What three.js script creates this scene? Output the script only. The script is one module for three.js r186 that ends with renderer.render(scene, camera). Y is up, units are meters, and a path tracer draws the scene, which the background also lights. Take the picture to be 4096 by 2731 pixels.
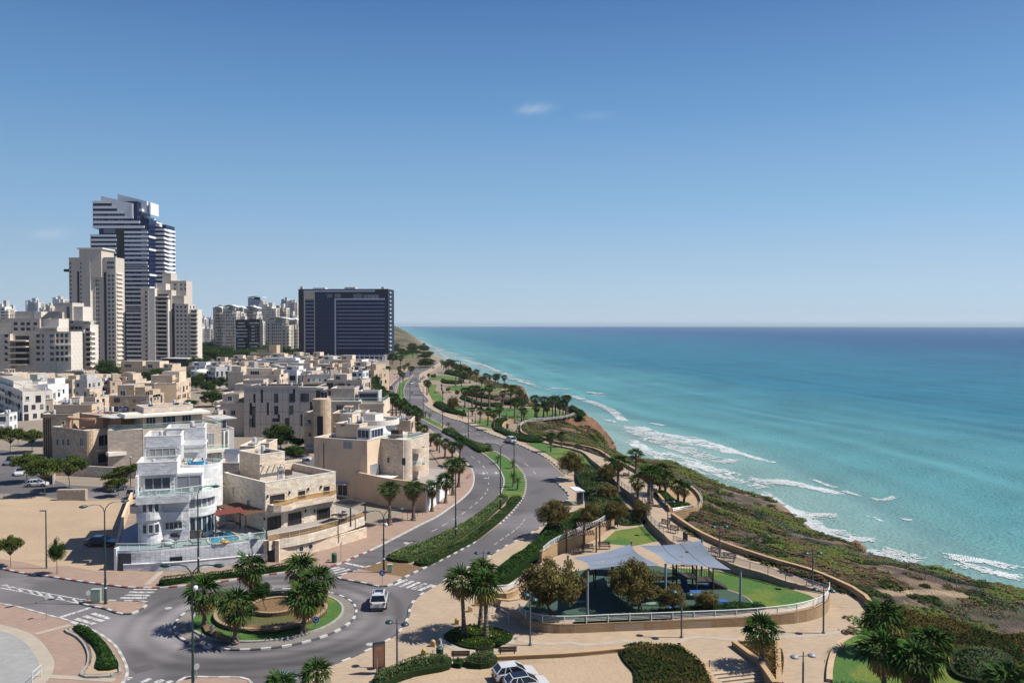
import * as THREE from 'three';
import { mergeGeometries, mergeVertices } from 'three/addons/utils/BufferGeometryUtils.js';
import { MarchingCubes } from 'three/addons/objects/MarchingCubes.js';

const scene=new THREE.Scene();
const EYE=33, FPX=1950, PITCH=Math.atan(43 / FPX);
const camera=new THREE.PerspectiveCamera(2 * Math.atan(784 / FPX) * 180 / Math.PI, 1024 / 682,0.5,40000);
camera.position.set(0, EYE, 0);camera.rotation.x=-PITCH;
scene.add(camera);
const SUN=new THREE.Vector3(0.99,1.3,0.05).normalize();
{
const W=2048, Hh=1024, d=new Float32Array(W * Hh * 4), v=new THREE.Vector3();
const stops=[[-1,.30,.38,.44], [-0.02,.42,.55,.66], [0,.49,.625,.725], [.04,.435,.59,.735], [.12,.285,.485,.725], [.24,.148,.33,.605], [.36,.075,.19,.455], [.6,.04,.115,.34], [1,.03,.085,.27]], EXPO=1.5;
const clouds=[[1230,248,34,10,.3], [1208,252,14,5,.2], [1365,266,40,7,.10], [122,537,32,9,.2], [95,541,22,6,.1]].map(([x, y, w, h, k])=>{ const q=new THREE.Vector3((x - 1176) / FPX, -(y - 784) / FPX, -1).applyAxisAngle(new THREE.Vector3(1,0,0), -PITCH).normalize();return [Math.atan2(q.z, q.x), Math.asin(q.y), w / FPX, h / FPX, k];});
for (let j=0;j < Hh;j++) for (let i=0;i < W;i++) {
const th=(j + .5) / Hh * Math.PI - Math.PI / 2, ph=((i + .5) / W - .5) * 2 * Math.PI;
v.set(Math.cos(th) * Math.cos(ph), Math.sin(th), Math.cos(th) * Math.sin(ph));
const y=v.y;let k=0;while (k < stops.length - 2 && y > stops[k + 1][0]) k++;
const a=stops[k], b=stops[k + 1];let t=Math.min(1, Math.max(0, (y - a[0]) / (b[0] - a[0])));
const c=Math.max(0, v.dot(SUN)), glow=.10 * Math.pow(c, 3) + .25 * Math.pow(c, 12);
const side=1 + .16 * v.x * (1 - Math.abs(y));
let cl=0;for (const [p, e, w, h, k] of clouds) { const u=(ph - p) / w, q=(th - e) / h - .25 * u;if (u * u + q * q < 6) cl += k * Math.exp(-u * u - q * q) * (.7 + .5 * Math.sin(u * 5 + q * 3) * Math.sin(q * 6 - u * 2));}
for (let q=0;q < 3;q++) { const c0=(a[q + 1] + (b[q + 1] - a[q + 1]) * t) * side + glow * [1,.97,.9][q];d[(j * W + i) * 4 + q]=(c0 + cl * Math.max(0,.82 - c0)) / EXPO;}
d[(j * W + i) * 4 + 3]=1;
}
const t=new THREE.DataTexture(d, W, Hh, THREE.RGBAFormat, THREE.FloatType);
t.mapping=THREE.EquirectangularReflectionMapping;t.magFilter=t.minFilter=THREE.LinearFilter;t.wrapS=THREE.RepeatWrapping;t.needsUpdate=true;
scene.background=t;scene.environment=t;
}
const sun=new THREE.DirectionalLight(new THREE.Color().setRGB(1,.955,.88), 4.9);
sun.position.copy(SUN).multiplyScalar(900).add(new THREE.Vector3(0,0,-400));sun.target.position.set(0,0,-400);
sun.castShadow=true;Object.assign(sun.shadow.camera, { left: -600, right: 600, top: 600, bottom: -600, near: 1, far: 2500 });sun.shadow.mapSize.set(4096,4096);
scene.add(sun, sun.target);
scene.fog=new THREE.FogExp2(new THREE.Color().setRGB(.62,.72,.82), 0.000042);
const renderer=new THREE.WebGLRenderer({ antialias: true });
renderer.toneMapping=THREE.LinearToneMapping;renderer.toneMappingExposure=1.5;renderer.shadowMap.enabled=true;

const FR={ D: [0,0,1.7415], A1: [0,700,1.96], A2: [700,1100,2.13818], A3: [0,1400,2.61333], A4: [850,1380,2.61333], B1: [400,1650,2.13818], B2: [0,1900,1.88667], B3: [600,2100,2.13818], B4: [1400,1400,2.24], C1: [1700,1800,2.13818], C2: [1400,2150,2.13818], C3: [2300,2000,2.13818], C4: [2900,1900,1.88712], E1: [500,1650,4.48], E2: [450,2000,4.48], E3: [900,1850,3.92], E4: [0,1150,4.48], E5: [350,750,4.48] };
const V=(x, y, z)=>new THREE.Vector3(x, y, z);
function dpx(f, x, y) { if (f === 'D') return [x, y];const [a, b, s]=FR[f];return [(a + x / s) / 1.7415, (b + y / s) / 1.7415];}
function ray(f, x, y) {
const [px, py]=dpx(f, x, y), d=V((px - 1176) / FPX, -(py - 784) / FPX, -1);
return d.applyAxisAngle(V(1,0,0), -PITCH);
}
const G=(f, x, y, h=0)=>{ const r=ray(f, x, y);return r.multiplyScalar((h - EYE) / r.y).add(V(0, EYE, 0));};
const hAt=(f, x, y, z)=>{ const r=ray(f, x, y);return EYE + r.y * (z / r.z);};
const atZ=(f, x, y, z)=>{ const r=ray(f, x, y);return r.multiplyScalar(z / r.z).add(V(0, EYE, 0));};
const pts=(f, a, h=0)=>{ const o=[];for (let i=0;i < a.length;i += 2) o.push(G(f, a[i], a[i + 1], typeof h === 'function' ? h(dpx(f, a[i], a[i + 1])[1]) : h));return o;};

let seed=7;
const rnd=()=>{ seed=(seed * 1664525 + 1013904223) >>> 0;return seed / 4294967296;};
const rr=(a, b)=>a + (b - a) * rnd();
const hash=(x, y, s=0)=>{ let h=Math.imul(x | 0,374761393) + Math.imul(y | 0,668265263) + Math.imul(s | 0,974711);h=Math.imul(h ^ (h >>> 13), 1274126177);return ((h ^ (h >>> 16)) >>> 0) / 4294967296;};
function vn(x, y, s=0, per=0) {
const xi=Math.floor(x), yi=Math.floor(y), fx=x - xi, fy=y - yi, w=per ? (k)=>((k % per) + per) % per : (k)=>k;
const u=fx * fx * (3 - 2 * fx), v=fy * fy * (3 - 2 * fy), A=hash(w(xi), w(yi), s), B_=hash(w(xi + 1), w(yi), s), C=hash(w(xi), w(yi + 1), s), D=hash(w(xi + 1), w(yi + 1), s);
return A + (B_ - A) * u + (C - A) * v + (A - B_ - C + D) * u * v;
}
const fbm=(x, y, o=4, s=0, per=0)=>{ let a=.5, t=0, n=0;for (let i=0;i < o;i++) { t += a * vn(x, y, s + i, per);n += a;a *= .5;x *= 2;y *= 2;per *= 2;} return t / n;};
const mixc=(a, b, t)=>[a[0] + (b[0] - a[0]) * t, a[1] + (b[1] - a[1]) * t, a[2] + (b[2] - a[2]) * t];
const sst=(a, b, x)=>{ const t=Math.min(1, Math.max(0, (x - a) / (b - a)));return t * t * (3 - 2 * t);};

function tex(n, fn, rep=1) {
const d=new Float32Array(n * n * 4);
for (let j=0;j < n;j++) for (let i=0;i < n;i++) { const c=fn(i / n, j / n, i, j), k=(j * n + i) * 4;if (typeof c === 'number') d[k]=d[k + 1]=d[k + 2]=c;else { d[k]=c[0];d[k + 1]=c[1];d[k + 2]=c[2];} d[k + 3]=1;}
const t=new THREE.DataTexture(d, n, n, THREE.RGBAFormat, THREE.FloatType);t.wrapS=t.wrapT=THREE.RepeatWrapping;t.magFilter=t.minFilter=THREE.LinearFilter;t.repeat.set(rep, rep);t.needsUpdate=true;return t;
}
const T={};
T.plaster=tex(256, (u, v)=>.78 + .32 * fbm(u * 4, v * 4,5,3,4) + .14 * (fbm(u * 32, v * 32,2,9,32) - .5) - .24 * sst(.5,.75, fbm(u * 24, v * 2,3,21,2)), 1 / 9);
T.stone=tex(512, (u, v)=>{ // ashlar blocks, too small in the picture to pick apart on far walls
const rows=10, r=Math.floor(v * rows), off=hash(r, 5) * .9, cols=5, x=u * cols + off, c=Math.floor(x) % cols, fv=v * rows - r, fu=x - Math.floor(x);
const j=(fv < .06 || fu < .03) ? .8 : 1;return j * (.84 + .26 * (hash(c, r, 2) - .3) + .12 * (fbm(u * 40, v * 40,2,1,40) - .5));}, 1 / 4);
T.speck=tex(256, (u, v)=>.9 + .2 * (fbm(u * 64, v * 64,2,5,64) - .5) + .22 * (fbm(u * 6, v * 6,4,8,6) - .5), 1 / 6);
T.asphalt=tex(1024, (u, v)=>{ const a=fbm(u * 5, v * 5,5,11,5), b=fbm(u * 3, v * 3,3,14,3), g=fbm(u * 256, v * 256,1,2,256), st=fbm(u * 2, v * 30,3,31,2);return .62 + .5 * a + .5 * sst(.48,.72, b) + .12 * (g - .5) - .2 * sst(.58,.7, st);}, 1 / 47);
T.paver=tex(512, (u, v)=>{ const n=24, r=Math.floor(v * n), x=u * 12 + (r % 2) * .5, c=Math.floor(x), fv=v * n - r, fu=x - c;const j=(fv < .1 || fu < .05) ? .86 : 1;return j * (.9 + .14 * (hash(c % 12, r, 7) - .5) + .2 * (fbm(u * 5, v * 5,4,4,5) - .5));}, 1 / 7);
T.grass=tex(512, (u, v)=>{ const a=fbm(u * 7, v * 7,4,41,7), f=fbm(u * 128, v * 128,2,6,128), k=sst(.5,.68, a);return mixc([.9,1,.9].map((c)=>c * (.75 + .5 * f)), [2.5,1.32,1.05].map((c)=>c * (.75 + .5 * f)), k * .75);}, 1 / 26);
T.sand=tex(512, (u, v)=>{ const a=fbm(u * 6, v * 6,5,51,6), f=fbm(u * 100, v * 100,2,16,100), tr=fbm(u * 3, v * 22,3,61,3);return (.84 + .28 * a + .14 * (f - .5)) * (1 - .12 * sst(.6,.75, tr));}, 1 / 31);
T.rock=tex(512, (u, v)=>{ const l=fbm(u * 3, v * 18,4,71,3), a=fbm(u * 10, v * 10,4,72,10);return .6 + .5 * l + .35 * (a - .5);}, 1 / 15);
T.bump=tex(256, (u, v)=>fbm(u * 16, v * 16,4,77,16), 1 / 3);
T.ripple=tex(512, (u, v)=>{ const w=fbm(u * 10 + v * 3, v * 24,4,81,0) ;return fbm(u * 14, v * 36,4,83,14) * .6 + .4 * fbm(u * 60, v * 90,2,84,30);}, 1 / 46);

const MM={}, ALB=.68;// base colours below are set for exposure 1;ALB carries them to this exposure
function mat(key, rgb, rough=.9, o={}) {
if (MM[key]) return MM[key];
const m=new (o.phys ? THREE.MeshPhysicalMaterial : THREE.MeshStandardMaterial)({ roughness: rough, vertexColors: true, side: THREE.DoubleSide });delete o.phys;
m.color.setRGB(...(o.transmission ? rgb : rgb.map((c)=>c * (key === 'leaf' ? .8 : ALB))));m.name=key;Object.assign(m, o);return MM[key]=m;
}
const glass=()=>mat('window_glass', [.045,.065,.1], .08, { metalness: 0, phys: true, specularIntensity: 1 });
const clearGlass=()=>mat('balustrade_glass', [.75,.92,.88], .03, { phys: true, transmission: .9, thickness: 0, opacity: 1 });

class B {
constructor() { this.p=[];this.c=[];this.u=[];this.g=[];this.col=[1,1,1];this.m=null;}
v(a, uv) { const q=this.m ? a.clone().applyMatrix4(this.m) : a;this.p.push(q.x, q.y, q.z);this.c.push(...this.col);this.u.push(...uv);}
tri(a, b, c, ua, ub, uc) {
if (!ua) { const n=b.clone().sub(a).cross(c.clone().sub(a)), x=Math.abs(n.x), y=Math.abs(n.y), z=Math.abs(n.z);const f=y >= x && y >= z ? (k)=>[k.x, k.z] : x > z ? (k)=>[k.z, k.y] : (k)=>[k.x, k.y];ua=f(a);ub=f(b);uc=f(c);}
this.v(a, ua);this.v(b, ub);this.v(c, uc);return this;
}
quad(a, b, c, d) { this.tri(a, b, c);this.tri(a, c, d);return this;}
hexa(q, s=63) { // q: four bottom, four top points, in turn
if (s & 1) this.quad(q[3], q[2], q[1], q[0]);if (s & 2) this.quad(q[4], q[5], q[6], q[7]);
for (let i=0;i < 4;i++) if (s & (4 << i)) { const j=(i + 1) % 4;this.quad(q[i], q[j], q[j + 4], q[i + 4]);} return this;
}
box(x0, y0, z0, x1, y1, z1, s=63) { return this.hexa([V(x0, y0, z1), V(x1, y0, z1), V(x1, y0, z0), V(x0, y0, z0), V(x0, y1, z1), V(x1, y1, z1), V(x1, y1, z0), V(x0, y1, z0)], s);}
cbox(x, y, z, w, h, d) { return this.box(x - w / 2, y - h / 2, z - d / 2, x + w / 2, y + h / 2, z + d / 2);}
bar(a, b, r0, r1=r0, n=6, caps=true) { // tapered round bar
const d=b.clone().sub(a), L=d.length();if (L < 1e-6) return this;d.divideScalar(L);
const u=Math.abs(d.y) > .9 ? V(1,0,0) : V(0,1,0), x=u.clone().cross(d).normalize(), y=d.clone().cross(x), A=[], C=[];
for (let i=0;i < n;i++) { const t=i / n * 2 * Math.PI, o=x.clone().multiplyScalar(Math.cos(t)).addScaledVector(y, Math.sin(t));A.push(a.clone().addScaledVector(o, r0));C.push(b.clone().addScaledVector(o, r1));}
for (let i=0;i < n;i++) { const j=(i + 1) % n;this.quad(A[i], A[j], C[j], C[i]);}
if (caps && r1 > .02) for (let i=1;i < n - 1;i++) this.tri(C[0], C[i], C[i + 1]);return this;
}
path(P, r, n=6) { for (let i=0;i < P.length - 1;i++) this.bar(P[i], P[i + 1], typeof r === 'function' ? r(i / (P.length - 1)) : r, typeof r === 'function' ? r((i + 1) / (P.length - 1)) : r, n);return this;}
poly(P, hole=[]) { // flat or gently warped sheet over plan polygon
const c=P.map((p)=>new THREE.Vector2(p.x, p.z)), hs=hole.map((h)=>h.map((p)=>new THREE.Vector2(p.x, p.z))), all=[...P, ...hole.flat()];
for (const [a, b, d] of THREE.ShapeUtils.triangulateShape(c, hs)) { const n=all[b].clone().sub(all[a]).cross(all[d].clone().sub(all[a]));n.y > 0 ? this.tri(all[a], all[b], all[d]) : this.tri(all[a], all[d], all[b]);} return this;
}
slab(P, h, top=1) { // polygon raised: its top at P.y, its sides h deep
if (top) this.poly(P);for (let i=0;i < P.length;i++) { const a=P[i], b=P[(i + 1) % P.length];this.quad(a, b, b.clone().setY(b.y - h), a.clone().setY(a.y - h));} return this;
}
ribbon(L, R) { for (let i=0;i < L.length - 1;i++) this.quad(L[i], R[i], R[i + 1], L[i + 1]);return this;}
geo(g, m, smooth=true) { // three.js geometry, keeps its normals
g=g.index ? g.toNonIndexed() : g.clone();if (m) g.applyMatrix4(m);if (this.m) g.applyMatrix4(this.m);
const n=g.attributes.position.count, c=new Float32Array(n * 3);for (let i=0;i < n;i++) c.set(this.col, i * 3);
if (!g.attributes.color) g.setAttribute('color', new THREE.BufferAttribute(c, 3));for (const k of Object.keys(g.attributes)) if (!['position', 'normal', 'uv', 'color'].includes(k)) g.deleteAttribute(k);this.g.push(g);return this;
}
color(r, g, b) { this.col=g === undefined ? (Array.isArray(r) ? r : [r, r, r]) : [r, g, b];return this;}
geometry() {
const L=[...this.g];
if (this.p.length) { const g=new THREE.BufferGeometry();g.setAttribute('position', new THREE.Float32BufferAttribute(this.p, 3));g.setAttribute('uv', new THREE.Float32BufferAttribute(this.u, 2));g.setAttribute('color', new THREE.Float32BufferAttribute(this.c, 3));g.computeVertexNormals();L.push(g);}
return L.length === 1 ? L[0] : mergeGeometries(L);
}
build(name, m, parent, data) { if (!this.p.length && !this.g.length) return null;return put(this.geometry(), name, m, parent, data);}
}
const taken={};
function numbered(n) { const k=taken[n]=(taken[n] ?? -1) + 1;return k ? n + '_' + String(k).padStart(3, '0') : n;}
function put(g, name, m, parent, data) {
const o=new THREE.Mesh(g, m);o.castShadow=o.receiveShadow=true;o.name=parent ? name : numbered(name);(parent ?? scene).add(o);if (data) Object.assign(o.userData, data);return o;
}
function thing(name, label, category, pos=V(0,0,0), turn=0, group) {
const o=new THREE.Group();o.name=numbered(name);scene.add(o);o.position.copy(pos);o.rotation.y=turn;o.userData={ label, category };if (group) o.userData.group=group;return o;
}
function dup(src, name, label, pos, turn=0, scale=1, group) {
const o=src.clone();o.name=numbered(name);scene.add(o);o.position.copy(pos);o.rotation.set(0, turn, 0);Array.isArray(scale) ? o.scale.set(...scale) : o.scale.setScalar(scale);o.userData={ ...src.userData, label };delete o.userData.group;if (group) o.userData.group=group;return o;
}
const ST=(label, category)=>({ kind: 'structure', label, category });
const lift=(P, h)=>P.map((p)=>V(p.x, p.y + h, p.z));
function smooth(P, step=2, closed=false) { const c=new THREE.CatmullRomCurve3(P, closed, 'centripetal'), n=Math.max(2, Math.round(c.getLength() / step));const o=c.getSpacedPoints(n);if (closed) o.pop();return o;}
function offset(P, d) { return P.map((p, i)=>{ const a=P[Math.max(0, i - 1)], b=P[Math.min(P.length - 1, i + 1)], t=b.clone().sub(a).setY(0).normalize();return V(p.x - t.z * d, p.y, p.z + t.x * d);});} // d > 0: to the right of travel

const SEA=-17;
const M={
asphalt: mat('asphalt', [.132,.121,.124], .93, { map: T.asphalt, bumpMap: T.speck, bumpScale: .01 }), pink: mat('pink_paving', [.40,.275,.205], .9, { map: T.paver }), tanpave: mat('tan_paving', [.50,.375,.255], .9, { map: T.paver }),
grey: mat('grey_paving', [.38,.375,.36], .88, { map: T.paver }), soil: mat('dry_soil', [.30,.245,.185], 1, { map: T.sand, bumpMap: T.bump, bumpScale: .08 }), lot: mat('sandy_lot', [.47,.345,.225], 1, { map: T.sand, bumpMap: T.bump, bumpScale: .05 }),
lawn: mat('lawn', [.062,.142,.018], 1, { map: T.grass, bumpMap: T.bump, bumpScale: .1 }), paint: mat('road_paint', [.56,.54,.52], .8, { map: tex(128, (u, v)=>.5 + .65 * sst(.32,.55, fbm(u * 12, v * 12,4,3,12)), 1 / 3) }), kerbs: mat('kerb_stone', [1,1,1], .85, { map: T.speck }),
tanwall: mat('tan_wall', [.47,.31,.165], .9, { map: T.plaster, bumpMap: T.bump, bumpScale: .02 }), steel: mat('steel', [.5,.52,.55], .35, { metalness: .8 }), whitem: mat('white_metal', [.75,.76,.76], .5), green: mat('green_metal', [.03,.075,.07], .4, { metalness: .3 }),
dark: mat('dark_metal', [.02,.022,.028], .5), wood: mat('dark_wood', [.075,.04,.028], .8, { map: T.speck }), rock: mat('cliff_rock', [1,1,1], 1, { map: T.rock, bumpMap: T.bump, bumpScale: .5 }), any: mat('painted', [1,1,1], .6), rough: mat('plain_rough', [1,1,1], .95, { map: T.speck }), gloss: mat('glossy_paint', [1,1,1], .25),
};
const coast=[
[V(30,0,-48), V(92,-5,-62)], [G('C4', 830,1500,.05), G('C4', 2400,890,-4)], [G('C4', 1100,990,.2), G('C4', 2180,842,-4)], [G('C4', 1040,925,.6), G('C4', 1950,800,-4)], [G('C4', 900,855,1.2), G('C4', 1600,695,-4)], [G('C4', 780,800,1.7), G('C4', 1330,660,-4)], [G('C4', 600,735,2), G('C4', 1100,610,-4)], [G('C4', 400,680,2), G('C4', 985,540,-4)], [G('C4', 200,615,2), G('C4', 850,480,-4.5)], [G('C4', 0,545,2), G('C4', 655,395,-4)],
[G('C3', 1080,310,2), G('C4', 480,262,-4)], [G('C3', 960,235,2), G('C4', 340,185,-4)], [G('C1', 2352,480,1.6), G('C4', 120,118,-4)], [G('C1', 2290,350,1.6), G('C1', 2200,140,-5)], [G('C1', 1850,210,1.4), G('C1', 2060,92,-5)], [G('C1', 1620,100,1.2), G('C1', 1900,100,-8)], [G('B4', 2000,850,1), G('B4', 2330,900,-11)], [G('B4', 1870,830,.8), G('B4', 2350,800,-9)], [G('B4', 1740,790,.5), G('B4', 2300,720,-5)], [G('B4', 1600,745,.3), G('B4', 2240,660,-3)],
[G('B4', 1540,690,.2), G('B4', 2190,615,-2)], [G('B4', 1640,640,.1), G('B4', 2150,588,-1.5)], [G('B4', 1990,590,0), G('B4', 2070,540,-.8)], [G('B4', 1860,515,0), G('B4', 1960,508,-.8)], [G('B4', 1570,505,0), G('B4', 1650,480,-2)], [G('B4', 1350,440,0), G('B4', 1600,430,-4)], [G('B4', 1390,345,0), G('B4', 1565,345,0)], [G('B4', 1300,335,0), G('B4', 1520,316,.3)], [G('B4', 1180,300,0), G('B4', 1400,305,-1)], [G('B4', 1050,262,0), G('B4', 1240,255,-3)],
[G('B4', 960,215,0), G('B4', 1100,185,-2)], [G('B4', 930,165,0), G('B4', 1085,160,2)], [G('B4', 880,140,0), G('B4', 1040,134,2)], [G('B4', 820,125,0), G('B4', 930,118,0)],
];
const ctrA=new THREE.CatmullRomCurve3(coast.map((c)=>c[0]), false, 'centripetal'), ctrB=new THREE.CatmullRomCurve3(coast.map((c)=>c[1]), false, 'centripetal');
const innerLine=coast.map((c)=>c[0]);
const pathLine=pts('C4', [1220,945,1320,915,1400,900,1560,880,1700,862,1810,850], -1), duneAt=[]; // points on the dune for the scrub
{
const b=new B(), n=420, m1=44, m2=22, rows=[];
for (let i=0;i <= n;i++) {
const t=i / n, k=t * (coast.length - 1), a=ctrA.getPoint(t), e=ctrB.getPoint(t), a2=ctrB.getPoint(Math.min(1, t + .004)), a0=ctrB.getPoint(Math.max(0, t - .004));
const tg=a2.sub(a0).setY(0).normalize(), out=V(-tg.z, 0, tg.x);// outward: to the right going north
const red=(k > 14.5 && k < 21.5) || k > 24.5;const row=[];
for (let j=0;j <= m1;j++) {
const s=j / m1, p=a.clone().lerp(e, s), w=Math.min(1, s * 4) * (1 - .5 * s), rg=k > 15 && k < 22 ? sst(15,16.5, k) * sst(.25,.7, s) : 0, gul=1 + 1.8 * rg;
p.y=a.y - .1 + (e.y - a.y) * Math.pow(s, 1.25) + gul * w * 1.7 * (fbm(p.x / 9, p.z / 9,4,5) - .5) + rg * 1.6 * (Math.abs(fbm(p.x / 3.2, p.z / 3.2,4,85) - .5) * 2 - .4) + (s > .85 ? .5 * (vn(p.x / 2, p.z / 2,9) - .5) : 0);
const f=fbm(p.x / 5, p.z / 5,4,17), g2=fbm(p.x / 1.6, p.z / 1.6,3,27), path=k < 9 ? .5 * sst(.66,.78, fbm(p.x / 14, p.z / 14,2,57)) : 0;
let c=mixc([.13,.085,.068], [.34,.23,.145], sst(.52,.68, f + .4 * (g2 - .5)));c=mixc(c, [.075,.085,.028], .75 * sst(.5,.66, fbm(p.x / 7 + 40, p.z / 7,4,33) + .3 * (g2 - .5)));
c=mixc(c, [.42,.30,.19], Math.max(path, sst(.8,1, s) * .8));if (k < 6) { let dm=9;for (let q=0;q < pathLine.length - 1;q++) for (let w=0;w < 1;w += .1) dm=Math.min(dm, Math.hypot(p.x - pathLine[q].x - (pathLine[q + 1].x - pathLine[q].x) * w, p.z - pathLine[q].z - (pathLine[q + 1].z - pathLine[q].z) * w));c=mixc(c, [.50,.36,.23], sst(1.3,.5, dm));} if (red) c=mixc(c, mixc([.20,.085,.045], [.40,.20,.10], fbm(p.x / 2.5, p.z / 2.5,4,95)), .95 * sst(.22,.6, s + .5 * (f - .5)));
if (k < 14 && j % 1 === 0) duneAt.push([p, s, t]);else if (s < .8) duneAt.push([p, s, t]);
row.push([p, c]);
}
const edge=row[m1][0], drop=edge.y - SEA;
for (let j=1;j <= m2;j++) {
const s=j / m2, o=drop * (.28 + .25 * vn(t * 60,3,3)) * Math.pow(s, 1.4), nn=(fbm(t * 160, s * 5,4,61) - .5) * 8 * Math.sin(s * Math.PI) + (fbm(t * 420, s * 12,3,63) - .5) * 3.5 * Math.sin(s * Math.PI);
const p=edge.clone().addScaledVector(out, o + nn);p.y=edge.y - drop * s - (j === m2 ? 1 : 0);
row.push([p, mixc(red ? [.40,.20,.10] : [.42,.27,.16], red ? [.26,.115,.06] : [.25,.15,.09], fbm(t * 200, s * 8,3,66))]);
}
rows.push(row);
}
const P=[], C=[], U=[], I=[], w=rows[0].length;
for (const r of rows) for (const [p, c] of r) { P.push(p.x, p.y, p.z);C.push(...c);U.push(p.x, p.z + p.y * 1.7);}
for (let i=0;i < n;i++) for (let j=0;j < w - 1;j++) { const q=i * w + j;I.push(q, q + 1, q + w, q + 1, q + w + 1, q + w);}
const g=new THREE.BufferGeometry();g.setAttribute('position', new THREE.Float32BufferAttribute(P, 3));g.setAttribute('color', new THREE.Float32BufferAttribute(C, 3));g.setAttribute('uv', new THREE.Float32BufferAttribute(U, 2));g.setIndex(I);g.computeVertexNormals();
put(g, 'cliff', M.rock, null, ST('sandy scrub slope and reddish cliff falling to the sea', 'cliff'));
}
const duneY=(x, z)=>{ let m=1e9, y=0;for (const [p] of duneAt) { const d=(p.x - x) ** 2 + (p.z - z) ** 2;if (d < m) { m=d;y=p.y;} } return y;};
const farBase=[['D', 1012,832], ['D', 1003,822], ['D', 985,806], ['D', 966,790], ['D', 945,777], ['D', 928,768], ['D', 912,760], ['D', 900,755.5]].map((a)=>G(...a, SEA));farBase.push(V(-1500, SEA, -10700));
{
const b=new B(), n=150, m=26, c=new THREE.CatmullRomCurve3(farBase, false, 'centripetal'), P=[], C=[], U=[], I=[];
for (let i=0;i <= n;i++) {
const t=Math.pow(i / n, 1.5), p0=c.getPoint(t), top=-1.5 + 27 * sst(.02,.24, t) + 6 * sst(.05,.2, t) * fbm(t * 30,1,2,4);
for (let j=0;j <= m;j++) {
const s=j / m, q=p0.clone();q.x -= 14 * s + 210 * s * s * (1 + 2 * t) + 14 * (fbm(t * 60, s * 3,3,8) - .5) * (s > 0);q.z -= 10 * s;
const cl=sst(.02,.5, s);q.y=SEA + (top - SEA) * cl + (s > .5 ? (s - .5) * 3 : 0) + 5 * (fbm(q.x / 40, q.z / 60,4,9) - .5) * Math.min(1, s * 4);
if (s > .6) q.y=q.y + (-3 - q.y) * sst(.6,1, s);
const k=fbm(q.x / 25, q.z / 45,4,3);C.push(...mixc(mixc([.36,.22,.125], [.22,.17,.10], sst(.1,.4, s)), [.055,.07,.025], sst(.4,.55, k + .12 * (fbm(q.x / 6, q.z / 9,3,43) - .5)) * sst(.12,.4, s) * .85));P.push(q.x, q.y, q.z);U.push(q.x, q.z + q.y);
}
}
for (let i=0;i < n;i++) for (let j=0;j < m;j++) { const q=i * (m + 1) + j;I.push(q, q + m + 1, q + 1, q + 1, q + m + 1, q + m + 2);}
const g=new THREE.BufferGeometry();g.setAttribute('position', new THREE.Float32BufferAttribute(P, 3));g.setAttribute('color', new THREE.Float32BufferAttribute(C, 3));g.setAttribute('uv', new THREE.Float32BufferAttribute(U, 2));g.setIndex(I);g.computeVertexNormals();
put(g, 'headland', M.rock, null, ST('far sandy headland with eroded cliff beyond the dark hotel', 'headland'));
}
const stepTop=[G('C3', 1160,1475,.1), G('C3', 1600,1425,.1)], stepDir=stepTop[1].clone().sub(stepTop[0]).setY(0).normalize(), stepN=V(-stepDir.z, 0, stepDir.x);
const stepHole=[stepTop[0], stepTop[1], stepTop[1].clone().addScaledVector(stepN, 9), stepTop[0].clone().addScaledVector(stepN, 9)];
{
const b=new B();const P=[...innerLine.map((p)=>V(p.x + .6,0, p.z)), V(-60,0,-760), V(-120,0,-1000), V(-330,0,-2400), V(-900,0,-6000), V(-1700,0,-11500), V(-11500,0,-11500), V(-11500,0,200), V(30,0,200)];
b.poly(P, [lift(stepHole, -.1)]);b.build('ground', M.soil, null, ST('sandy ground under the town and the park', 'ground'));
const l=new B();l.poly([V(0,-1.75,-60), V(60,-1.75,-60), V(60,-1.75,-90), V(0,-1.75,-90)]);l.build('lower_ground', M.soil, null, ST('sandy ground at the foot of the stone steps', 'ground'));
}
const waveY=(x, z, d)=>Math.sin(d / 4.6 + 3 * fbm(x / 60, z / 60,2,3)) * .4 * Math.exp(-d / 260) + .5 * (fbm(x / 12, z / 12,3,6) - .5);
function shoreDist(x, z) { let best=1e9;for (let i=0;i < shore.length - 1;i++) { const a=shore[i], b=shore[i + 1], dx=b.x - a.x, dz=b.z - a.z, t=Math.min(1, Math.max(0, ((x - a.x) * dx + (z - a.z) * dz) / (dx * dx + dz * dz)));best=Math.min(best, Math.hypot(x - a.x - t * dx, z - a.z - t * dz));} return best;}
const shore=[V(105,0,-60), V(82,0,-117), V(66,0,-150), V(58,0,-200), V(60,0,-240), V(52,0,-330), V(20,0,-430), V(-30,0,-640), V(-95,0,-1120), V(-300,0,-2400), V(-1250,0,-8800)];
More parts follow.
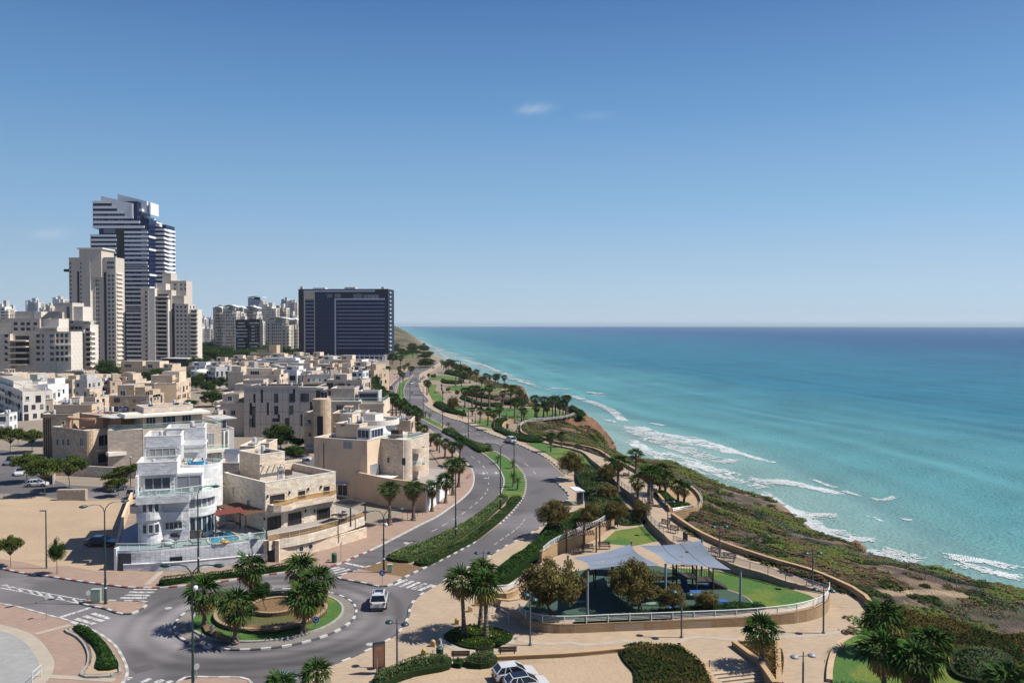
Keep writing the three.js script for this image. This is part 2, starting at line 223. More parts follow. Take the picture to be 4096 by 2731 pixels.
{
const nr=420, na=260, P=[], C=[], U=[], I=[], r0=95, r1=10850;
for (let i=0;i <= nr;i++) {
const r=r0 * Math.pow(r1 / r0, Math.pow(i / nr, .92));
for (let j=0;j <= na;j++) {
const an=(-13 + 78 * Math.pow(j / na, 1.15)) * Math.PI / 180, x=r * Math.sin(an), z=-r * Math.cos(an), d=shoreDist(x, z);
const sw=waveY(x, z, d), fade=r > 1500 ? 0 : 1;
P.push(x, SEA + sw * fade, z);
const f=fbm(x / 120, z / 260,4,13), dd=d * (.75 + .5 * f), a1=sst(5,70, dd), a2=sst(45,260, dd), a3=sst(260,1500, dd);
let c=mixc([.25,.375,.335], [.10,.285,.295], a1);c=mixc(c, [.02,.155,.22], a2);c=mixc(c, [.006,.062,.175], a3);const str=.66 + .4 * fbm(x / 30 + z / 90, z / 30,3,91) + .28 * vn((d + 8 * fbm(x / 50, z / 50,2,19)) / 9, (x + z) / 160,23);c=c.map((q)=>q * str);
C.push(...c);U.push(x, z);
}
}
for (let i=0;i < nr;i++) for (let j=0;j < na;j++) { const q=i * (na + 1) + j;I.push(q, q + na + 1, q + 1, q + 1, q + na + 1, q + na + 2);}
const g=new THREE.BufferGeometry();g.setAttribute('position', new THREE.Float32BufferAttribute(P, 3));g.setAttribute('color', new THREE.Float32BufferAttribute(C, 3));g.setAttribute('uv', new THREE.Float32BufferAttribute(U, 2));g.setIndex(I.reverse());g.computeVertexNormals();
put(g, 'sea', mat('sea_water', [1,1,1], .34, { bumpMap: T.ripple, bumpScale: .8, phys: true, ior: 1.33, specularIntensity: .4 }), null, ST('turquoise sea darkening to blue at the horizon', 'sea'));
}
{
const fo=new B(), FL=[ // photograph points along a crest, width in metres, how dense
['B4', [1590,305,1750,335,1880,348,2000,350], 5,.75], ['B4', [1260,178,1330,195], 6,.8], ['B4', [1000,62,1100,75], 7,.8], ['B4', [1030,105,1180,118], 6,.6], ['B4', [1090,122,1200,150], 6,.8], ['B4', [1600,272,1730,278], 3,.6], ['B4', [1340,205,1480,235], 6,.55], ['B4', [1900,330,1960,338], 4,.7], ['B4', [2120,378,2250,395], 5,.8], ['B4', [2160,470,2180,474], 2,.7], ['B4', [1960,420,2120,412], 2.4,.5], ['B4', [760,5,880,30], 10,.6], ['B4', [830,45,900,55], 7,.6],
['D', [1435,985,1490,1002,1560,1016,1640,1030,1700,1048], 7,.62], ['D', [1480,1003,1560,1028,1650,1055,1690,1062], 8,.42], ['D', [1590,1003,1650,1022,1710,1045,1775,1064], 3.4,.9], ['D', [1390,965,1420,972], 3,.6], ['D', [1495,970,1530,977], 2.5,.7],
['C4', [190,35,320,50,480,80], 3.5,.7], ['C4', [320,45,500,70,720,110,850,155], 6,.4], ['C4', [670,30,760,65,860,95], 2,.7], ['C4', [900,115,980,140,1060,150], 1.8,.8], ['C4', [1070,160,1180,185,1310,165], 2.6,.7], ['C4', [1200,575,1260,610,1340,640,1440,640], 2.6,.75], ['C4', [1660,645,1850,665,2050,660,2257,700], 2.2,.75], ['C4', [1930,735,2100,760,2257,770], 2.6,.5],
['C4', [270,120,350,170,420,220,520,270,640,310,850,315], 4,.45], ['C4', [420,220,560,290,660,350,720,400,900,430], 4.5,.5], ['C4', [700,430,850,470,1000,480,1150,500], 3.2,.35], ['C4', [1000,560,1200,590], 3,.4], ['C4', [1080,315,1190,355], 1.5,.5], ['C4', [1340,325,1420,335], 1.5,.4], ['C4', [420,235,700,390,960,560], 3.2,.6], ['D', [1445,1010,1510,1050,1580,1070,1640,1090], 6,.4], ['D', [1560,1052,1700,1108], 4,.35],
['D', [1350,905,1395,909], 2.5,.6], ['D', [1445,978,1500,996,1570,1008,1640,1022], 10,.6], ['D', [1520,1040,1600,1062,1700,1095,1760,1120], 6,.45], ['D', [1740,1106,1800,1112,1860,1122,1930,1136], 6,.6], ['D', [1610,1100,1700,1135,1790,1180,1850,1205], 5,.6], ['D', [1780,1160,1860,1180,1920,1186], 4,.5], ['D', [1870,1215,1930,1225,1990,1245], 5,.5], ['D', [1950,1255,2050,1275,2110,1290], 4,.5], ['D', [2170,1282,2250,1290,2352,1310], 4,.6], ['D', [2200,1300,2280,1318,2352,1335], 4,.55], ['D', [2030,1262,2080,1275,2130,1285], 3,.8], ['D', [1020,812,1090,836,1130,850], 8,.6], ['D', [1100,835,1160,858], 6,.6], ['D', [1150,862,1210,880,1290,900], 6,.5], ['D', [1300,905,1400,940,1440,975], 5,.5], ['D', [1225,886,1300,895], 5,.5], ['D', [965,783,1010,806,1040,835], 9,.5], ['D', [985,795,1020,806], 8,.7], ['D', [1010,805,1055,815], 6,.7], ['D', [960,775,985,779], 10,.6], ['D', [1040,826,1100,842], 5,.5], ['D', [1160,866,1240,880], 4,.4],
];
let s0=0;
for (const [f, a, w, den] of FL) {
const P=smooth(pts(f, a, SEA), 1.2), far=-P[0].z, st=far > 600 ? 2.2 : far > 320 ? .95 : .5;s0 += 17;
const cc=new THREE.CatmullRomCurve3(P), L=cc.getLength();
for (let s=0;s < L;s += st) {
const p=cc.getPointAt(s / L), t=cc.getTangentAt(s / L), n=V(t.z, 0, -t.x), ends=Math.min(1, Math.min(s, L - s) / (L * .18));
for (let q=-w / 2;q < w / 2;q += st * .7) {
const x=p.x + n.x * q, z=p.z + n.z * q, nz=fbm(x / (1.6 * st) + s0, z / (1.6 * st), 3,5) * .6 + fbm(x / 6, z / 6,2,7) * .4, th=1 - den * ends * (1 - .55 * Math.pow(Math.abs(2 * q / w), 1.5));
if (nz < .22 + th * .36) continue;const r=st * rr(.35,.75), y=SEA + (far > 600 ? .25 : waveY(x, z, shoreDist(x, z)) + .1 + .12 * rnd() * den);
const k=4, o=rnd() * 6, R=[];for (let i=0;i < k;i++) { const an=o + i / k * 6.283, rad=r * rr(.6,1.2);R.push(V(x + Math.cos(an) * rad * 1.2, y, z + Math.sin(an) * rad));} fo.quad(R[3], R[2], R[1], R[0]);
}
}
}
fo.build('foam', mat('sea_foam', [.66,.70,.70], .9), null, { kind: 'stuff', label: 'white foam of waves breaking along the shore', category: 'foam' });
}
{ const b=new B();b.poly(pts('D', [985,818,1004,816,1018,823,1030,836,1015,842,990,836], SEA + .8));b.build('beach', mat('wet_sand', [.36,.27,.18], .9, { map: T.sand }), null, ST('narrow sandy beach at the foot of the cliff', 'beach'));}

{ const r=new B().color([.27,.145,.08]), g=new THREE.IcosahedronGeometry(1,3), P=g.attributes.position;for (let i=0;i < P.count;i++) { const x=P.getX(i), y=P.getY(i), z=P.getZ(i), k=.4 + 1.1 * fbm(x * 2.2 + 9 + z, y * 2.6 + z * 1.7,4,3);P.setXYZ(i, x * k * 1.7, y * k * 1.3, z * k * 1.5);} g.computeVertexNormals();r.geo(g);const t=thing('boulder', 'reddish boulder overhanging the cliff edge above the surf', 'rock', G('C4', 955,545,-4).add(V(1,-.6,-1)));r.build('rock', M.rock, t);}
const kL=smooth([...pts('B4', [560,150,500,190,440,240,385,290,345,345,335,400,375,465,440,530,515,585,600,640,700,705,800,785,905,870,1010,980,1085,1060,1110,1130,1105,1200,1075,1265,1000,1340,930,1392,780,1495,640,1565]), ...pts('B3', [1880,222,1760,272,1640,327,1520,362]), ...pts('B3', [1380,385,1150,412,960,436,760,466,600,490,340,521,80,541]), ...pts('B2', [1090,855,980,853,850,838,700,820,500,790,340,765,150,740,0,706,-300,640])], 1.02);
const mL=pts('B4', [560,222,425,300,402,380,415,440,450,490,520,545,600,600,700,655,830,725,950,800,1050,855,1180,925,1280,1000,1340,1070,1375,1150,1378,1200,1340,1300,1250,1400,1040,1560]);
const mR=pts('B4', [570,225,510,290,482,350,490,420,530,490,600,555,720,615,820,665,900,705,1000,765,1100,820,1200,870,1290,905,1400,960,1500,1040,1555,1110,1578,1190,1565,1290,1520,1370,1440,1470,1340,1565]);
const mEndL=pts('C1', [0,785]), mEnd=pts('B3', [2030,290,1960,330,1785,385,1615,440,1608,458,1720,480,1850,505,1985,532,2045,520,2170,455,2280,400]), mR2=pts('C2', [700,235,800,190,950,110,1050,50]);
const median=[...mL, ...pts('B3', [2352,190,2140,265]), ...mEnd, ...pts('C2', [640,262,830,170,980,92,1070,40]), ...mR.slice().reverse()];
const kR=smooth([...pts('B4', [800,110,700,175,625,215,617,245,612,300,640,380,700,468,665,482,740,540,830,585,900,615,1000,640,1100,685,1250,750,1400,805,1500,845,1600,890,1700,935,1800,1000,1870,1060,1925,1130,1845,1152,1875,1210,1958,1302,1930,1372]), ...pts('C1', [1190,480,1000,660,900,715,800,770,680,832,560,906,500,941]), ...pts('C2', [1000,262,800,378,650,466,560,530,515,600,505,660,478,730,430,800,370,855,260,920,130,980,0,1040,-300,1150])], 1.02);
const kB=smooth(pts('B2', [-400,900,0,976,130,1001,260,1036,400,1076,500,1101,560,1130,640,1156,730,1196,800,1241,870,1301,920,1381,950,1451,957,1505,930,1568,860,1640]), 1.02);
const road=(()=>{
const b=new B();b.poly([...lift(kL, .01), V(-95,.01,-128), V(-95,.01,-60), V(-15,.01,-60), ...lift(kR, .01).reverse(), V(-52,.01,-660), V(-72,.01,-640)]);// wide sheet, pavements and islands stand on it
return b.build('road', M.asphalt, null, ST('grey asphalt coast road with two carriageways and roundabout', 'road'));
})();
{ const b=new B();b.poly(lift(pts('A3', [-200,1040,60,1045,250,1100,500,1330,700,1410,1100,1430,1420,1430,1420,1540,1300,1545,900,1545,560,1545,300,1500,-200,1500]), .012));b.build('side_street', M.asphalt, null, ST('asphalt side street with parking bays behind the sandy lot', 'street'));}
{ const b=new B();b.poly(lift(pts('A4', [880,1180,1060,1180,1060,1290,760,1290,600,1060,540,960,380,980,420,1000]), .012));b.build('side_street', M.asphalt, null, ST('shaded asphalt lane between the white panel building and the stone villa', 'street'));}
const wk=(P, m, name, label, y=.13)=>{ const b=new B();b.slab(lift(P, y), y);return b.build(name, m, null, ST(label, name));};
const outL=offset(kL, 6.5);{ const b=new B();b.ribbon(lift(outL, .13), lift(kL, .13));for (let i=0;i < kL.length - 1;i++) b.quad(lift([kL[i]], .13)[0], kL[i], kL[i + 1], lift([kL[i + 1]], .13)[0]);b.build('pavement', M.pink, null, ST('pinkish paved pavement along the villas and the sandy lot', 'pavement'));}
wk([...kB, V(-40,0,-55), V(-90,0,-55), V(-90,0,-100)], M.pink, 'pavement', 'pinkish paved corner in the lower left beside the grey plaza');
wk(median, M.pink, 'median', 'raised median between the two carriageways');
const plazaEast=[...pts('C4', [1060,1130,1130,1000,1040,925,780,800]), ...pts('C3', [2000,745,1600,620,1300,520,900,420])];

const stepL=lift(stepHole, -.1);
{ const b=new B();b.poly(lift([...kR.filter((p)=>p.z > -184), V(-30,0,-50), V(34,0,-50), ...pts('C4', [830,1560]), ...plazaEast, ...pts('C1', [1900,540,1700,330])], .13), [lift(stepL, .13)]);for (let i=0;i < kR.length - 1;i++) if (kR[i].z > -184) b.quad(kR[i], lift([kR[i]], .13)[0], lift([kR[i + 1]], .13)[0], kR[i + 1]);b.build('plaza', M.tanpave, null, ST('tan paved plaza between the road and the playground wall', 'plaza'));}
{ const far=kR.filter((p)=>p.z <= -183), o=offset(far, -5);const b=new B();b.ribbon(lift(far, .13), lift(o, .13));for (let i=0;i < far.length - 1;i++) b.quad(far[i], lift([far[i]], .13)[0], lift([far[i + 1]], .13)[0], far[i + 1]);b.build('pavement', M.tanpave, null, ST('tan paved footway on the sea side of the road', 'pavement'));}
wk(pts('C2', [380,1500,560,1150,900,1090,1250,1034,1500,1024,1900,1004,2352,960,2480,1000,2600,1300,2700,1600,380,1600]), M.lot, 'sandy_lot', 'sandy lot with the two parked white cars', .16);
wk(pts('B2', [-250,600,0,640,180,665,330,705,480,690,600,710,740,735,860,735,900,500,1000,220,1020,190,640,200,420,190,300,165,0,190,-250,200]), M.lot, 'sandy_lot', 'empty sandy lot left of the white villa', .14);
const lawnA=(P, label, y=.16)=>{ const b=new B();b.poly(lift(P, y));return b.build('lawn', M.lawn, null, ST(label, 'lawn'));};
{ const b=new B();b.poly(lift(pts('B4', [660,255,800,240,1000,262,1180,300,1400,335,1560,505,1850,515,1990,580,1640,640,1540,690,1600,745,1870,830,2240,915,2352,1000,2330,1130,1930,1150,1700,930,1100,680,820,575,700,440]), .06));b.build('park_path', mat('park_paving', [.33,.25,.175], .9, { map: T.paver }), null, ST('tan paved paths and promenade of the clifftop park', 'path'));}
lawnA(pts('B4', [690,300,780,315,760,360,800,385,850,440,800,470,740,455,700,380]), 'small lawn beside the parking bays of the coast road');
lawnA(pts('B4', [700,225,880,232,1000,262,870,272,720,268]), 'strip of lawn under young trees far up the coast road');
lawnA(pts('B4', [880,320,1000,320,1250,322,1380,335,1320,375,1180,372,1000,372,900,360]), 'lawn around the palm grove near the second headland');
lawnA(pts('B4', [1180,520,1420,520,1600,520,1850,540,1960,570,1900,605,1640,628,1560,655,1400,600,1240,585]), 'wide lawn with palms at the tip of the near headland');
{ const b=new B();b.poly(lift(pts('B4', [1000,388,1330,380,1560,440,1600,498,1350,500,1200,468,1010,425], 0), .12));b.build('brown_slope', mat('brown_slope', [.17,.11,.065], 1, { map: T.sand }), null, ST('brown scrubby hollow among the park palms', 'ground'));}
lawnA(pts('B4', [940,500,1080,530,1060,560,960,540]), 'patch of lawn beside the clipped hedges');lawnA(pts('B4', [1090,635,1230,615,1290,640,1310,720,1180,690]), 'lawn with palms beside the coast road pavement');
lawnA(pts('B4', [1570,840,1720,835,1830,870,1980,900,2060,960,2240,1060,2352,1140,2352,1260,2160,1130,2040,1030,1850,990,1760,930]), 'long lawn strip between the road and the seaside promenade', .2);
lawnA(pts('C1', [1310,20,1430,85,1560,195,1690,320,1800,430,1740,420,1620,320,1480,200,1340,140]), 'lawn slope beside the seaside promenade', .24);
const RC=V(-27.4,0,-94.5), RR=9.75;
const ring=(r, n=64, c=RC, y=0)=>{ const o=[];for (let i=0;i < n;i++) o.push(V(c.x + r * Math.cos(i / n * 2 * Math.PI), y, c.z + r * Math.sin(i / n * 2 * Math.PI)));return o;};
const lawnC=RC.clone().add(V(0,0,-.3));
wk(ring(RR, 72), mat('apron_paving', [.25,.225,.2], .9, { map: T.paver }), 'roundabout_apron', 'round paved apron of the roundabout', .14);
{ const b=new B();b.slab(ring(8.15,64, lawnC, .24), .1);b.build('roundabout_lawn', M.lawn, null, ST('round grass island of the roundabout', 'lawn'));}
function kerb(P, cols, name, label, h=.17, closed=false, most=300, w=.28) {
const t=thing(name, label, 'kerb');t.userData.kind='structure';const gs=cols.map((c)=>{ const b=new B().color(c);b.box(-.5,0, -w / 2,.5,1, w / 2);return b.geometry();}), rest=new B();let n=0;
for (let i=0;i < P.length - (closed ? 0 : 1);i++) {
const a=P[i], q=P[(i + 1) % P.length], c=a.clone().add(q).multiplyScalar(.5), L=a.distanceTo(q), an=Math.atan2(-(q.z - a.z), q.x - a.x), far=-c.z > 230 || n >= most;
if (far) { rest.color(cols[i % cols.length]);rest.m=new THREE.Matrix4().makeRotationY(an).setPosition(c.x, c.y, c.z);rest.box(-L / 2 + .01,0, -w / 2, L / 2 - .01, h, w / 2);rest.m=null;continue;}
const m=new THREE.Mesh(gs[i % cols.length], M.kerbs);m.name='kerb_stone';m.position.copy(c);m.rotation.y=an;m.scale.set(L - .02, h, 1);m.castShadow=m.receiveShadow=true;t.add(m);n++;
}
rest.build('kerb_stones', M.kerbs, t, { kind: 'stuff' });return t;
}
const WH=[.62,.60,.57], BK=[.11,.11,.12], RD=[.27,.075,.07], CG=[.42,.39,.35];
const iL=kL.findIndex((p)=>p.z > -118 && p.x > -40);const nearL=kL.slice(0, kL.findIndex((p)=>p.z > -122)), joinL=kL.slice(nearL.length - 1);
kerb(nearL, [WH, WH.map((c)=>c * .86)], 'kerb', 'pale kerb between the villas pavement and the left carriageway');kerb(joinL, [WH, RD], 'kerb', 'red and white kerb along the pavement beside the roundabout');
kerb(smooth(mL, 1.02), [WH, [.3,.29,.28]], 'kerb', 'kerb on the left side of the planted median');kerb(smooth(mR, 1.02), [WH, BK], 'kerb', 'black and white kerb on the right side of the planted median');kerb(smooth([...mEnd, ...pts('C2', [640,262,830,170,980,92,1070,40])], 1.02), [WH, BK], 'kerb', 'black and white kerb around the tip of the median at the roundabout');
kerb(kR, [BK, BK, WH], 'kerb', 'dark kerb along the plaza and the sea side footway');kerb(kB, [WH, CG], 'kerb', 'pale kerb along the paved corner in the lower left');kerb(ring(RR + .02,60), [WH, BK], 'kerb', 'black and white ring kerb of the roundabout', .19, true);kerb(ring(8.2,52, lawnC), [CG, CG.map((c)=>c * .92)], 'kerb', 'plain stone ring kerb round the roundabout grass', .3, true);
const isl1=pts('B2', [605,965,640,945,860,955,1090,962,1112,968,1060,1020,975,1055,910,1052,780,1010,690,995]);wk(isl1, M.pink, 'traffic_island', 'paved traffic island on the left arm of the roundabout');kerb(smooth(isl1,1, true), [WH, BK], 'kerb', 'black and white kerb of the left traffic island', .18, true);
const isl2=pts('B3', [240,1345,300,1312,520,1312,780,1315,835,1330,860,1420,240,1420]);wk(isl2, M.pink, 'traffic_island', 'paved traffic island at the bottom of the roundabout');kerb(smooth(isl2,1, true), [WH, CG], 'kerb', 'pale kerb of the bottom traffic island', .18, true);
const stripe=(name, P)=>{ const b=new B();b.poly(lift(P, .016));b.build(name, M.paint, road);};
const bar4=(f, x0, y0, x1, y1, w)=>{ const a=G(f, x0, y0), c=G(f, x1, y1), d=c.clone().sub(a).normalize(), n=V(-d.z * w / 2,0, d.x * w / 2);return [a.clone().add(n), c.clone().add(n), c.clone().sub(n), a.clone().sub(n)];};
for (const [f, L, w] of [['B2', [1005,860,1190,860,970,883,1160,885,942,905,1130,908,905,926,1105,928,880,948,1080,950,695,1042,825,1083,632,1063,775,1102,568,1083,712,1123,505,1100,655,1142,430,1080,690,996], .55], ['B3', [1500,385,1620,358,1530,400,1660,368,1575,412,1710,378,1620,425,1760,388,1655,320,1845,362,2080,515,2195,465,2135,527,2250,478,2190,538,2305,488,2245,550,2352,505,60,1345,110,1322,140,1349,190,1330], .55], ['C2', [660,462,775,412,740,440,825,455,590,452,705,402,530,440,650,392], .6], ['B2', [950,1545,985,1525,1070,1565,1130,1535,1170,1566,1215,1545], .5]]) for (let i=0;i < L.length;i += 4) stripe('crossing_stripe', bar4(f, L[i], L[i + 1], L[i + 2], L[i + 3], w));
for (const [f, L] of [['B4', [1085,950,1115,970,1145,990,1165,1008,1190,1035,1207,1055,1225,1090,1232,1110,1240,1135,1243,1155,1243,1185,1241,1205,1237,1238,1230,1258,1218,1275,1205,1293,1190,1312,1168,1335,1145,1358,1118,1380,1095,1400,1068,1420,1030,1448,1000,1472,960,1497,920,1520]], ['C1', [195,622,148,648,105,672,52,698,625,787,590,808,672,752,640,774,722,716,690,738,765,686,738,708,805,652,780,674,838,620,815,640,858,588,842,606]], ['B3', [2250,140,2180,172,2135,197,2050,236]], ['B3', [1080,562,1150,563,1370,577,1410,583,1475,592,1525,602,1575,612,1625,630]], ['B4', [1005,680,1030,692,1060,708,1090,722,1130,742,1160,756,1200,776,1230,790,1300,826,1330,842,1560,1010,1600,1040,1640,1080,1665,1110]]]) for (let i=0;i < L.length;i += 4) stripe('lane_dash', bar4(f, L[i], L[i + 1], L[i + 2], L[i + 3], .16));
for (const [a, b] of [[[0,828], [620,940]], [[0,850], [590,968]]]) stripe('hatch_line', bar4('B2', ...a, ...b, .2));for (const [x, y] of [[60,840], [150,868], [230,880], [300,895], [380,912], [460,932], [570,950]]) stripe('hatch_line', bar4('B2', x - 22, y - 16, x + 16, y + 14,.3));
for (const [x, y] of [[1180,1103], [1295,1100]]) { stripe('arrow_marking', bar4('B4', x - 28, y, x + 20, y, .35));stripe('arrow_marking', pts('B4', [x + 8, y - 12, x + 38, y + 2, x + 8, y + 12]));}
for (const [f, a, w, k] of [['B4', [1120,1290,1060,1340], 2.2,.8], ['B4', [700,560,760,590], 2.5,.8], ['B4', [1480,950,1560,1010], 2,1.18], ['B4', [1000,905,1050,935], 1.8,.82], ['B3', [150,600,330,590], 2,.84], ['B2', [180,790,330,815], 1.6,.82], ['B2', [1000,1480,1150,1440], 1.6,.84], ['C1', [760,560,820,500], 2,.82], ['B3', [1950,280,2060,235], 1.4,1.15], ['B4', [1650,1290,1720,1230], 2.2,.84], ['B4', [620,470,650,500], 2.4,.8], ['B2', [300,960,420,990], 1.3,1.14]]) { const b=new B().color(k);b.poly(lift(bar4(f, ...a, w), .0145));b.build('repair_patch', M.asphalt, road);}
for (const [f, x, y] of [['B3', 155,710], ['B3', 1880,1018], ['B3', 2190,152], ['B4', 1215,1148]]) { const b=new B().color(.5);b.poly(lift(ring(.42,14, G(f, x, y)), .017));b.build('manhole_cover', M.kerbs, road);}
{ // worn and dusty asphalt round the roundabout, as real pale and dark patches of the surface
const P=[], C=[], U=[], I=[], nr=26, na=220;for (let i=0;i <= nr;i++) for (let j=0;j <= na;j++) { const r=9.6 + i * .42, a=j / na * 2 * Math.PI, x=RC.x + r * Math.cos(a), z=RC.z + r * Math.sin(a), n=fbm(x / 4, z / 4,4,5), w=sst(.2,0, Math.abs(r - 11 - 1.5 * (n - .5)) / 6) * .9 + .9 * sst(.5,.75, fbm(x / 7, z / 7,3,8)), dk=.35 * sst(.3,0, Math.abs(r - 14.6 - (n - .5)) / 4) + .25 * sst(.3,0, Math.abs(r - 12.6) / 3), k=.92 + .5 * w * sst(0,.4, n) - dk;P.push(x, .013, z);C.push(k, k, k * .99);U.push(x, z);}
for (let i=0;i < nr;i++) for (let j=0;j < na;j++) { const q=i * (na + 1) + j;I.push(q, q + 1, q + na + 1, q + 1, q + na + 2, q + na + 1);}
const g=new THREE.BufferGeometry();g.setAttribute('position', new THREE.Float32BufferAttribute(P, 3));g.setAttribute('color', new THREE.Float32BufferAttribute(C, 3));g.setAttribute('uv', new THREE.Float32BufferAttribute(U, 2));g.setIndex(I);g.computeVertexNormals();put(g, 'worn_surface', M.asphalt, road);
}
{ const b=new B();b.poly(pts('D', [893,848,893,800,930,796,975,808,996,828,985,842,950,846,930,850], .06));b.build('dry_slope', mat('dry_slope', [.17,.13,.07], 1, { map: T.sand }), null, ST('dry grassy ground at the foot of the far headland', 'ground'));const c=new B();c.poly(pts('D', [897,812,930,806,958,812,950,820,915,822], .1));c.build('lawn', M.lawn, null, ST('patch of lawn right of the dark hotel', 'lawn'));}

const lerpT=(tb)=>(x)=>{ let i=0;while (i < tb.length - 2 && x > tb[i + 1][0]) i++;const [a, b]=[tb[i], tb[i + 1]];return b[0] === a[0] ? a[1] : a[1] + (b[1] - a[1]) * Math.min(1, Math.max(0, (x - a[0]) / (b[0] - a[0])));};
const pe=lerpT([[980,.2], [1033,.6], [1060,1.1], [1090,1.5], [1200,2], [1300,2], [1334,1.6], [1372,.7], [1425,.15]]);// height of the seaside promenade along its way
const resample=(P, n)=>{ const c=new THREE.CatmullRomCurve3(P, false, 'centripetal');return c.getSpacedPoints(n);};
const promR=[...pts('C4', [1130,1000,1040,925,900,855,780,800,600,735,400,680,200,615,0,545], pe), ...pts('C3', [1080,310,960,235,840,150], pe)];
const promL=[...pts('C3', [2172,872,2160,800,2000,745,1800,690,1600,620,1400,565,1230,500,840,360,760,290,680,220,620,150], pe)];
promL[0].y=promR[0].y=.14;const promR2=[promR[promR.length - 1], ...pts('C1', [2010,330,1850,210,1720,140,1620,100,1440,0], pe), ...pts('B4', [1870,840,1740,800], pe)], promL2=[promL[promL.length - 1], ...pts('C1', [1880,460,1680,310,1560,190,1430,85,1310,0], pe), ...pts('B4', [1770,835,1640,800], pe)];
{ const b=new B();for (const [L, R] of [[promL, promR], [promL2, promR2]]) { const l=resample(L, 60), r=resample(R, 60);b.ribbon(l.map((p, i)=>p.clone()), r);for (let i=0;i < 60;i++) b.quad(l[i], l[i + 1], V(l[i + 1].x, -.1, l[i + 1].z), V(l[i].x, -.1, l[i].z));} b.build('promenade', M.tanpave, null, ST('tan paved seaside promenade between the low parapet and the lawns', 'promenade'));}
function wall(P, th, y0, y1, name, label, m=M.tanwall, cap=.05) {
const f=typeof y0 === 'function' ? y0 : ()=>y0, g=typeof y1 === 'function' ? y1 : ()=>y1, O=offset(P, th), b=new B(), c=new B(), n=P.length - 1;c.color(1.1);
for (let i=0;i < n;i++) { const q=[P[i], P[i + 1], O[i + 1], O[i]], t=[i / n, (i + 1) / n, (i + 1) / n, i / n];b.hexa([...q.map((p, k)=>V(p.x, f(t[k], p), p.z)), ...q.map((p, k)=>V(p.x, g(t[k], p), p.z))], i === 0 ? 62 & ~2 | 32 : i === n - 1 ? 62 & ~2 : 62 & ~2);}
const wi=thing(name, label, 'wall');b.build('wall_body', m, wi);
const P2=offset(P, -cap), O2=offset(P, th + cap);for (let i=0;i < n;i++) { const q=[P2[i], P2[i + 1], O2[i + 1], O2[i]], t=[i / n, (i + 1) / n, (i + 1) / n, i / n];c.hexa([...q.map((p, k)=>V(p.x, g(t[k], p), p.z)), ...q.map((p, k)=>V(p.x, g(t[k], p) + .09, p.z))]);} c.build('coping', m, wi);return wi;
}
function railing(P, h, label, o={}) { // rails carried by a row of posts
const t=thing(o.name ?? 'railing', label, 'railing'), nr=o.rails ?? 5, step=o.step ?? 2.4, m=o.m ?? M.steel, c=new THREE.CatmullRomCurve3(P, false, 'centripetal'), L=c.getLength(), n=Math.max(1, Math.round(L / step)), Q=c.getSpacedPoints(n), pg=new B().bar(V(0,0,0), V(0, h, 0), .05,.05,5).geometry();
for (const q of Q) { const k=put(pg, 'post', m, t);k.position.copy(q);}
for (let r=0;r < nr;r++) { const b=new B();b.path(c.getSpacedPoints(n * 2).map((q)=>V(q.x, q.y + h * (1 - r / nr * .85), q.z)), r ? .025 : .045,4);b.build('rail', m, t);}
if (o.panel) { const b=new B();for (let i=0;i < n;i++) { const a=Q[i], e=Q[i + 1];b.quad(V(a.x, a.y + .1, a.z), V(e.x, e.y + .1, e.z), V(e.x, e.y + h - .08, e.z), V(a.x, a.y + h - .08, a.z));b.build('glass_panel', clearGlass(), t);b.p=[];b.c=[];b.u=[];} } return t;
}
const par=smooth(promR, 2), par2=smooth(promR2.slice(2), 2.5), atP=(d)=>(t, p)=>p.y + d;
wall(par.slice().reverse(), .38, atP(-1.1), atP(.72), 'parapet', 'long tan parapet between the seaside promenade and the scrub');wall(par2.slice().reverse(), .38, atP(-.8), atP(.62), 'parapet', 'tan parapet on the clifftop north of the round lookout');
const look=pts('C1', [2050,262,2150,262,2240,300,2310,350,2360,410,2372,470,2330,508,2240,535,2120,556,2060,480,2000,380,1985,320], 1.95);
{ const b=new B();b.slab(look, 3.2);b.build('lookout', M.tanwall, null, ST('round lookout terrace with tan retaining wall', 'terrace'));}
wall(smooth(look.slice(1,9), 1.5), .3,1.9,2.35, 'lookout_wall', 'curved tan wall round the seaward side of the lookout');railing(lift(smooth(look.slice(1,9), 1.5), .45), .6, 'steel railing on the curved wall of the round lookout', { rails: 2 });
wall(pts('C1', [1960,345,2030,430,2105,525,2290,505,2285,465], 1.96), .3,1.9,2.5, 'planter_wall', 'tan wall of the palm bed in the round lookout');
const PY=.9, baseW=[...pts('C2', [1445,705,1475,750,1560,790,1700,816], .13), ...pts('C3', [0,1138,300,1125,700,1110,1200,1090,1600,1075,1900,1053,2060,1020,2140,985,2176,935,2182,880], .13)];
const playBack=[...promL.slice(1).map((p)=>V(p.x, 0, p.z)), ...pts('C1', [1860,600,1640,640,1600,650,1470,760,1220,870,1010,950,840,1095,680,1215,640,1330], PY).map((p)=>V(p.x, 0, p.z))];
{ const b=new B();b.slab([...baseW, ...playBack].map((p)=>V(p.x, PY, p.z)), .9);b.build('playground_terrace', M.tanpave, null, ST('raised terrace of the playground', 'terrace'));}
wall(smooth(baseW, 1.6), -.34,.1, (t, p)=>.98 + .62 * sst(.55,1, t), 'retaining_wall', 'stained tan retaining wall along the front of the playground');railing(smooth(baseW, 1.6).map((p, i, A)=>V(p.x, 1.08 + .62 * sst(.55,1, i / (A.length - 1)), p.z - .15)), .85, 'pale steel railing on the playground retaining wall', { rails: 5, m: M.whitem });
railing(smooth(promL.slice(1,8), 2), .95, 'steel railing between the promenade and the sunken lawn', { rails: 6, step: 2.6 });railing(smooth([...promL.slice(8,12), ...promL2.slice(1,4)], 2), .95, 'steel railing along the promenade above the shrub slope', { rails: 4 });
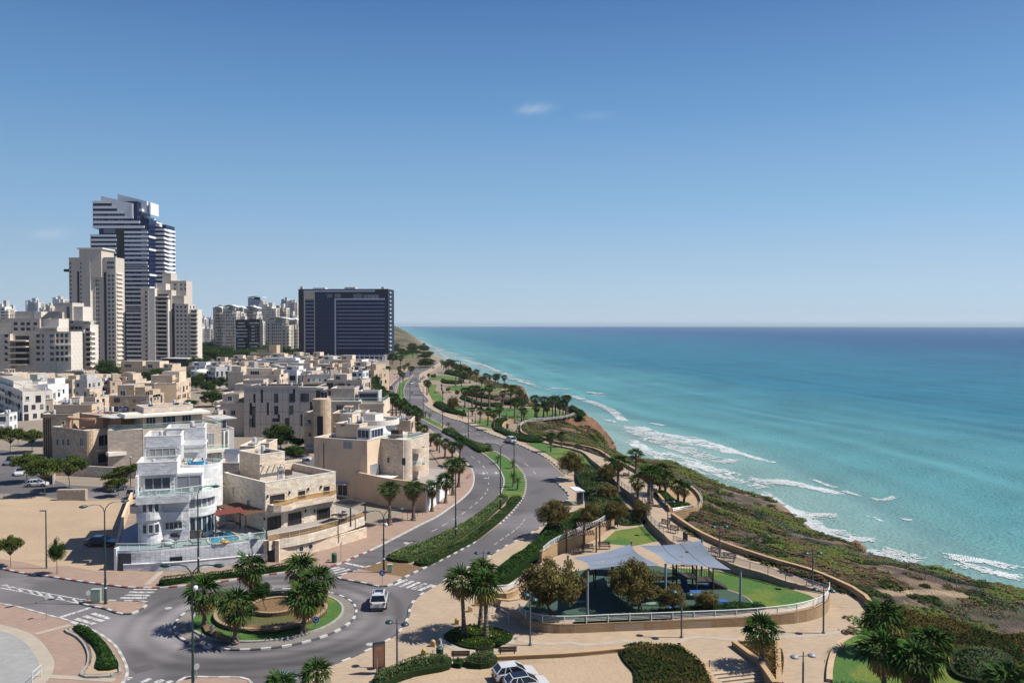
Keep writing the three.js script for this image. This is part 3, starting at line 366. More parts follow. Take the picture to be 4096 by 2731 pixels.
const sheet=(P, m, name, label, y)=>{ const b=new B();b.poly(P.map((p)=>V(p.x, y, p.z)));return b.build(name, m, null, ST(label, name));};
sheet(pts('C3', [820,575,1250,612,1600,680,2000,812,2070,850,1880,925,1530,935,1525,880,1400,790,1090,680,900,600], PY), M.lawn, 'lawn', 'curved lawn between the playground and the promenade railing', PY + .03);sheet(pts('C1', [1510,795,1630,690,1880,650,1920,690,2010,775,1780,820], PY), M.lawn, 'lawn', 'shaded lawn behind the blue sails', PY + .03);
const rubber=sheet(pts('C3', [300,560,700,560,900,610,1090,695,1400,805,1505,862,1525,892,1200,905,940,928,450,985,0,1020,-350,1030,-460,950,-330,760,-60,620], PY), mat('green_rubber', [.04,.09,.06], .95, { map: T.speck }), 'rubber_ground', 'green rubber surface of the playground', PY + .02);
for (const [x, y, r, c] of [[1140,735,.9, [.03,.13,.42]], [1242,868,.95, [.03,.13,.42]], [1040,780,.8, [.03,.13,.42]], [650,880,.6, [.2,.34,.2]], [715,826,.6, [.2,.34,.2]], [55,870,.5, [.2,.34,.2]], [870,925,.8, [.03,.13,.42]], [250,990,.9, [.05,.16,.45]], [120,625,.7, [.05,.16,.45]]]) { const b=new B().color(c);b.poly(ring(r, 20, G('C3', x, y, PY), PY + .032));b.build('coloured_disc', M.rough, rubber);}
{ const b=new B().color([.42,.36,.27]);const e=smooth(pts('C3', [820,568,900,603,1090,688,1400,798,1505,855,1530,892], PY), 1), o=offset(e, .16);b.ribbon(lift(e, .05), lift(o, .05));b.build('edging', M.kerbs, rubber);}
wall(smooth(pts('C1', [1620,618,1560,680,1490,735,1380,790,1220,850,1090,905,1000,960], PY), 1.6), .35,.1,2.3, 'garden_wall', 'tan block wall behind the pergola below the hedges');railing(smooth(pts('C1', [1580,575,1480,640,1340,700,1200,760,1090,815,1010,880], 2.35), 2), .8, 'steel railing above the pergola wall', { rails: 4, m: M.whitem });
wall(smooth(pts('C2', [1500,440,1440,500,1370,535,1290,545,1230,520], .7), 1), .4,.1,1.5, 'garden_wall', 'upper curved tan wall beside the plaza palms');wall(smooth(pts('C2', [1530,560,1440,590,1340,602,1250,585,1200,560], .13), 1), .35,.1,.95, 'garden_wall', 'lower curved tan wall beside the plaza palms');railing(smooth(pts('C2', [1480,380,1400,440,1330,465,1250,470], 1.3), 1.5), .8, 'white steel railing curving above the plaza palms', { rails: 5, m: M.whitem });
const lowW=[...pts('C2', [1120,1046,1250,1036,1500,1024,1900,1004,2352,962], .2), ...pts('C3', [650,1262,900,1252], .2)];
wall(smooth(lowW, 2), .4,0,.5, 'low_wall', 'low tan wall between the plaza and the sandy lot');wall(pts('C3', [905,1250,1030,1350,1130,1435,1165,1500,1215,1600], .2), .4,-1.6,.5, 'low_wall', 'tan wall between the dark planted bed and the stone steps');
wall(pts('C3', [1372,1240,1480,1320,1590,1405,1640,1470,1730,1600], .2), .4,-1.6,.62, 'planter_wall', 'slanting tan wall beside the stone steps');wall(pts('C3', [1400,1228,1600,1222,1745,1220], .2), .35,0,.55, 'planter_wall', 'tan wall at the back of the wedge planter');wall(pts('C3', [1752,1225,1760,1400,1768,1600], .2), .4,0,.55, 'planter_wall', 'straight tan wall on the right of the wedge planter');
wk(pts('C3', [1400,1235,1745,1228,1752,1600,1745,1600,1640,1450,1590,1390], 0), M.soil, 'planter_soil', 'dry soil in the wedge planter', .3);
{
const t=thing('stone_steps', 'broad pale stone steps going down beside the wedge planter', 'steps');const w=stepTop[0].distanceTo(stepTop[1]);t.position.copy(stepTop[0].clone().setY(.13));t.rotation.y=Math.atan2(-stepDir.z, stepDir.x);
for (let i=0;i < 10;i++) { const b=new B().color(1.25 - .1 * (i % 2));b.box(0,-1.9,.42 * i, w, -.17 * i - .001,.42 * (i + 1) + .03);b.build('step', M.tanpave, t);const n=new B().color([.6,.55,.47]);n.box(.02,-.17 * i - .035,.42 * (i + 1) - .03, w - .02,-.17 * i + .012,.42 * (i + 1) + .05);n.build('nosing', M.kerbs, t);}
}
railing([G('C3', 1150,1450,.13), G('C3', 1200,1520,-.6), G('C3', 1255,1600,-1.3)], .95, 'steel handrail on the left of the stone steps', { rails: 1 });railing([G('C3', 1590,1420,.13), G('C3', 1650,1500,-.5), G('C3', 1720,1600,-1.2)], .95, 'steel handrail on the right of the stone steps', { rails: 1 });
const nl=pts('C4', [815,1568,818,1480,850,1350,900,1280,975,1235], .13);
{ const b=new B();b.poly([...nl, ...pts('C4', [1060,1200,1250,1230,1500,1300,1750,1500,1900,1700,800,1700], .13)].map((p)=>V(p.x, .4, p.z)));b.build('lawn', M.lawn, null, ST('lawn under the fan palms in the lower right', 'lawn'));const e=smooth(nl, 1), o=offset(e, -.55), k=new B();k.color([1.2,1.15,1.05]);for (let i=0;i < e.length - 1;i++) k.hexa([e[i], e[i + 1], o[i + 1], o[i]].map((p)=>V(p.x, 0, p.z)).concat([e[i], e[i + 1], o[i + 1], o[i]].map((p)=>V(p.x, .45, p.z))));k.build('lawn_edging', M.tanpave, null, ST('pale stone edging round the lower right lawn', 'edging'));}
sheet(pts('C2', [740,840,850,770,1000,740,1200,735,1380,790,1440,850,1390,920,1200,985,950,985,800,930], .13), mat('pale_cobble', [.50,.43,.34], .9, { map: T.speck }), 'cobble_ring', 'pale cobbled ring round the three palms bed', .146);
{ const L=[...pts('C2', [1420,850,1550,885,1700,900,1850,885,2000,905,2200,890,2352,870], .13), ...pts('C3', [560,1215,700,1240,830,1220,960,1165,1150,1165,1400,1185,1700,1160,2000,1150,2200,1125,2352,1090], .13), ...pts('C4', [1000,1140,1030,1110,980,1090], .13)], s=smooth(L, 1.5), o=offset(s, .7), b=new B();b.ribbon(lift(s, .016), lift(o, .016));b.build('cobble_band', MM.pale_cobble, null, ST('pale wavy cobble band in the plaza paving', 'paving band'));}
sheet(pts('B2', [-300,1110,0,1150,150,1185,250,1240,310,1310,345,1400,350,1470,320,1540,270,1620,-300,1700], .13), M.grey, 'plaza', 'pale grey round plaza in the lower left corner', .148);
{ const s=smooth(pts('B2', [-200,1090,0,1128,170,1172,285,1235,360,1320,405,1400,400,1470,370,1530,300,1620], .13), 1), o=offset(s, 1.3), b=new B();b.ribbon(lift(s, .022), lift(o, .022));b.build('paving_band', MM.pale_cobble, null, ST('pale band of paving round the grey plaza', 'paving band'));}
for (const [a, l] of [[[265,1208,525,1140], 'pale paving strip across the pink paved corner by the crossing'], [[365,1528,860,1560], 'pale paving strip across the pink paved corner at the bottom'], [[1105,835,1215,735], 'pale paving strip across the pavement by the white villa']]) sheet(bar4('B2', ...a, .75), MM.pale_cobble, 'paving_strip', l, .15);
{ const P=pts('B2', [495,1172,560,1150,700,1235,800,1320,870,1410,893,1480,893,1510,620,1522,665,1440,672,1360,640,1280,580,1220], .13);wk(P, M.lot, 'planting_bed', 'sandy planting bed in the lower left corner', .22);kerb(smooth(P.map((p)=>V(p.x, .1, p.z)), 1, true), [CG, CG.map((c)=>c * .9)], 'kerb', 'stone edging of the lower left planting bed', .25, true, 300,.4);}
{ const F_=[...pts('C4', [0,228,200,310,370,370,480,440,600,500,680,560], -1.2), ...pts('C4', [760,572,1010,618,1290,690,1500,740,1700,790,1900,850,2080,915,2257,970,2450,1040], -1)], t=thing('wire_fence', 'rusty wire mesh fence running along the cliff top scrub', 'fence'), c=new THREE.CatmullRomCurve3(F_, false, 'centripetal'), n=46, Q=c.getSpacedPoints(n), g=new B().bar(V(0,-1.2,0), V(0,1.25,0), .045,.045,5).geometry();for (const q of Q) { q.y=duneY(q.x, q.z) + .1;put(g, 'post', M.steel, t).position.copy(q);} for (let r=0;r < 4;r++) { const b=new B();b.path(Q.map((q)=>V(q.x, q.y + 1.22 - r * .32, q.z)), r ? .012 : .035,4);b.build('rail', M.steel, t);} }

const plaster=(key, c)=>mat('plaster_' + key, c, .92, { map: T.plaster }), stone=(key, c)=>mat('stone_' + key, c, .92, { map: T.stone });
const K={
cream: plaster('cream', [0.90,0.73,0.56]), white: plaster('white', [0.95,0.95,0.95]), tan: plaster('tan', [0.85,0.65,0.47]), sand: plaster('sand', [0.80,0.59,0.40]), ochre: plaster('ochre', [0.82,0.64,0.44]), haze: mat('blue_grey_facade', [.36,.43,.56], .6), grey: plaster('grey', [0.61,0.60,0.59]), pale: plaster('pale', [0.95,0.88,0.78]), terra: plaster('terracotta', [0.56,0.32,0.20]), charcoal: plaster('charcoal', [.03,.032,.042]),  // haze: bluish veil of distance put into the facade colour
sCream: stone('cream', [0.90,0.72,0.54]), sWhite: stone('white', [0.95,0.95,0.95]), sBeige: stone('beige', [0.80,0.66,0.54]), sTan: stone('tan', [0.72,0.54,0.37]), sTower: stone('tower', [0.80,0.70,0.60]), sPaleSunlit: stone('pale', [0.95,0.86,0.75]),  // pale stone also carries the sunlit tone of tower faces in its colour
roof: mat('roof_felt', [.44,.40,.35], .95, { map: T.sand }), roofW: mat('roof_white', [.60,.585,.56], .9, { map: T.plaster }), deck: mat('deck_tiles', [.42,.38,.34], .85, { map: T.paver }),
};
const WG={};
const winMat={ glass: ()=>glass(), dark: ()=>mat('dark_opening', [.018,.018,.024], .5), shutter: ()=>mat('shutter_slats', [.36,.35,.34], .7), curtain: ()=>mat('curtained_glass', [.30,.31,.34], .25), tint: ()=>mat('tinted_glass', [.03,.05,.10], .06) };
function winGeo(w, h, m, sill) { // frame with mullions;pane
const k=[w.toFixed(1), h.toFixed(1), m, sill].join();if (WG[k]) return WG[k];const f=new B(), t=Math.min(.09, w * .12);
f.box(-w / 2, -h / 2,0, -w / 2 + t, h / 2,.1).box(w / 2 - t, -h / 2,0, w / 2, h / 2,.1).box(-w / 2 + t, h / 2 - t, 0, w / 2 - t, h / 2,.1).box(-w / 2 + t, -h / 2,0, w / 2 - t, -h / 2 + t, .1);if (sill) f.box(-w / 2 - .08, -h / 2 - .09,0, w / 2 + .08, -h / 2 - .002,.17);
for (let i=1;i < m;i++) { const x=-w / 2 + w * i / m;f.box(x - .03, -h / 2 + t, 0, x + .03, h / 2 - t, .09);} const p=new B().box(-w / 2 + t, -h / 2 + t, 0, w / 2 - t, h / 2 - t, .035);return WG[k]=[f.geometry(), p.geometry()];
}
class House {
constructor(name, label, cat, o, turn, w, h, group) { this.g=thing(name, label, cat, o, turn, group);this.g.updateMatrixWorld(true);this.inv=this.g.matrixWorld.clone().invert();this.w=w;this.h=h;this.bs={};this.parts=[];this.roof={};}
static edge(name, label, f, x1, y1, x2, y2, h, o={}) { const a=G(f, x1, y1, h), c=G(f, x2, y2, h), d=c.clone().sub(a);return new House(name, label, o.cat ?? 'house', V(a.x, 0, a.z), Math.atan2(-d.z, d.x), d.length(), h, o.group);}
static tower(name, label, f, xl, xr, yt, z, turn=0, cat='building', group) { const a=atZ(f, xl, yt, z), c=atZ(f, xr, yt, z);return new House(name, label, cat, V(a.x, 0, z), turn, (c.x - a.x) / Math.cos(turn), a.y, group);}
L(f, x, y) { const r=ray(f, x, y), o=V(0, EYE, 0).applyMatrix4(this.inv), d=r.transformDirection(this.inv);return [o, d];}
px(f, x, y, z=0) { const [o, d]=this.L(f, x, y), t=(z - o.z) / d.z;return [o.x + d.x * t, o.y + d.y * t];}
pxX(f, x, y, X) { const [o, d]=this.L(f, x, y), t=(X - o.x) / d.x;return [o.z + d.z * t, o.y + d.y * t];}
pxY(f, x, y, Y) { const [o, d]=this.L(f, x, y), t=(Y - o.y) / d.y;return [o.x + d.x * t, o.z + d.z * t];}
b(m, part='wall') { return (this.bs[part + '|' + m.name] ??= [new B(), m, part])[0];}
vol(x0, x1, z0, z1, y0, y1, m, par=.6, roofM=K.roof, coping=.07) {
const b=this.b(m), t=.22;b.box(x0, y0, z0, x1, y1, z1,61);if (par <= 0) { this.b(roofM, 'roof').box(x0 - .0, y1, z0, x1, y1 + .06, z1);return this;}
const c=this.b(K.pale, 'coping'), e=coping;for (const [a, q, d, s] of [[x0 - e, z1 - t, x1 + e, z1 + e], [x0 - e, z0 - e, x1 + e, z0 + t], [x0 - e, z0 + t, x0 + t, z1 - t], [x1 - t, z0 + t, x1 + e, z1 - t]]) c.box(a, y1, q, d, y1 + .08, s);
const i=this.b(m);i.quad(V(x0 + t, y1, z1 - t), V(x1 - t, y1, z1 - t), V(x1 - t, y1 - par, z1 - t), V(x0 + t, y1 - par, z1 - t));i.quad(V(x0 + t, y1, z0 + t), V(x1 - t, y1, z0 + t), V(x1 - t, y1 - par, z0 + t), V(x0 + t, y1 - par, z0 + t));i.quad(V(x0 + t, y1, z0 + t), V(x0 + t, y1, z1 - t), V(x0 + t, y1 - par, z1 - t), V(x0 + t, y1 - par, z0 + t));i.quad(V(x1 - t, y1, z0 + t), V(x1 - t, y1, z1 - t), V(x1 - t, y1 - par, z1 - t), V(x1 - t, y1 - par, z0 + t));
this.b(roofM, 'roof').quad(V(x0 + t, y1 - par, z1 - t), V(x1 - t, y1 - par, z1 - t), V(x1 - t, y1 - par, z0 + t), V(x0 + t, y1 - par, z0 + t));return this;
}
volPx(f, xl, yl, xr, yr, y1, depth, y0, m, par, roofM) { const a=this.pxY(f, xl, yl, y1), c=this.pxY(f, xr, yr, y1), z=(a[1] + c[1]) / 2;this.vol(a[0], c[0], z - depth, z, y0, y1, m, par, roofM);return [a[0], c[0], z - depth, z];}
obl(f, x0, x1, yt, k, m, ww=1.4, cols=[.3,.7], rows=[], zA=.02) { // a wall standing oblique to the front, turned to the right, with its windows
const a=this.px(f, x0, yt, zA), c=this.px(f, x1, yt, zA - k), q=[V(a[0], 0, zA), V(c[0], 0, zA - k), V(c[0], 0, zA - k - 3), V(a[0], 0, zA - k - 3)];this.b(m).hexa([...q, ...q.map((p)=>V(p.x, a[1], p.z))]);const d=q[1].clone().sub(q[0]), L=d.length();d.divideScalar(L);const n=V(-d.z, 0, d.x), b=this.b(winMat.dark(), 'windows');for (const v of rows) for (const t of cols) { const u=[t * L - ww / 2, t * L + ww / 2].map((w)=>q[0].clone().addScaledVector(d, w)), r=[u[0], u[1], u[1].clone().addScaledVector(n, .08), u[0].clone().addScaledVector(n, .08)];b.hexa([...r.map((p)=>V(p.x, v, p.z)), ...r.map((p)=>V(p.x, v + 1.6, p.z))]);} return this;
}
cyl(x, z, r, y0, y1, m, o={}) { const n=o.n ?? 28, b=this.b(m, o.part ?? 'wall'), a0=o.a0 ?? 0, a1=o.a1 ?? 2 * Math.PI;for (let i=0;i < n;i++) { const t=a0 + (a1 - a0) * i / n, s=a0 + (a1 - a0) * (i + 1) / n, p=V(x + r * Math.cos(t), y0, z + r * Math.sin(t)), q=V(x + r * Math.cos(s), y0, z + r * Math.sin(s)), P=p.clone().setY(y1), Q=q.clone().setY(y1);b.quad(q, p, P, Q);if (o.th) { const k=(r - o.th) / r, ip=V(x + (P.x - x) * k, y1, z + (P.z - z) * k), iq=V(x + (Q.x - x) * k, y1, z + (Q.z - z) * k);b.quad(P, Q, iq, ip);b.quad(ip, iq, iq.clone().setY(y0), ip.clone().setY(y0));} else b.tri(P, Q, V(x, y1, z));if (o.under) b.tri(q, p, V(x, y0, z));} if (o.floor !== undefined) { const f=this.b(o.floorM ?? K.roof, 'roof');for (let i=0;i < n;i++) { const t=a0 + (a1 - a0) * i / n, s=a0 + (a1 - a0) * (i + 1) / n;f.tri(V(x + r * Math.cos(s), o.floor, z + r * Math.sin(s)), V(x + r * Math.cos(t), o.floor, z + r * Math.sin(t)), V(x, o.floor, z));} } return this;}
put(geo, name, m, x, y, z, ry=0, parent=this.g, data) { const o=put(geo, name, m, parent, data);o.position.set(x, y, z);o.rotation.y=ry;return o;}
win(face, pl, u0, v0, u1, v1, o={}) { // face f: the plane z=pl, r: x=pl looking right, l: x=pl looking left
const w=Math.abs(u1 - u0), h=Math.abs(v1 - v0), c=(u0 + u1) / 2, y=(v0 + v1) / 2;if (w < .15 || h < .15 || w > 20 || h > 8) return this;const [fg, pg]=winGeo(Math.round(w * 10) / 10, Math.round(h * 10) / 10, o.m ?? Math.max(1, Math.round(w / .9)), o.sill ?? 1);
const fm=o.frame ?? M.whitem, p=face === 'f' ? [c, y, pl, 0] : face === 'r' ? [pl, y, c, Math.PI / 2] : [pl, y, c, -Math.PI / 2], W=this.put(fg, o.name ?? 'window', fm, ...p);put(pg, 'pane', winMat[o.k ?? 'glass'](), W);return this;
}
wpx(face, pl, f, x0, y0, x1, y1, o) { const q=face === 'f' ? (x, y)=>this.px(f, x, y, pl) : (x, y)=>this.pxX(f, x, y, pl);const ym=(y0 + y1) / 2, a=q(x0, ym), c=q(x1, ym), t=q((x0 + x1) / 2, y0), d=q((x0 + x1) / 2, y1);return this.win(face, pl, a[0], d[1], c[0], t[1], o);}
grid(face, pl, us, vs, w, h, o={}) { // many far windows in one part
const b=this.b(winMat[o.k ?? 'glass'](), o.part ?? 'windows'), s=this.b(o.frame ?? K.pale, 'window_sills');for (const u of us) for (const v of vs) { if (o.skip && rnd() < o.skip) continue;const e=.07;if (face === 'f') { b.box(u - w / 2, v, pl, u + w / 2, v + h, pl + e, 55);s.box(u - w / 2 - .1, v - .14, pl, u + w / 2 + .1, v - .002, pl + .18);} else { const g=face === 'r' ? 1 : -1;b.box(Math.min(pl, pl + g * e), v, u - w / 2, Math.max(pl, pl + g * e), v + h, u + w / 2);s.box(Math.min(pl, pl + g * .18), v - .14, u - w / 2 - .1, Math.max(pl, pl + g * .18), v - .002, u + w / 2 + .1);} } return this;
}
clad(pl, u0, v0, u1, v1, sw, sh, cols, face='f', holes=[]) { // stones of a facade, each with its own edges, joined
const b=this.b(M.kerbs, 'stone_cladding');let r=0;for (let v=v0;v < v1 - .05;v += sh, r++) for (let u=u0 - (r % 2) * sw * .5;u < u1;u += sw) { const a=Math.max(u0, u + .012), c=Math.min(u1, u + sw - .012), d=Math.min(v1, v + sh - .014);if (c - a < .08 || holes.some((q)=>a < q[2] && c > q[0] && v < q[3] && d > q[1])) continue;const k=rr(.86,1.12), q=cols[Math.floor(rnd() * cols.length)], e=rr(.025,.05);b.color(q.map((x)=>x * k));face === 'f' ? b.box(a, v, pl, c, d, pl + e, 62 & ~16) : face === 'r' ? b.box(pl, v, a, pl + e, d, c) : b.box(pl - e, v, a, pl, d, c);} b.color(1);return this;
}
rail(P, h=1, o={}) { // glass balustrade along local points
const b=this.b(o.m ?? M.whitem, 'balustrade'), g=this.b(o.glass ?? clearGlass(), 'glass_panels'), c=new THREE.CatmullRomCurve3(P, false, 'centripetal'), n=Math.max(1, Math.round(c.getLength() / 1.5)), Q=o.sharp ? P : c.getSpacedPoints(n * 2);b.path(Q.map((p)=>V(p.x, p.y + h, p.z)), .035,4);for (let i=0;i < Q.length;i += o.sharp ? 1 : 2) b.bar(Q[i], V(Q[i].x, Q[i].y + h, Q[i].z), .03,.03,4);for (let i=0;i < Q.length - 1;i++) g.quad(V(Q[i].x, Q[i].y + .08, Q[i].z), V(Q[i + 1].x, Q[i + 1].y + .08, Q[i + 1].z), V(Q[i + 1].x, Q[i + 1].y + h - .05, Q[i + 1].z), V(Q[i].x, Q[i].y + h - .05, Q[i].z));return this;
}
slab(x0, x1, z0, z1, y0, y1, m=K.pale, part='slab') { this.b(m, part).box(x0, y0, z0, x1, y1, z1);return this;}
pergola(x0, x1, z0, z1, y, n, m=K.white, posts=true, along='x') { const b=this.b(m, 'pergola');b.box(x0, y, z0, x1, y + .25, z0 + .15).box(x0, y, z1 - .15, x1, y + .25, z1).box(x0, y, z0 + .15, x0 + .15, y + .25, z1 - .15).box(x1 - .15, y, z0 + .15, x1, y + .25, z1 - .15);for (let i=1;i < n;i++) { if (along === 'x') { const z=z0 + (z1 - z0) * i / n;b.box(x0 + .15, y + .05, z - .06, x1 - .15, y + .2, z + .06);} else { const x=x0 + (x1 - x0) * i / n;b.box(x - .06, y + .05, z0 + .15, x + .06, y + .2, z1 - .15);} } return this;}
tank(x, y, z, s=1) { const t=this.put(TANK, 'water_tank', M.gloss, x, y, z, rr(0,6));t.scale.setScalar(s);if (rnd() < .7) this.put(SOLAR, 'solar_panel', M.gloss, x + rr(-.3,.3), y, z + 1.1,-.6 + rr(-.3,.3));return this;}
ac(x, y, z, ry=0) { const a=this.put(ACU, 'air_conditioner', M.any, x, y, z, ry);put(ACF, 'fan_grille', M.dark, a);return this;}
dish(x, y, z, ry) { this.put(DISH, 'satellite_dish', M.any, x, y, z, ry ?? rr(-1,1));return this;}
gear(x0, x1, z0, z1, y, n=2) { n++;for (let i=0;i < n;i++) this.tank(rr(x0 + .8, x1 - .8), y, rr(z0 + 1, z1 - 1.6), rr(.85,1.1));if (rnd() < .6) this.dish(rr(x0 + 1, x1 - 1), y, rr(z0 + 1, z1 - 1));for (let i=0;i < n;i++) this.ac(rr(x0 + 1, x1 - 1), y, rr(z0 + .8, z1 - .8), rr(-.4,.4));return this;}
auto(x0, x1, z0, z1, floors, o={}) { // windows and balconies of an ordinary house
const y0=o.y0 ?? 0, fh=o.fh ?? 3;for (let f=o.from ?? 0;f < floors;f++) { for (let u=x0 + rr(.8,1.6);u < x1 - 1.2;u += rr(1.9,3.4)) { const k=rnd(), w=k < .25 ? .7 : k < .6 ? 1.2 : k < .8 ? 1.9 : 2.8, h=k > .8 ? 2.2 : k < .25 ? .8 : 1.25, v=y0 + f * fh + (h > 2 ? .25 : 1);if (u + w / 2 < x1 - .3) this.win('f', z1, u - w / 2, v, u + w / 2, v + h, { k: ['glass', 'dark', 'shutter', 'dark'][Math.floor(rnd() * 4)], frame: rnd() < .65 ? M.dark : M.whitem });} if (o.right !== 0) for (let u=z1 - rr(1,1.6);u > z0 + 1;u -= rr(2,3.4)) { const w=rr(.8,1.7), h=rnd() < .4 ? 2.1 : 1.25, v=y0 + f * fh + (h > 2 ? .25 : 1);this.win('r', x1, u - w / 2, v, u + w / 2, v + h, { k: ['glass', 'dark', 'shutter'][Math.floor(rnd() * 3)], frame: rnd() < .65 ? M.dark : M.whitem });} } return this;
}
done() { for (const [b, m, part] of Object.values(this.bs)) b.build(part, m, this.g, ['windows', 'window_sills', 'stone_cladding', 'glass_panels', 'floor_bands', 'balconies'].includes(part) ? { kind: 'stuff' } : undefined);return this;}
}
const TANK=new B().color([.68,.68,.68]).geo(new THREE.LatheGeometry([[0,.25], [.3,.25], [.33,.3], [.33,1.5], [.3,1.56], [0,1.6]].map((p)=>new THREE.Vector2(...p)), 14)).color(.2).bar(V(-.2,0,0), V(-.2,.3,0), .03).bar(V(.2,0,.1), V(.2,.3,.1), .03).geometry();
const SOLAR=(()=>{ const b=new B().color([.02,.025,.05]);b.hexa([V(-.5,.15,.8), V(.5,.15,.8), V(.5,.8,-.3), V(-.5,.8,-.3), V(-.5,.22,.83), V(.5,.22,.83), V(.5,.87,-.27), V(-.5,.87,-.27)]);b.color(.3).bar(V(-.4,0,-.25), V(-.4,.8,-.25), .025).bar(V(.4,0,-.25), V(.4,.8,-.25), .025);return b.geometry();})();
const ACU=new B().color([.62,.60,.56]).box(-.45,.05,-.18,.45,.75,.18).geometry(), ACF=new B().bar(V(.1,.4,.17), V(.1,.4,.2), .25,.25,14).geometry();
const DISH=new B().color([.55,.54,.52]).geo(new THREE.SphereGeometry(.75,14,5,0,6.283,0,.85), new THREE.Matrix4().makeRotationX(2.2).setPosition(0,1.05,-.35)).color(.3).bar(V(0,0,0), V(0,1,-.1), .04).bar(V(0,1,-.1), V(0,1.35,.45), .015).geometry();
const STW=[[.86,.86,.89], [.78,.78,.82], [.9,.9,.91], [.82,.81,.85]], STC=[[.93,.81,.66], [.88,.75,.58], [.95,.86,.72], [.9,.74,.56]], STB=[[.76,.66,.55], [.80,.69,.57], [.72,.61,.5]];

{
const h=House.edge('white_villa', 'white stone villa with round balconies and a turquoise pool by the roundabout', 'B1', 330,1110,760,1080,3.0, { cat: 'villa' }), T0=2.8, w=h.w;h.g.position.y=0;const m=K.sWhite, R0=K.roofW;
h.vol(-.1, w, -13,0, T0,9, m, 0, R0);h.cyl(1.6,-.35,1.5, T0,9, m, { n: 20 });h.cyl(w + .5,-3.6,2.6, T0,9, m, { n: 32 });h.cyl(w + 1,-8.4,3.2, T0,12.4, m, { n: 36, th: .2, floor: 12 , floorM: K.deck });
h.cyl(w + .5,-3.6,3,5.9,7, m, { n: 32, under: 1 });h.cyl(w + .5,-3.6,3.2,8.4,9.4, m, { n: 36, th: .2, floor: 9.05, under: 1, floorM: K.roofW });h.cyl(1.6,-.35,1.75,6.2,7.2, m, { n: 20, under: 1 });
h.b(m).box(-.2,8.4,0, w + .2,9.4,1.35,61);h.b(R0, 'roof').box(.0,9.05,-.1, w, 9.09,1.2);h.b(m).box(-.25,5.8,-.01, w * .86,7,.5);h.cyl(-.3,-5.5,1.5,6.1,7.1, K.cream, { a0: 1.6, a1: 4.7, n: 14, th: .15, floor: 6.3, under: 1 });
h.vol(.1,4.6,-10,-1.3,9,12, m, 0, R0);h.vol(-.25,4.9,-6.6,-.9,12,13.7, m, 1.1, R0);h.vol(.1,5,-13.2,-6.5,12,16.6, m, 1, R0);h.vol(2.5,8,-17.5,-12,9,17, m, .9, R0);h.slab(4.6,8.2,-6.2,-1.4,11.7,12, K.white, 'roof');h.slab(-.35,-.05,-1.1,.4,9.3,12.1, K.sWhite, 'fin');h.slab(7.6,7.85,-5.6,-2.2,9.2,11.4, m, 'wall');
h.win('f', -1.28,.6,9.9,4,11.6, { m: 3, k: 'glass' });h.win('f', -1.5,4.75,9.1,8,11.6, { m: 2, k: 'curtain' });h.slab(4.65,8.1,-6,-1.56,9.05,11.7, K.white, 'wall');
for (let i=0;i < 3;i++) { const a=.6 + i * .5;h.put(winGeo(.7,1.4,1,0)[0], 'window', M.whitem, 1.6 + 1.52 * Math.cos(a + .45), 7.95,-.35 + 1.52 * Math.sin(a + .45), Math.PI / 2 - a - .45).add(new THREE.Mesh(winGeo(.7,1.4,1,0)[1], glass()));}
for (let i=0;i < 3;i++) { const a=.6 + i * .5;h.put(winGeo(.7,1.3,1,0)[0], 'window', M.whitem, 1.6 + 1.52 * Math.cos(a + .45), 5,-.35 + 1.52 * Math.sin(a + .45), Math.PI / 2 - a - .45).add(new THREE.Mesh(winGeo(.7,1.3,1,0)[1], glass()));}
for (let i=0;i < 8;i++) { const a=-.5 + i * .3;for (const [y, hh, k] of [[7.72,1.4, 'curtain'], [4.6,2.4, 'glass']]) { const g=winGeo(.8, hh, 1,0), o=h.put(g[0], 'window', M.whitem, w + .5 + 2.62 * Math.cos(a), y, -3.6 + 2.62 * Math.sin(a), Math.PI / 2 - a);put(g[1], 'pane', winMat[k](), o);} }
h.g.traverse((o)=>{ if (o.isMesh && !o.name) o.name='pane';});h.win('f', .02,3.3,4.5,5.6,5.6, { m: 4 });h.win('f', .02,.02,5.6,.7,6.1, { k: 'dark' });h.win('r', 4.92,-4,10,-2,11.4, {});h.win('f', -6.48,.6,13.75,4.3,14.9, { k: 'shutter' });
h.rail([V(-.05,9.4,1.25), V(w * .5,9.4,1.3), V(w * .8,9.4,.6), ...[-.15,.1,-.3,-.6].sort((a, c)=>c - a).map((t)=>V(w + .5 + 3.1 * Math.cos(t + .9), 9.4,-3.6 + 3.1 * Math.sin(t + .9))), V(w + 3.5,9.4,-4.2)], .85);
h.rail([-1.1,-.6,-.1,.4,.9].map((t)=>V(w + 1 + 3.1 * Math.cos(t), 12.4,-8.4 + 3.1 * Math.sin(t))), .8, { m: M.dark });h.pergola(5,8.4,-11.5,-7,15,6, K.white);h.slab(8.05,8.35,-7.4,-7.1,12.2,15, K.white, 'column');h.tank(1.6,12.6,-3.2,.8);h.tank(2,15.6,-9.5,.9);h.tank(6,16.2,-14.6);h.ac(4.6,16.2,-14,.3);
h.clad(.0,2.9, T0, w, 5.78,.62,.3, STW, 'f', [[3.2,4.4,5.7,5.75]]);h.clad(.51,-.2,5.82, w * .85,7,.62,.3, STW);h.clad(1.36,-.2,8.42, w + .2,9.38,.62,.3, STW);h.clad(-.88,-.2,12,4.85,13.65,.7,.3, STW);h.clad(-1.28,.2,9.1,4.5,12,.62,.3, STW, 'f', [[.4,9.7,4.1,11.8]]);h.clad(-6.48,.2,13,4.95,16.5,.7,.3, STW, 'f', [[.5,13.5,4.4,15]]);h.clad(-11.98,5.1,14,7.9,16.9,.7,.3, STW);h.clad(.0,2.9,7.05, w, 8.38,.62,.3, STW);h.done();
}
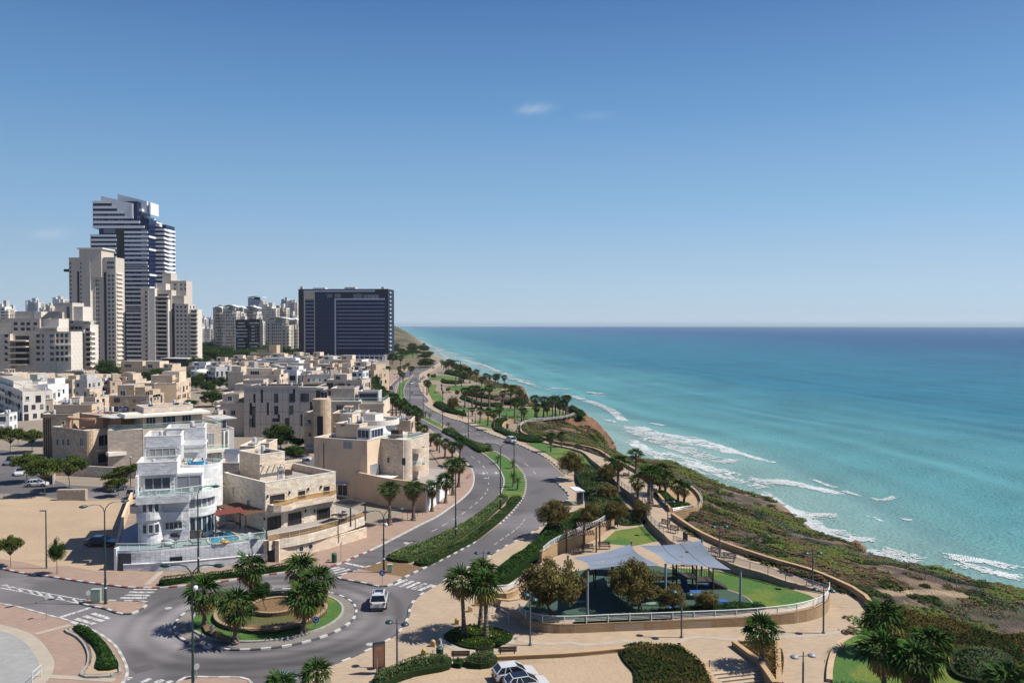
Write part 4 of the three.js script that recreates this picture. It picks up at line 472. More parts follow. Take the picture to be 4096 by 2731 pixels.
const podTop=pts('B1', [140,1182,270,1183,400,1178,530,1170,660,1158,800,1143,940,1130,1100,1115,1250,1098,1418,1078], 2.7);
{
const h=new House('villa_terrace', 'white stone terrace podium of the white villa with glass balustrade', 'terrace', V(0,0,0), 0,1,3), back=pts('B1', [1335,960,1250,870,1000,800,430,880,200,1000,165,1100], 2.7);
h.b(K.sWhite, 'podium').slab([...podTop, ...back], 2.7);h.b(mat('terrace_tiles', [.40,.41,.43], .7, { map: T.paver }), 'terrace_floor').poly(lift([...podTop, ...back], .012));h.rail(lift(podTop, .02), .95, {});h.rail([podTop[podTop.length - 1], back[0]], .95);
const b=h.b(M.kerbs, 'stone_cladding'), P=smooth(podTop, .62), O=offset(P, .05);for (let r=0;r < 8;r++) for (let i=0;i < P.length - 1;i++) { const k=rr(.86,1.1), q=STW[Math.floor(rnd() * 4)], y=r * .32, s=.02 * (i % 2);b.color(q.map((c)=>c * k));const A=P[i].clone().lerp(P[i + 1], .02), C=P[i].clone().lerp(P[i + 1], .98), n=O[i].clone().sub(P[i]);b.hexa([A, C, C.clone().add(n), A.clone().add(n)].map((p)=>V(p.x, y + .01, p.z)).concat([A, C, C.clone().add(n), A.clone().add(n)].map((p)=>V(p.x, y + .305, p.z))));} b.color(1);
const out=offset(smooth(podTop, 1), .06), vent=[[410,1240,500,1290], [605,1228,692,1282]];for (const q of vent) { const a=G('B1', q[0], q[3], .9), c=G('B1', q[2], q[3] - 6,.9), d=c.clone().sub(a), t=Math.atan2(-d.z, d.x);const f=h.put(winGeo(1.6,.9,1,0)[0], 'vent', M.dark, (a.x + c.x) / 2,1.2, (a.z + c.z) / 2, t);put(winGeo(1.6,.9,1,0)[1], 'louvre', winMat.dark(), f);}
h.slab(podTop[0].x - .25, podTop[0].x + .05, podTop[0].z - .6, podTop[0].z + .25,0,3.1, K.white, 'pier');const g=h.put(winGeo(1.7,2.3,1,0)[0], 'garage_door', M.dark, podTop[0].x + 1.1,1.2, podTop[0].z + .12,0);put(winGeo(1.7,2.3,1,0)[1], 'door_leaf', plaster('door_grey', [.12,.12,.13]), g);h.done();
const lw=smooth(pts('B1', [1425,1286,1200,1308,1000,1322,800,1338,600,1350,400,1357,195,1362]), 1);wall(lw.map((p)=>p), .25,0, (t)=>1.25 - .35 * t, 'planter_wall', 'low white stone planter wall along the pavement before the white villa', K.sWhite);
const pool=pts('B1', [905,1085,925,1050,985,1028,1112,1020,1200,1098,1080,1118,950,1130], 2.7), pt=thing('swimming_pool', 'turquoise swimming pool on the terrace of the white villa', 'pool');const wB=new B();wB.poly(lift(pool, .04));wB.build('water', mat('pool_water', [.03,.30,.48], .06), pt);const rim=new B().color([.62,.54,.42]);const ps=smooth(pool, .5, true), po=offset([...ps, ps[0]], .35);for (let i=0;i < ps.length;i++) rim.hexa([ps[i], ps[(i + 1) % ps.length], po[i + 1], po[i]].map((p)=>V(p.x, 2.72, p.z)).concat([ps[i], ps[(i + 1) % ps.length], po[i + 1], po[i]].map((p)=>V(p.x, 2.82, p.z))));rim.build('pool_rim', M.rough, pt);
}
{
const h=House.edge('stone_villa', 'cream stone villa with a flat walled roof and curved balcony over a blue pool', 'B1', 1410,600,2013,508,10, { cat: 'villa' }), w=h.w, m=K.sCream;
h.vol(0, w, -11.8,0,3,10, m, 1.05, K.deck);const q=[...[[708,495,925,735,3], [1150,440,1248,640,2], [1545,375,1635,585,1]].map((a)=>[a, 1.0]), ...[[660,840,868,1070,3], [988,780,1190,1000,3], [1442,718,1640,945,4]].map((a)=>[a, 2])], holes=[];for (const [a] of q) { const x=h.px('E3', a[0], (a[1] + a[3]) / 2), y=h.px('E3', a[2], (a[1] + a[3]) / 2), t=h.px('E3', (a[0] + a[2]) / 2, a[1]), d=h.px('E3', (a[0] + a[2]) / 2, a[3]);holes.push([x[0] - .1, d[1] - .1, y[0] + .1, t[1] + .1]);h.win('f', .02, x[0], Math.max(3.1, d[1]), y[0], t[1], { m: a[4], frame: M.wood, sill: 0, k: 'dark' });}
h.clad(0,0,3.1, w, 9.95,.58,.3, STC, 'f', holes);h.clad(0,-11.8,3.1,0,9.95,.58,.3, STC, 'l');h.win('l', -.06,-4.9,5.7,-4.3,6.9, { k: 'dark' });h.win('l', -.06,-9.2,7.2,-8.9,8.2, { k: 'shutter' });
for (const [x, y] of [[658,525], [1003,465], [1298,412], [1495,378], [605,880], [1252,752], [1392,752]]) { const p=h.px('E3', x, y);h.put(new B().box(-.09,-.2,0,.09,.2,.2).geometry(), 'wall_lamp', M.dark, p[0], p[1], .05);}
const bal=[V(.5,6.05,.05), V(.5,6.05,1.4), V(1.4,6.05,2), V(3,6.05,2), V(4.2,6.05,1.3), V(8,6.05,1.1), V(w - .8,6.05,1.1), V(w - .3,6.05,.6), V(w - .25,6.05,.05)];h.b(m, 'balcony').slab(lift(bal, .75), .95);h.b(m, 'balcony').poly(lift(bal, -.2));h.rail(lift(bal.slice(1,8), .75), .75, { glass: mat('amber_glass', [.55,.38,.2], .05, { phys: true, transmission: .75, thickness: 0 }), m: mat('brass_rail', [.62,.52,.38], .5) });
const a=h.pxY('B1', 1365,600,9), c=h.pxY('B1', 1560,575,9);h.vol(a[0], c[0] + .6, a[1] - 6, a[1], 8.9,13.2, m, .6);h.clad(a[1], a[0], 9, c[0] + .6,13.1,.58,.3, STC);h.win('f', a[1] + .05, c[0] - .6,9, c[0] + .25,11.1, { m: 1, k: 'shutter', name: 'door', sill: 0 });h.pergola(a[0] - .2, c[0] + 3, a[1], a[1] + 1.1,11.6,7, m, true, 'z');h.tank(a[0] + 2,12.6, a[1] - 2.5);h.dish(a[0] + .6,12.7, a[1] - 2,.6);h.slab(a[0] + 5.5, a[0] + 7.2, a[1] - 4, a[1] - 2.6,8.96,9.7, M.wood, 'roof_table');
h.pergola(-3.6,-.2,-7.5,.4,5.9,13, mat('brown_timber', [.19,.095,.06], .8), true, 'x');h.done();
const g=House.edge('stone_house', 'beige stone house with a white shed on its terrace between the two villas', 'B1', 985,432,1190,432,7.6, { cat: 'house' });g.vol(0, g.w, -7,0,0,7.6, m, .7, K.deck);g.clad(0,0,3.2, g.w, 7.5,.58,.3, STC, 'f', [[2.3,3,3.8,6]]);g.win('f', .02,2.5,3.6,3.7,5.7, { m: 2, k: 'dark', frame: M.wood });g.slab(1, g.w + .2,0,1.3,2.8,3.6, m, 'balcony');g.rail([V(1,3.6,.1), V(1,3.6,1.2), V(g.w + .1,3.6,1.2)], .8, { glass: MM.amber_glass, m: MM.brass_rail, sharp: 1 });const v1=g.volPx('B1', 1185,292,1330,285,12.5,6,0, m, .7), v2=g.volPx('B1', 1330,268,1452,260,12.5,5,0, m, .7);g.clad(v1[3], v1[0], 7, v1[1], 12.4,.58,.3, STC);g.clad(v2[3], v2[0], 7, v2[1], 12.4,.58,.3, STC);g.win('f', v1[3] + .05, v1[0] + 2.4,4.2, v1[0] + 3.1,5.4, { k: 'dark' });g.tank((v1[0] + v1[1]) / 2,11.9, v1[2] + 2);g.dish(v1[1] - 1,11.9, v1[3] - 1.4,1);
const s=g.b(K.white, 'shed');const sp=g.pxY('B1', 1055,425,7);s.box(sp[0], 6.9, sp[1] - 2.4, sp[0] + 2.6,8.6, sp[1] - .2);const sr=g.b(M.steel, 'shed_roof');sr.hexa([V(sp[0] - .1,8.6, sp[1] - .1), V(sp[0] + 2.7,8.6, sp[1] - .1), V(sp[0] + 2.7,8.6, sp[1] - 2.5), V(sp[0] - .1,8.6, sp[1] - 2.5), V(sp[0] - .1,9.3, sp[1] - 1.2), V(sp[0] + 2.7,9.3, sp[1] - 1.2), V(sp[0] + 2.7,9.3, sp[1] - 1.4), V(sp[0] - .1,9.3, sp[1] - 1.4)]);g.done();
const tt=pts('B1', [1440,1100,1500,1086,1650,1062,1800,1030,1950,990,2100,945,2262,885], 3.1), bk=pts('B1', [2190,830,2030,800,1420,960], 3.1), te=new House('villa_terrace', 'cream stone terrace with a long blue pool before the stone villa', 'terrace', V(0,0,0), 0,1,3);
te.b(m, 'podium').slab([...tt, ...bk], 1.3);const inner=offset(tt, -.8);te.b(K.sTan, 'podium_wall').slab([...inner, ...bk].map((p)=>V(p.x, 1.9, p.z)), 1.9);te.b(K.deck, 'terrace_floor').poly(lift([...tt, ...bk], .012));te.rail(lift(tt, .05), .8, { glass: MM.amber_glass, m: MM.brass_rail });
const cb=te.b(M.kerbs, 'stone_cladding'), P=smooth(tt, .6), O=offset(P, .05);for (let r=0;r < 4;r++) for (let i=0;i < P.length - 1;i++) { const k=rr(.86,1.1), q=STC[Math.floor(rnd() * 4)], y=1.82 + r * .32;cb.color(q.map((c)=>c * k));const A=P[i].clone().lerp(P[i + 1], .02), C=P[i].clone().lerp(P[i + 1], .98), n=O[i].clone().sub(P[i]);cb.hexa([A, C, C.clone().add(n), A.clone().add(n)].map((p)=>V(p.x, y, p.z)).concat([A, C, C.clone().add(n), A.clone().add(n)].map((p)=>V(p.x, y + .3, p.z))));} te.done();
wall(smooth(pts('B1', [2280,1072,2100,1128,1900,1183,1700,1232,1490,1282]), 1), .3,0, (t)=>1.55 + .1 * t, 'garden_wall', 'cream stone wall along the pavement below the long pool', K.sCream);{ const gp=thing('gate_pier', 'cream gate pier with pierced block screen and dark door between the villas', 'gate', G('B1', 1465,1286));const b=new B().box(-1.05,0,-.5,-.6,3.1,.1).box(.5,0,-.5,1.05,3.1,.1).box(-.6,2.1,-.5,.5,3.1,-.1);b.build('pier', m, gp);new B().box(-.6,0,-.35,.5,2.1,-.2).build('door', M.dark, gp);const s=new B().color([.42,.26,.16]);for (let i=0;i < 4;i++) for (let j=0;j < 4;j++) s.box(-.52 + i * .26,2.2 + j * .21,-.1,-.32 + i * .26,2.37 + j * .21,-.05);s.build('screen_block', M.rough, gp);}
const pl=pts('E3', [770,1135,1390,1000,1580,1000,1500,1045,900,1190], 3.1), pt=thing('swimming_pool', 'long narrow deep blue pool on the terrace of the stone villa', 'pool');new B().poly(lift(pl, .05)).build('water', mat('deep_pool_water', [.012,.06,.33], .05), pt);const rm=new B().color([.6,.5,.36]);const pc=[...pl, pl[0]], po=offset(pc, .28);for (let i=0;i < pl.length;i++) rm.hexa([pc[i], pc[i + 1], po[i + 1], po[i]].map((p)=>V(p.x, 3.1, p.z)).concat([pc[i], pc[i + 1], po[i + 1], po[i]].map((p)=>V(p.x, 3.2, p.z))));rm.build('pool_rim', M.rough, pt);
for (const [x, y, l] of [[1700,1160, 'left air conditioner on the ledge below the long pool'], [1780,1140, 'right air conditioner on the ledge below the long pool']]) { const t=thing('air_conditioner', l, 'air conditioner', G('B1', x, y + 40,.6).add(V(0,0,-.5)), .75);put(ACU, 'casing', M.any, t).scale.setScalar(1.25);put(ACF, 'fan_grille', M.dark, t).scale.setScalar(1.25);}
const pv=thing('terrace_canopy', 'dark slatted sun canopy on posts at the right end of the long pool', 'canopy', V(0,0,0)), cp=[G('E3', 1690,645,6), G('E3', 1965,715,5.7), G('E3', 2195,630,5.7), G('E3', 1915,563,6.1)];new B().color([.19,.18,.17]).hexa([...cp, ...cp.map((p)=>V(p.x, p.y + .12, p.z))]).build('roof', M.rough, pv);for (const i of [1,2]) new B().bar(V(cp[i].x, 3, cp[i].z), cp[i], .12,.12,6).build('post', M.dark, pv);for (let i=1;i < 12;i++) new B().bar(cp[0].clone().lerp(cp[3], i / 12).add(V(0,.15,0)), cp[1].clone().lerp(cp[2], i / 12).add(V(0,.15,0)), .04,.04,4).build('slat', M.dark, pv);
const rp=thing('terrace_canopy', 'red brown roofed canopy over the dining area beside the turquoise pool', 'canopy'), rc=[G('B1', 985,885,6), G('B1', 1245,852,6), G('B1', 1195,812,6.3), G('B1', 985,840,6.3)];for (let i=0;i < 12;i++) { const A=rc[0].clone().lerp(rc[3], i / 12), C=rc[1].clone().lerp(rc[2], i / 12), A2=rc[0].clone().lerp(rc[3], (i + .9) / 12), C2=rc[1].clone().lerp(rc[2], (i + .9) / 12);new B().color([.20,.045,.03]).hexa([A, C, C2, A2,...[A, C, C2, A2].map((p)=>V(p.x, p.y + .1, p.z))]).build('plank', M.rough, rp);} for (const p of [rc[0], rc[1], rc[2]]) new B().bar(V(p.x, 3.2, p.z), p, .09,.09,6).build('post', M.wood, rp);
}
{
const h=House.edge('tan_house', 'large tan rendered house with a plain wall and rounded roof terraces above the coast road', 'A4', 1060,965,1615,1000,11, { cat: 'house' }), w=h.w, m=K.tan;
h.vol(0, w, -14,0,0,11, m, .7);const s=[h.w, 0];const e1=h.pxY('A4', 1780,970,10.8), e2=h.pxY('A4', 2115,970,10.8);h.vol(w, e2[0] - .6,-15,-4.8,0,10.8, K.sBeige, .9, K.deck);h.cyl(e2[0] - 1.4,-6.4,1.62,0,10.78, K.sBeige, { n: 20 });h.clad(-4.8, w + .1,2.9, e2[0] - 1.5,10.7,.6,.32, STB, 'f', [[w + 1.2,6, w + 2.2,7.6], [w + 4.4,5.8, w + 6,7.6]]);
h.vol(3.2,8.6,-12,-2.5,11,13.6, m, .5);h.vol(8.6, w - .3,-11,-1.6,10.6,13, K.white, 0, K.roof);h.win('f', -1.58,8.8,11.2,11.4,12.8, { m: 3, k: 'glass' });h.win('r', w - .28,-6,11.2,-1.8,12.8, { m: 4 });h.win('f', .02,6.6,9.2,8.7,10.7, { m: 2, k: 'curtain' });h.win('r', w + .02,-3.4,2.9,-1,6.4, { k: 'curtain', m: 1 });h.win('r', w + .02,-4.6,3,-3.8,6, { m: 1 });h.win('f', -4.74, w + 1.4,6.2, w + 2,7.4, { m: 1, k: 'dark' });h.win('f', -4.74, w + 4.6,6, w + 5.6,7.5, { m: 1, k: 'dark' });
h.cyl(8.6,-9.5,4,13,14, K.pale, { n: 34, th: .25, floor: 13.2, under: 1 });h.vol(6,9,-10.5,-7.5,13,15, K.pale, 0);h.vol(1,4,-10,-7,13.2,14.9, K.cream, 0);h.rail([V(w + .3,10.9,-5), V(e2[0] - 2,10.9,-5), V(e2[0] - .3,10.9,-6.4), V(e2[0] - .4,10.9,-11)], .8);h.tank(5.4,13,-4);h.tank(7.4,13.1,-5.2);h.tank(4,13,-9);h.ac(2.2,10.5,-3,.2);h.ac(1,10.5,-5,.2);h.dish(2.6,10.4,-6,.4);h.b(M.wood, 'roof_hut').box(w + .6,10,-9, w + 2.4,12.2,-7.5);
h.cyl(e2[0] - .4,-9,2.1,4.6,5.6, m, { a0: -1.3, a1: 1.8, n: 16, th: .15, floor: 4.8, under: 1 });h.cyl(e2[0] - .4,-9,2.1,8,8.9, m, { a0: -1.3, a1: 1.8, n: 16, th: .15, floor: 8.2, under: 1 });h.rail([-1,-.3,.5,1.4].map((t)=>V(e2[0] - .4 + 2 * Math.cos(t), 5.6,-9 + 2 * Math.sin(t))), .8);h.slab(w - .2, w + 4,-4.6,-.2,3.9,4.05, K.pale, 'canopy');h.slab(w + 3.8, w + 4,-.6,-.3,0,3.9, K.white, 'column');h.slab(3.4,8,.02,1.6,2.7,2.8, K.grey, 'awning');h.win('f', .02,5.4,.3,7.6,2.4, { m: 2, k: 'dark' });
h.b(K.charcoal, 'drain_pipe').box(2.2,1,.0,2.28,10,.1);h.b(K.sand, 'drain_pipe').box(10,1.5,.0,10.1,7.6,.1);h.b(K.grey, 'cable').box(.9,6,.0,.95,9.5,.06);h.done();
const fw=[G('B4', 40,1330), G('B4', 300,1395), G('B4', 690,1458)], top=hAt('B4', 670,1200, fw[2].z);wall(fw.slice().reverse(), .3,0, top, 'garden_wall', 'tall tan garden wall below the plain tan house', K.sand);wall(smooth(pts('B4', [885,1290,800,1365,692,1460]), 2), .3,0, (t)=>3.2 + (top - 3.2) * t, 'garden_wall', 'tall white garden wall behind the pavement palms', K.white);railing(lift(pts('B4', [885,1290,800,1365,692,1460]), 3.6), 1, 'glass balustrade on the white garden wall behind the palms', { rails: 1, panel: 1, step: 1.6 });
const tr=new B();tr.poly([fw[0], fw[1], fw[2], ...pts('B4', [800,1365,885,1290]), V(-14,0,-176), V(-28,0,-178)].map((p)=>V(p.x, 2.6, p.z)));tr.build('house_terrace', K.deck, null, ST('tiled raised terrace behind the tan garden wall', 'terrace'));
}
{
const h=House.edge('panel_building', 'modern apartment building clad in large off white panels with dark window slits', 'A4', 325,440,1080,440,14.4, { cat: 'building' }), w=h.w, H0=14.4;h.vol(0, w, -13,0,0, H0, K.charcoal, .7, K.roof);h.vol(w, w + 12,-16,-1.5,0,10.3, K.pale, 1, K.deck);h.vol(w + 3, w + 10,-14,-6,10,13.6, K.sBeige, .6);h.vol(w + 10, w + 19,-16,-3,0,10, K.cream, .9, K.deck);h.vol(w + 11, w + 17,-13,-6.5,9.4,12.6, K.grey, .4);h.vol(-9,0,-12,-3,0,9.6, K.cream, .8);h.vol(-8,-3,-11,-5,9.6,12, K.cream, .4);
const pan=mat('facade_panel', [.56,.50,.45], .8, { map: T.plaster }), bg=new B().box(-.5,-.5,0,.5,.5,.09).geometry(), slits=[[425,512,447,600], [505,465,525,600], [645,508,685,598], [803,505,862,595], [840,460,862,505], [920,505,1005,592], [388,605,410,730], [410,640,447,858], [567,600,587,728], [645,637,685,725], [803,633,842,722], [1018,593,1037,690], [1037,630,1077,690], [625,765,685,800], [682,726,702,800], [760,762,800,850], [918,722,938,848], [388,770,428,850]].map((a)=>{ const p=h.px('A4', a[0], a[1]), q=h.px('A4', a[2], a[3]);return [p[0], q[1], q[0], p[1]];});
const cols=13, cw=w / cols;for (let r=0;r < 4;r++) for (let c=0;c < cols;c++) { const y0=.1 + r * 3.58, y1=y0 + 3.5;let segs=[[c * cw + .03, (c + 1) * cw - .03, y0, y1]];for (const s of slits) segs=segs.flatMap(([a, b2, e, f])=>{ if (s[0] >= b2 || s[2] <= a || s[1] >= f || s[3] <= e) return [[a, b2, e, f]];const o=[], g=.04;if (s[0] - a > .1) o.push([a, s[0] - g, e, f]);if (b2 - s[2] > .1) o.push([s[2] + g, b2, e, f]);const l=Math.max(a, s[0]), m2=Math.min(b2, s[2]);if (s[1] - e > .1) o.push([l, m2, e, s[1] - g]);if (f - s[3] > .1) o.push([l, m2, s[3] + g, f]);return o;});for (const [a, b2, e, f] of segs) { const o=h.put(bg, 'facade_panel', pan, (a + b2) / 2, (e + f) / 2,.0);o.scale.set(b2 - a, f - e, 1);} }
for (const s of slits) if (s[2] - s[0] > .9) h.win('f', .01, s[0], s[1], s[2], s[3], { frame: M.dark, m: 1, sill: 0 });h.b(pan, 'parapet_band').box(-.1, H0 - .2,-.3, w * .76, H0 + .5,.14);h.b(pan, 'parapet_band').box(w * .76, H0 - .9,-6, w + 2.2, H0 - .2,.12);
for (const [x0, y0, x1, y1] of [[1290,625,1378,690], [1120,640,1190,690]]) h.wpx('f', -1.48, 'A4', x0, y0, x1, y1, {});h.slab(w - .5, w + 13,-2,.2,9.6,10.3, pan, 'balcony');h.rail([V(w, 10.3,0), V(w + 12.4,10.3,0)], 1);h.rail([V(w + 10.4,10,-2.6), V(w + 19,10,-2.6), V(w + 19.1,10,-12)], 1.1, { sharp: 1 });h.slab(w + 10, w + 19.4,-4,-2.5,9.1,9.5, K.pale, 'balcony');h.win('f', -2.9, w + 11,5, w + 13,7, {});h.win('f', -2.9, w + 15,5, w + 17.5,7.2, {});h.win('f', -6.4, w + 11.4,9.6, w + 16.6,12, { k: 'tint', frame: M.dark });h.win('f', -1.46, w + 1,10.4, w + 3,13, { k: 'dark' });
h.tank(3.6,13.7,-3);h.tank(5.6,13.7,-3.4);h.tank(w + 12,13,-9);h.gear(8, w - 2,-11,-4,13.7,1);h.win('f', -2.98,-7.6,6,-6.2,7.4, {});h.win('f', -2.98,-4.8,6,-3.4,7.4, {});h.win('f', -4.98,-6.4,10,-5,11.4, {});h.ac(-6,8.9,-4,0);h.done();
}
{
const h=House.edge('brick_building', 'long beige brick building with glass balustrades behind the white villa', 'A3', 1490,830,2310,770,9, { cat: 'building' }), w=h.w, m=K.sBeige;h.vol(0, w, -14,0,0,9, m, .3, K.deck);const l=h.pxY('A3', 1120,840,9);h.b(m).hexa([V(l[0], 0, l[1]), V(.01,0,-.01), V(.01,0,-14), V(l[0] + 4,0, l[1] - 11), V(l[0], 9, l[1]), V(.01,9,-.01), V(.01,9,-14), V(l[0] + 4,9, l[1] - 11)]);
h.clad(0,0,3, w, 8.95,.6,.28, STB, 'f', [[3.6,4.5,6,7.5], [10.3,4.5,12.5,7.5]]);h.vol(.8, w - 3.5,-12.5,-3,9,11.9, m, 0, K.roofW);h.vol(1.5, w - 5,-11.5,-5,12.2,13.5, m, .8);h.slab(-3.6, w - 2.2,-8,-1,11.6,12.1, K.pale, 'roof_slab');h.pergola(-3.4,.6,-7,-1.2,12.12,6, K.pale, true, 'x');
for (const [x0, x1, k] of [[1.4,3.6, 'dark'], [5,8, 'glass'], [9.4,11.6, 'dark']]) h.win('f', -2.96, x0,9.2, x1,11.4, { k, m: 3, sill: 0 });h.win('f', .06,4.2,5,5.6,7, { k: 'shutter' });h.win('f', .06,10.6,5,12,7, { k: 'shutter' });h.win('f', .06,14.4,4.2,16,7, { k: 'shutter' });h.win('r', w + .02,-2.4,4.6,-1,7.6, { k: 'dark' });h.rail([V(l[0] + .1,9.1, l[1]), V(0,9.1,.1), V(w * .5,9.1,.1), V(w, 9.1,.1), V(w + .1,9.1,-4)], 1.05, { sharp: 1, m: M.steel });h.slab(11, w + 1.5,0,1.5,2.5,3.2, K.pale, 'balcony');h.rail([V(11.4,3.2,1.4), V(w + 1.4,3.2,1.4)], .9);h.tank(3.6,13,-8);h.tank(9.5,13,-9);h.tank(13,12.2,-9);
h.slab(l[0] - .2,.6, l[1] - 1, l[1] + 1.6,3.4,4.2, K.pale, 'balcony');h.vol(w, w + 4.5,-12,-4,0,7.2, K.grey, .4);h.slab(w, w + 5,-12,-3.4,9.6,9.8, K.roofW, 'canopy');for (const x of [.9,1.9,2.9]) h.b(K.white, 'column').bar(V(w + x, 2.6,-3.7), V(w + x, 6.8,-3.7), .22,.22,10);h.win('f', -3.9, w + .4,7.3, w + 2.6,9.4, { k: 'tint' });h.done();
}
{
const h=House.edge('stone_house', 'sandstone house with rounded corner and curved rooftop pergola at the left', 'A3', 545,800,905,845,8.3, { cat: 'house' }), w=h.w, m=K.sTan;h.vol(0, w - 1.2,-10,0,0,8.3, m, .9, K.deck);h.cyl(w - 1.4,-1.4,1.42,0,8.3, m, { n: 20 });h.vol(w - 1.4, w + .0,-11,-1.4,0,8.3, K.tan, .5, K.deck);h.clad(0,0,.3, w - 1.3,8.2,.55,.4, [[.68,.53,.38], [.62,.46,.31], [.74,.59,.43]], 'f');
for (const [x0, x1] of [[585,612], [648,672], [693,728]]) h.wpx('f', .05, 'A3', x0,925, x1,1000, { k: 'dark' });h.win('f', .05, w - 2.9,4.6, w - 1.3,6.6, { m: 2 });h.win('r', .04 + w, -5.5,4.4,-2.6,7, { k: 'dark', m: 2 });h.win('r', w + .04,-6.6,.4,-2.4,2.8, { k: 'dark', m: 2 });h.slab(w, w + 1.5,-7,-2,3.4,3.7, K.tan, 'balcony');
h.vol(3.5, w - 2,-11,-5,8,11.2, K.terra, .5);h.vol(w - 5, w + 3,-13,-6.5,8,11, K.terra, 0, K.roofW);for (let i=0;i < 16;i++) { const a=.25 + i * .16, a2=a + .16, c=[7.4,-4.4];const f=(t, r)=>V(c[0] + r * 1.3 * Math.cos(t), 10.4, c[1] + r * Math.sin(t));h.b(K.terra, 'pergola').hexa([f(a, 4), f(a2,4), f(a2,3.5), f(a, 3.5), ...[f(a, 4), f(a2,4), f(a2,3.5), f(a, 3.5)].map((p)=>V(p.x, 10.8, p.z))]);if (i % 5 === 0) h.b(K.terra, 'column').box(f(a, 3.75).x - .18,7.5, f(a, 3.75).z - .18, f(a, 3.75).x + .18,10.4, f(a, 3.75).z + .18);} h.slab(w - 2, w + 5,-9,-4,10.9,11.1, K.roofW, 'awning');h.tank(6,11.3,-8);h.tank(8,11.3,-8.4);h.tank(10,11.3,-9);h.dish(7.4,11,-7);h.done();
const n=House.edge('stone_house', 'tall tan house with dark vertical ribs beside the rounded sandstone house', 'A3', 440,672,760,672,11, { cat: 'house' });n.vol(0, n.w, -9,0,0,11, K.sTan, .8);for (let i=0;i < 4;i++) n.slab(.3 + i * .5,.55 + i * .5,0,.14,.5,10.2, mat('rib_brown', [.10,.055,.035], .8), 'rib');n.vol(1, n.w + 3,-9,-3,11,13, K.sand, .5);n.tank(2,10.4,-1.5);n.gear(1.4, n.w, -7,-3.5,12.6,2);n.win('f', .02,4.6,8.6,5.4,9.4, { k: 'dark' });n.done();
}

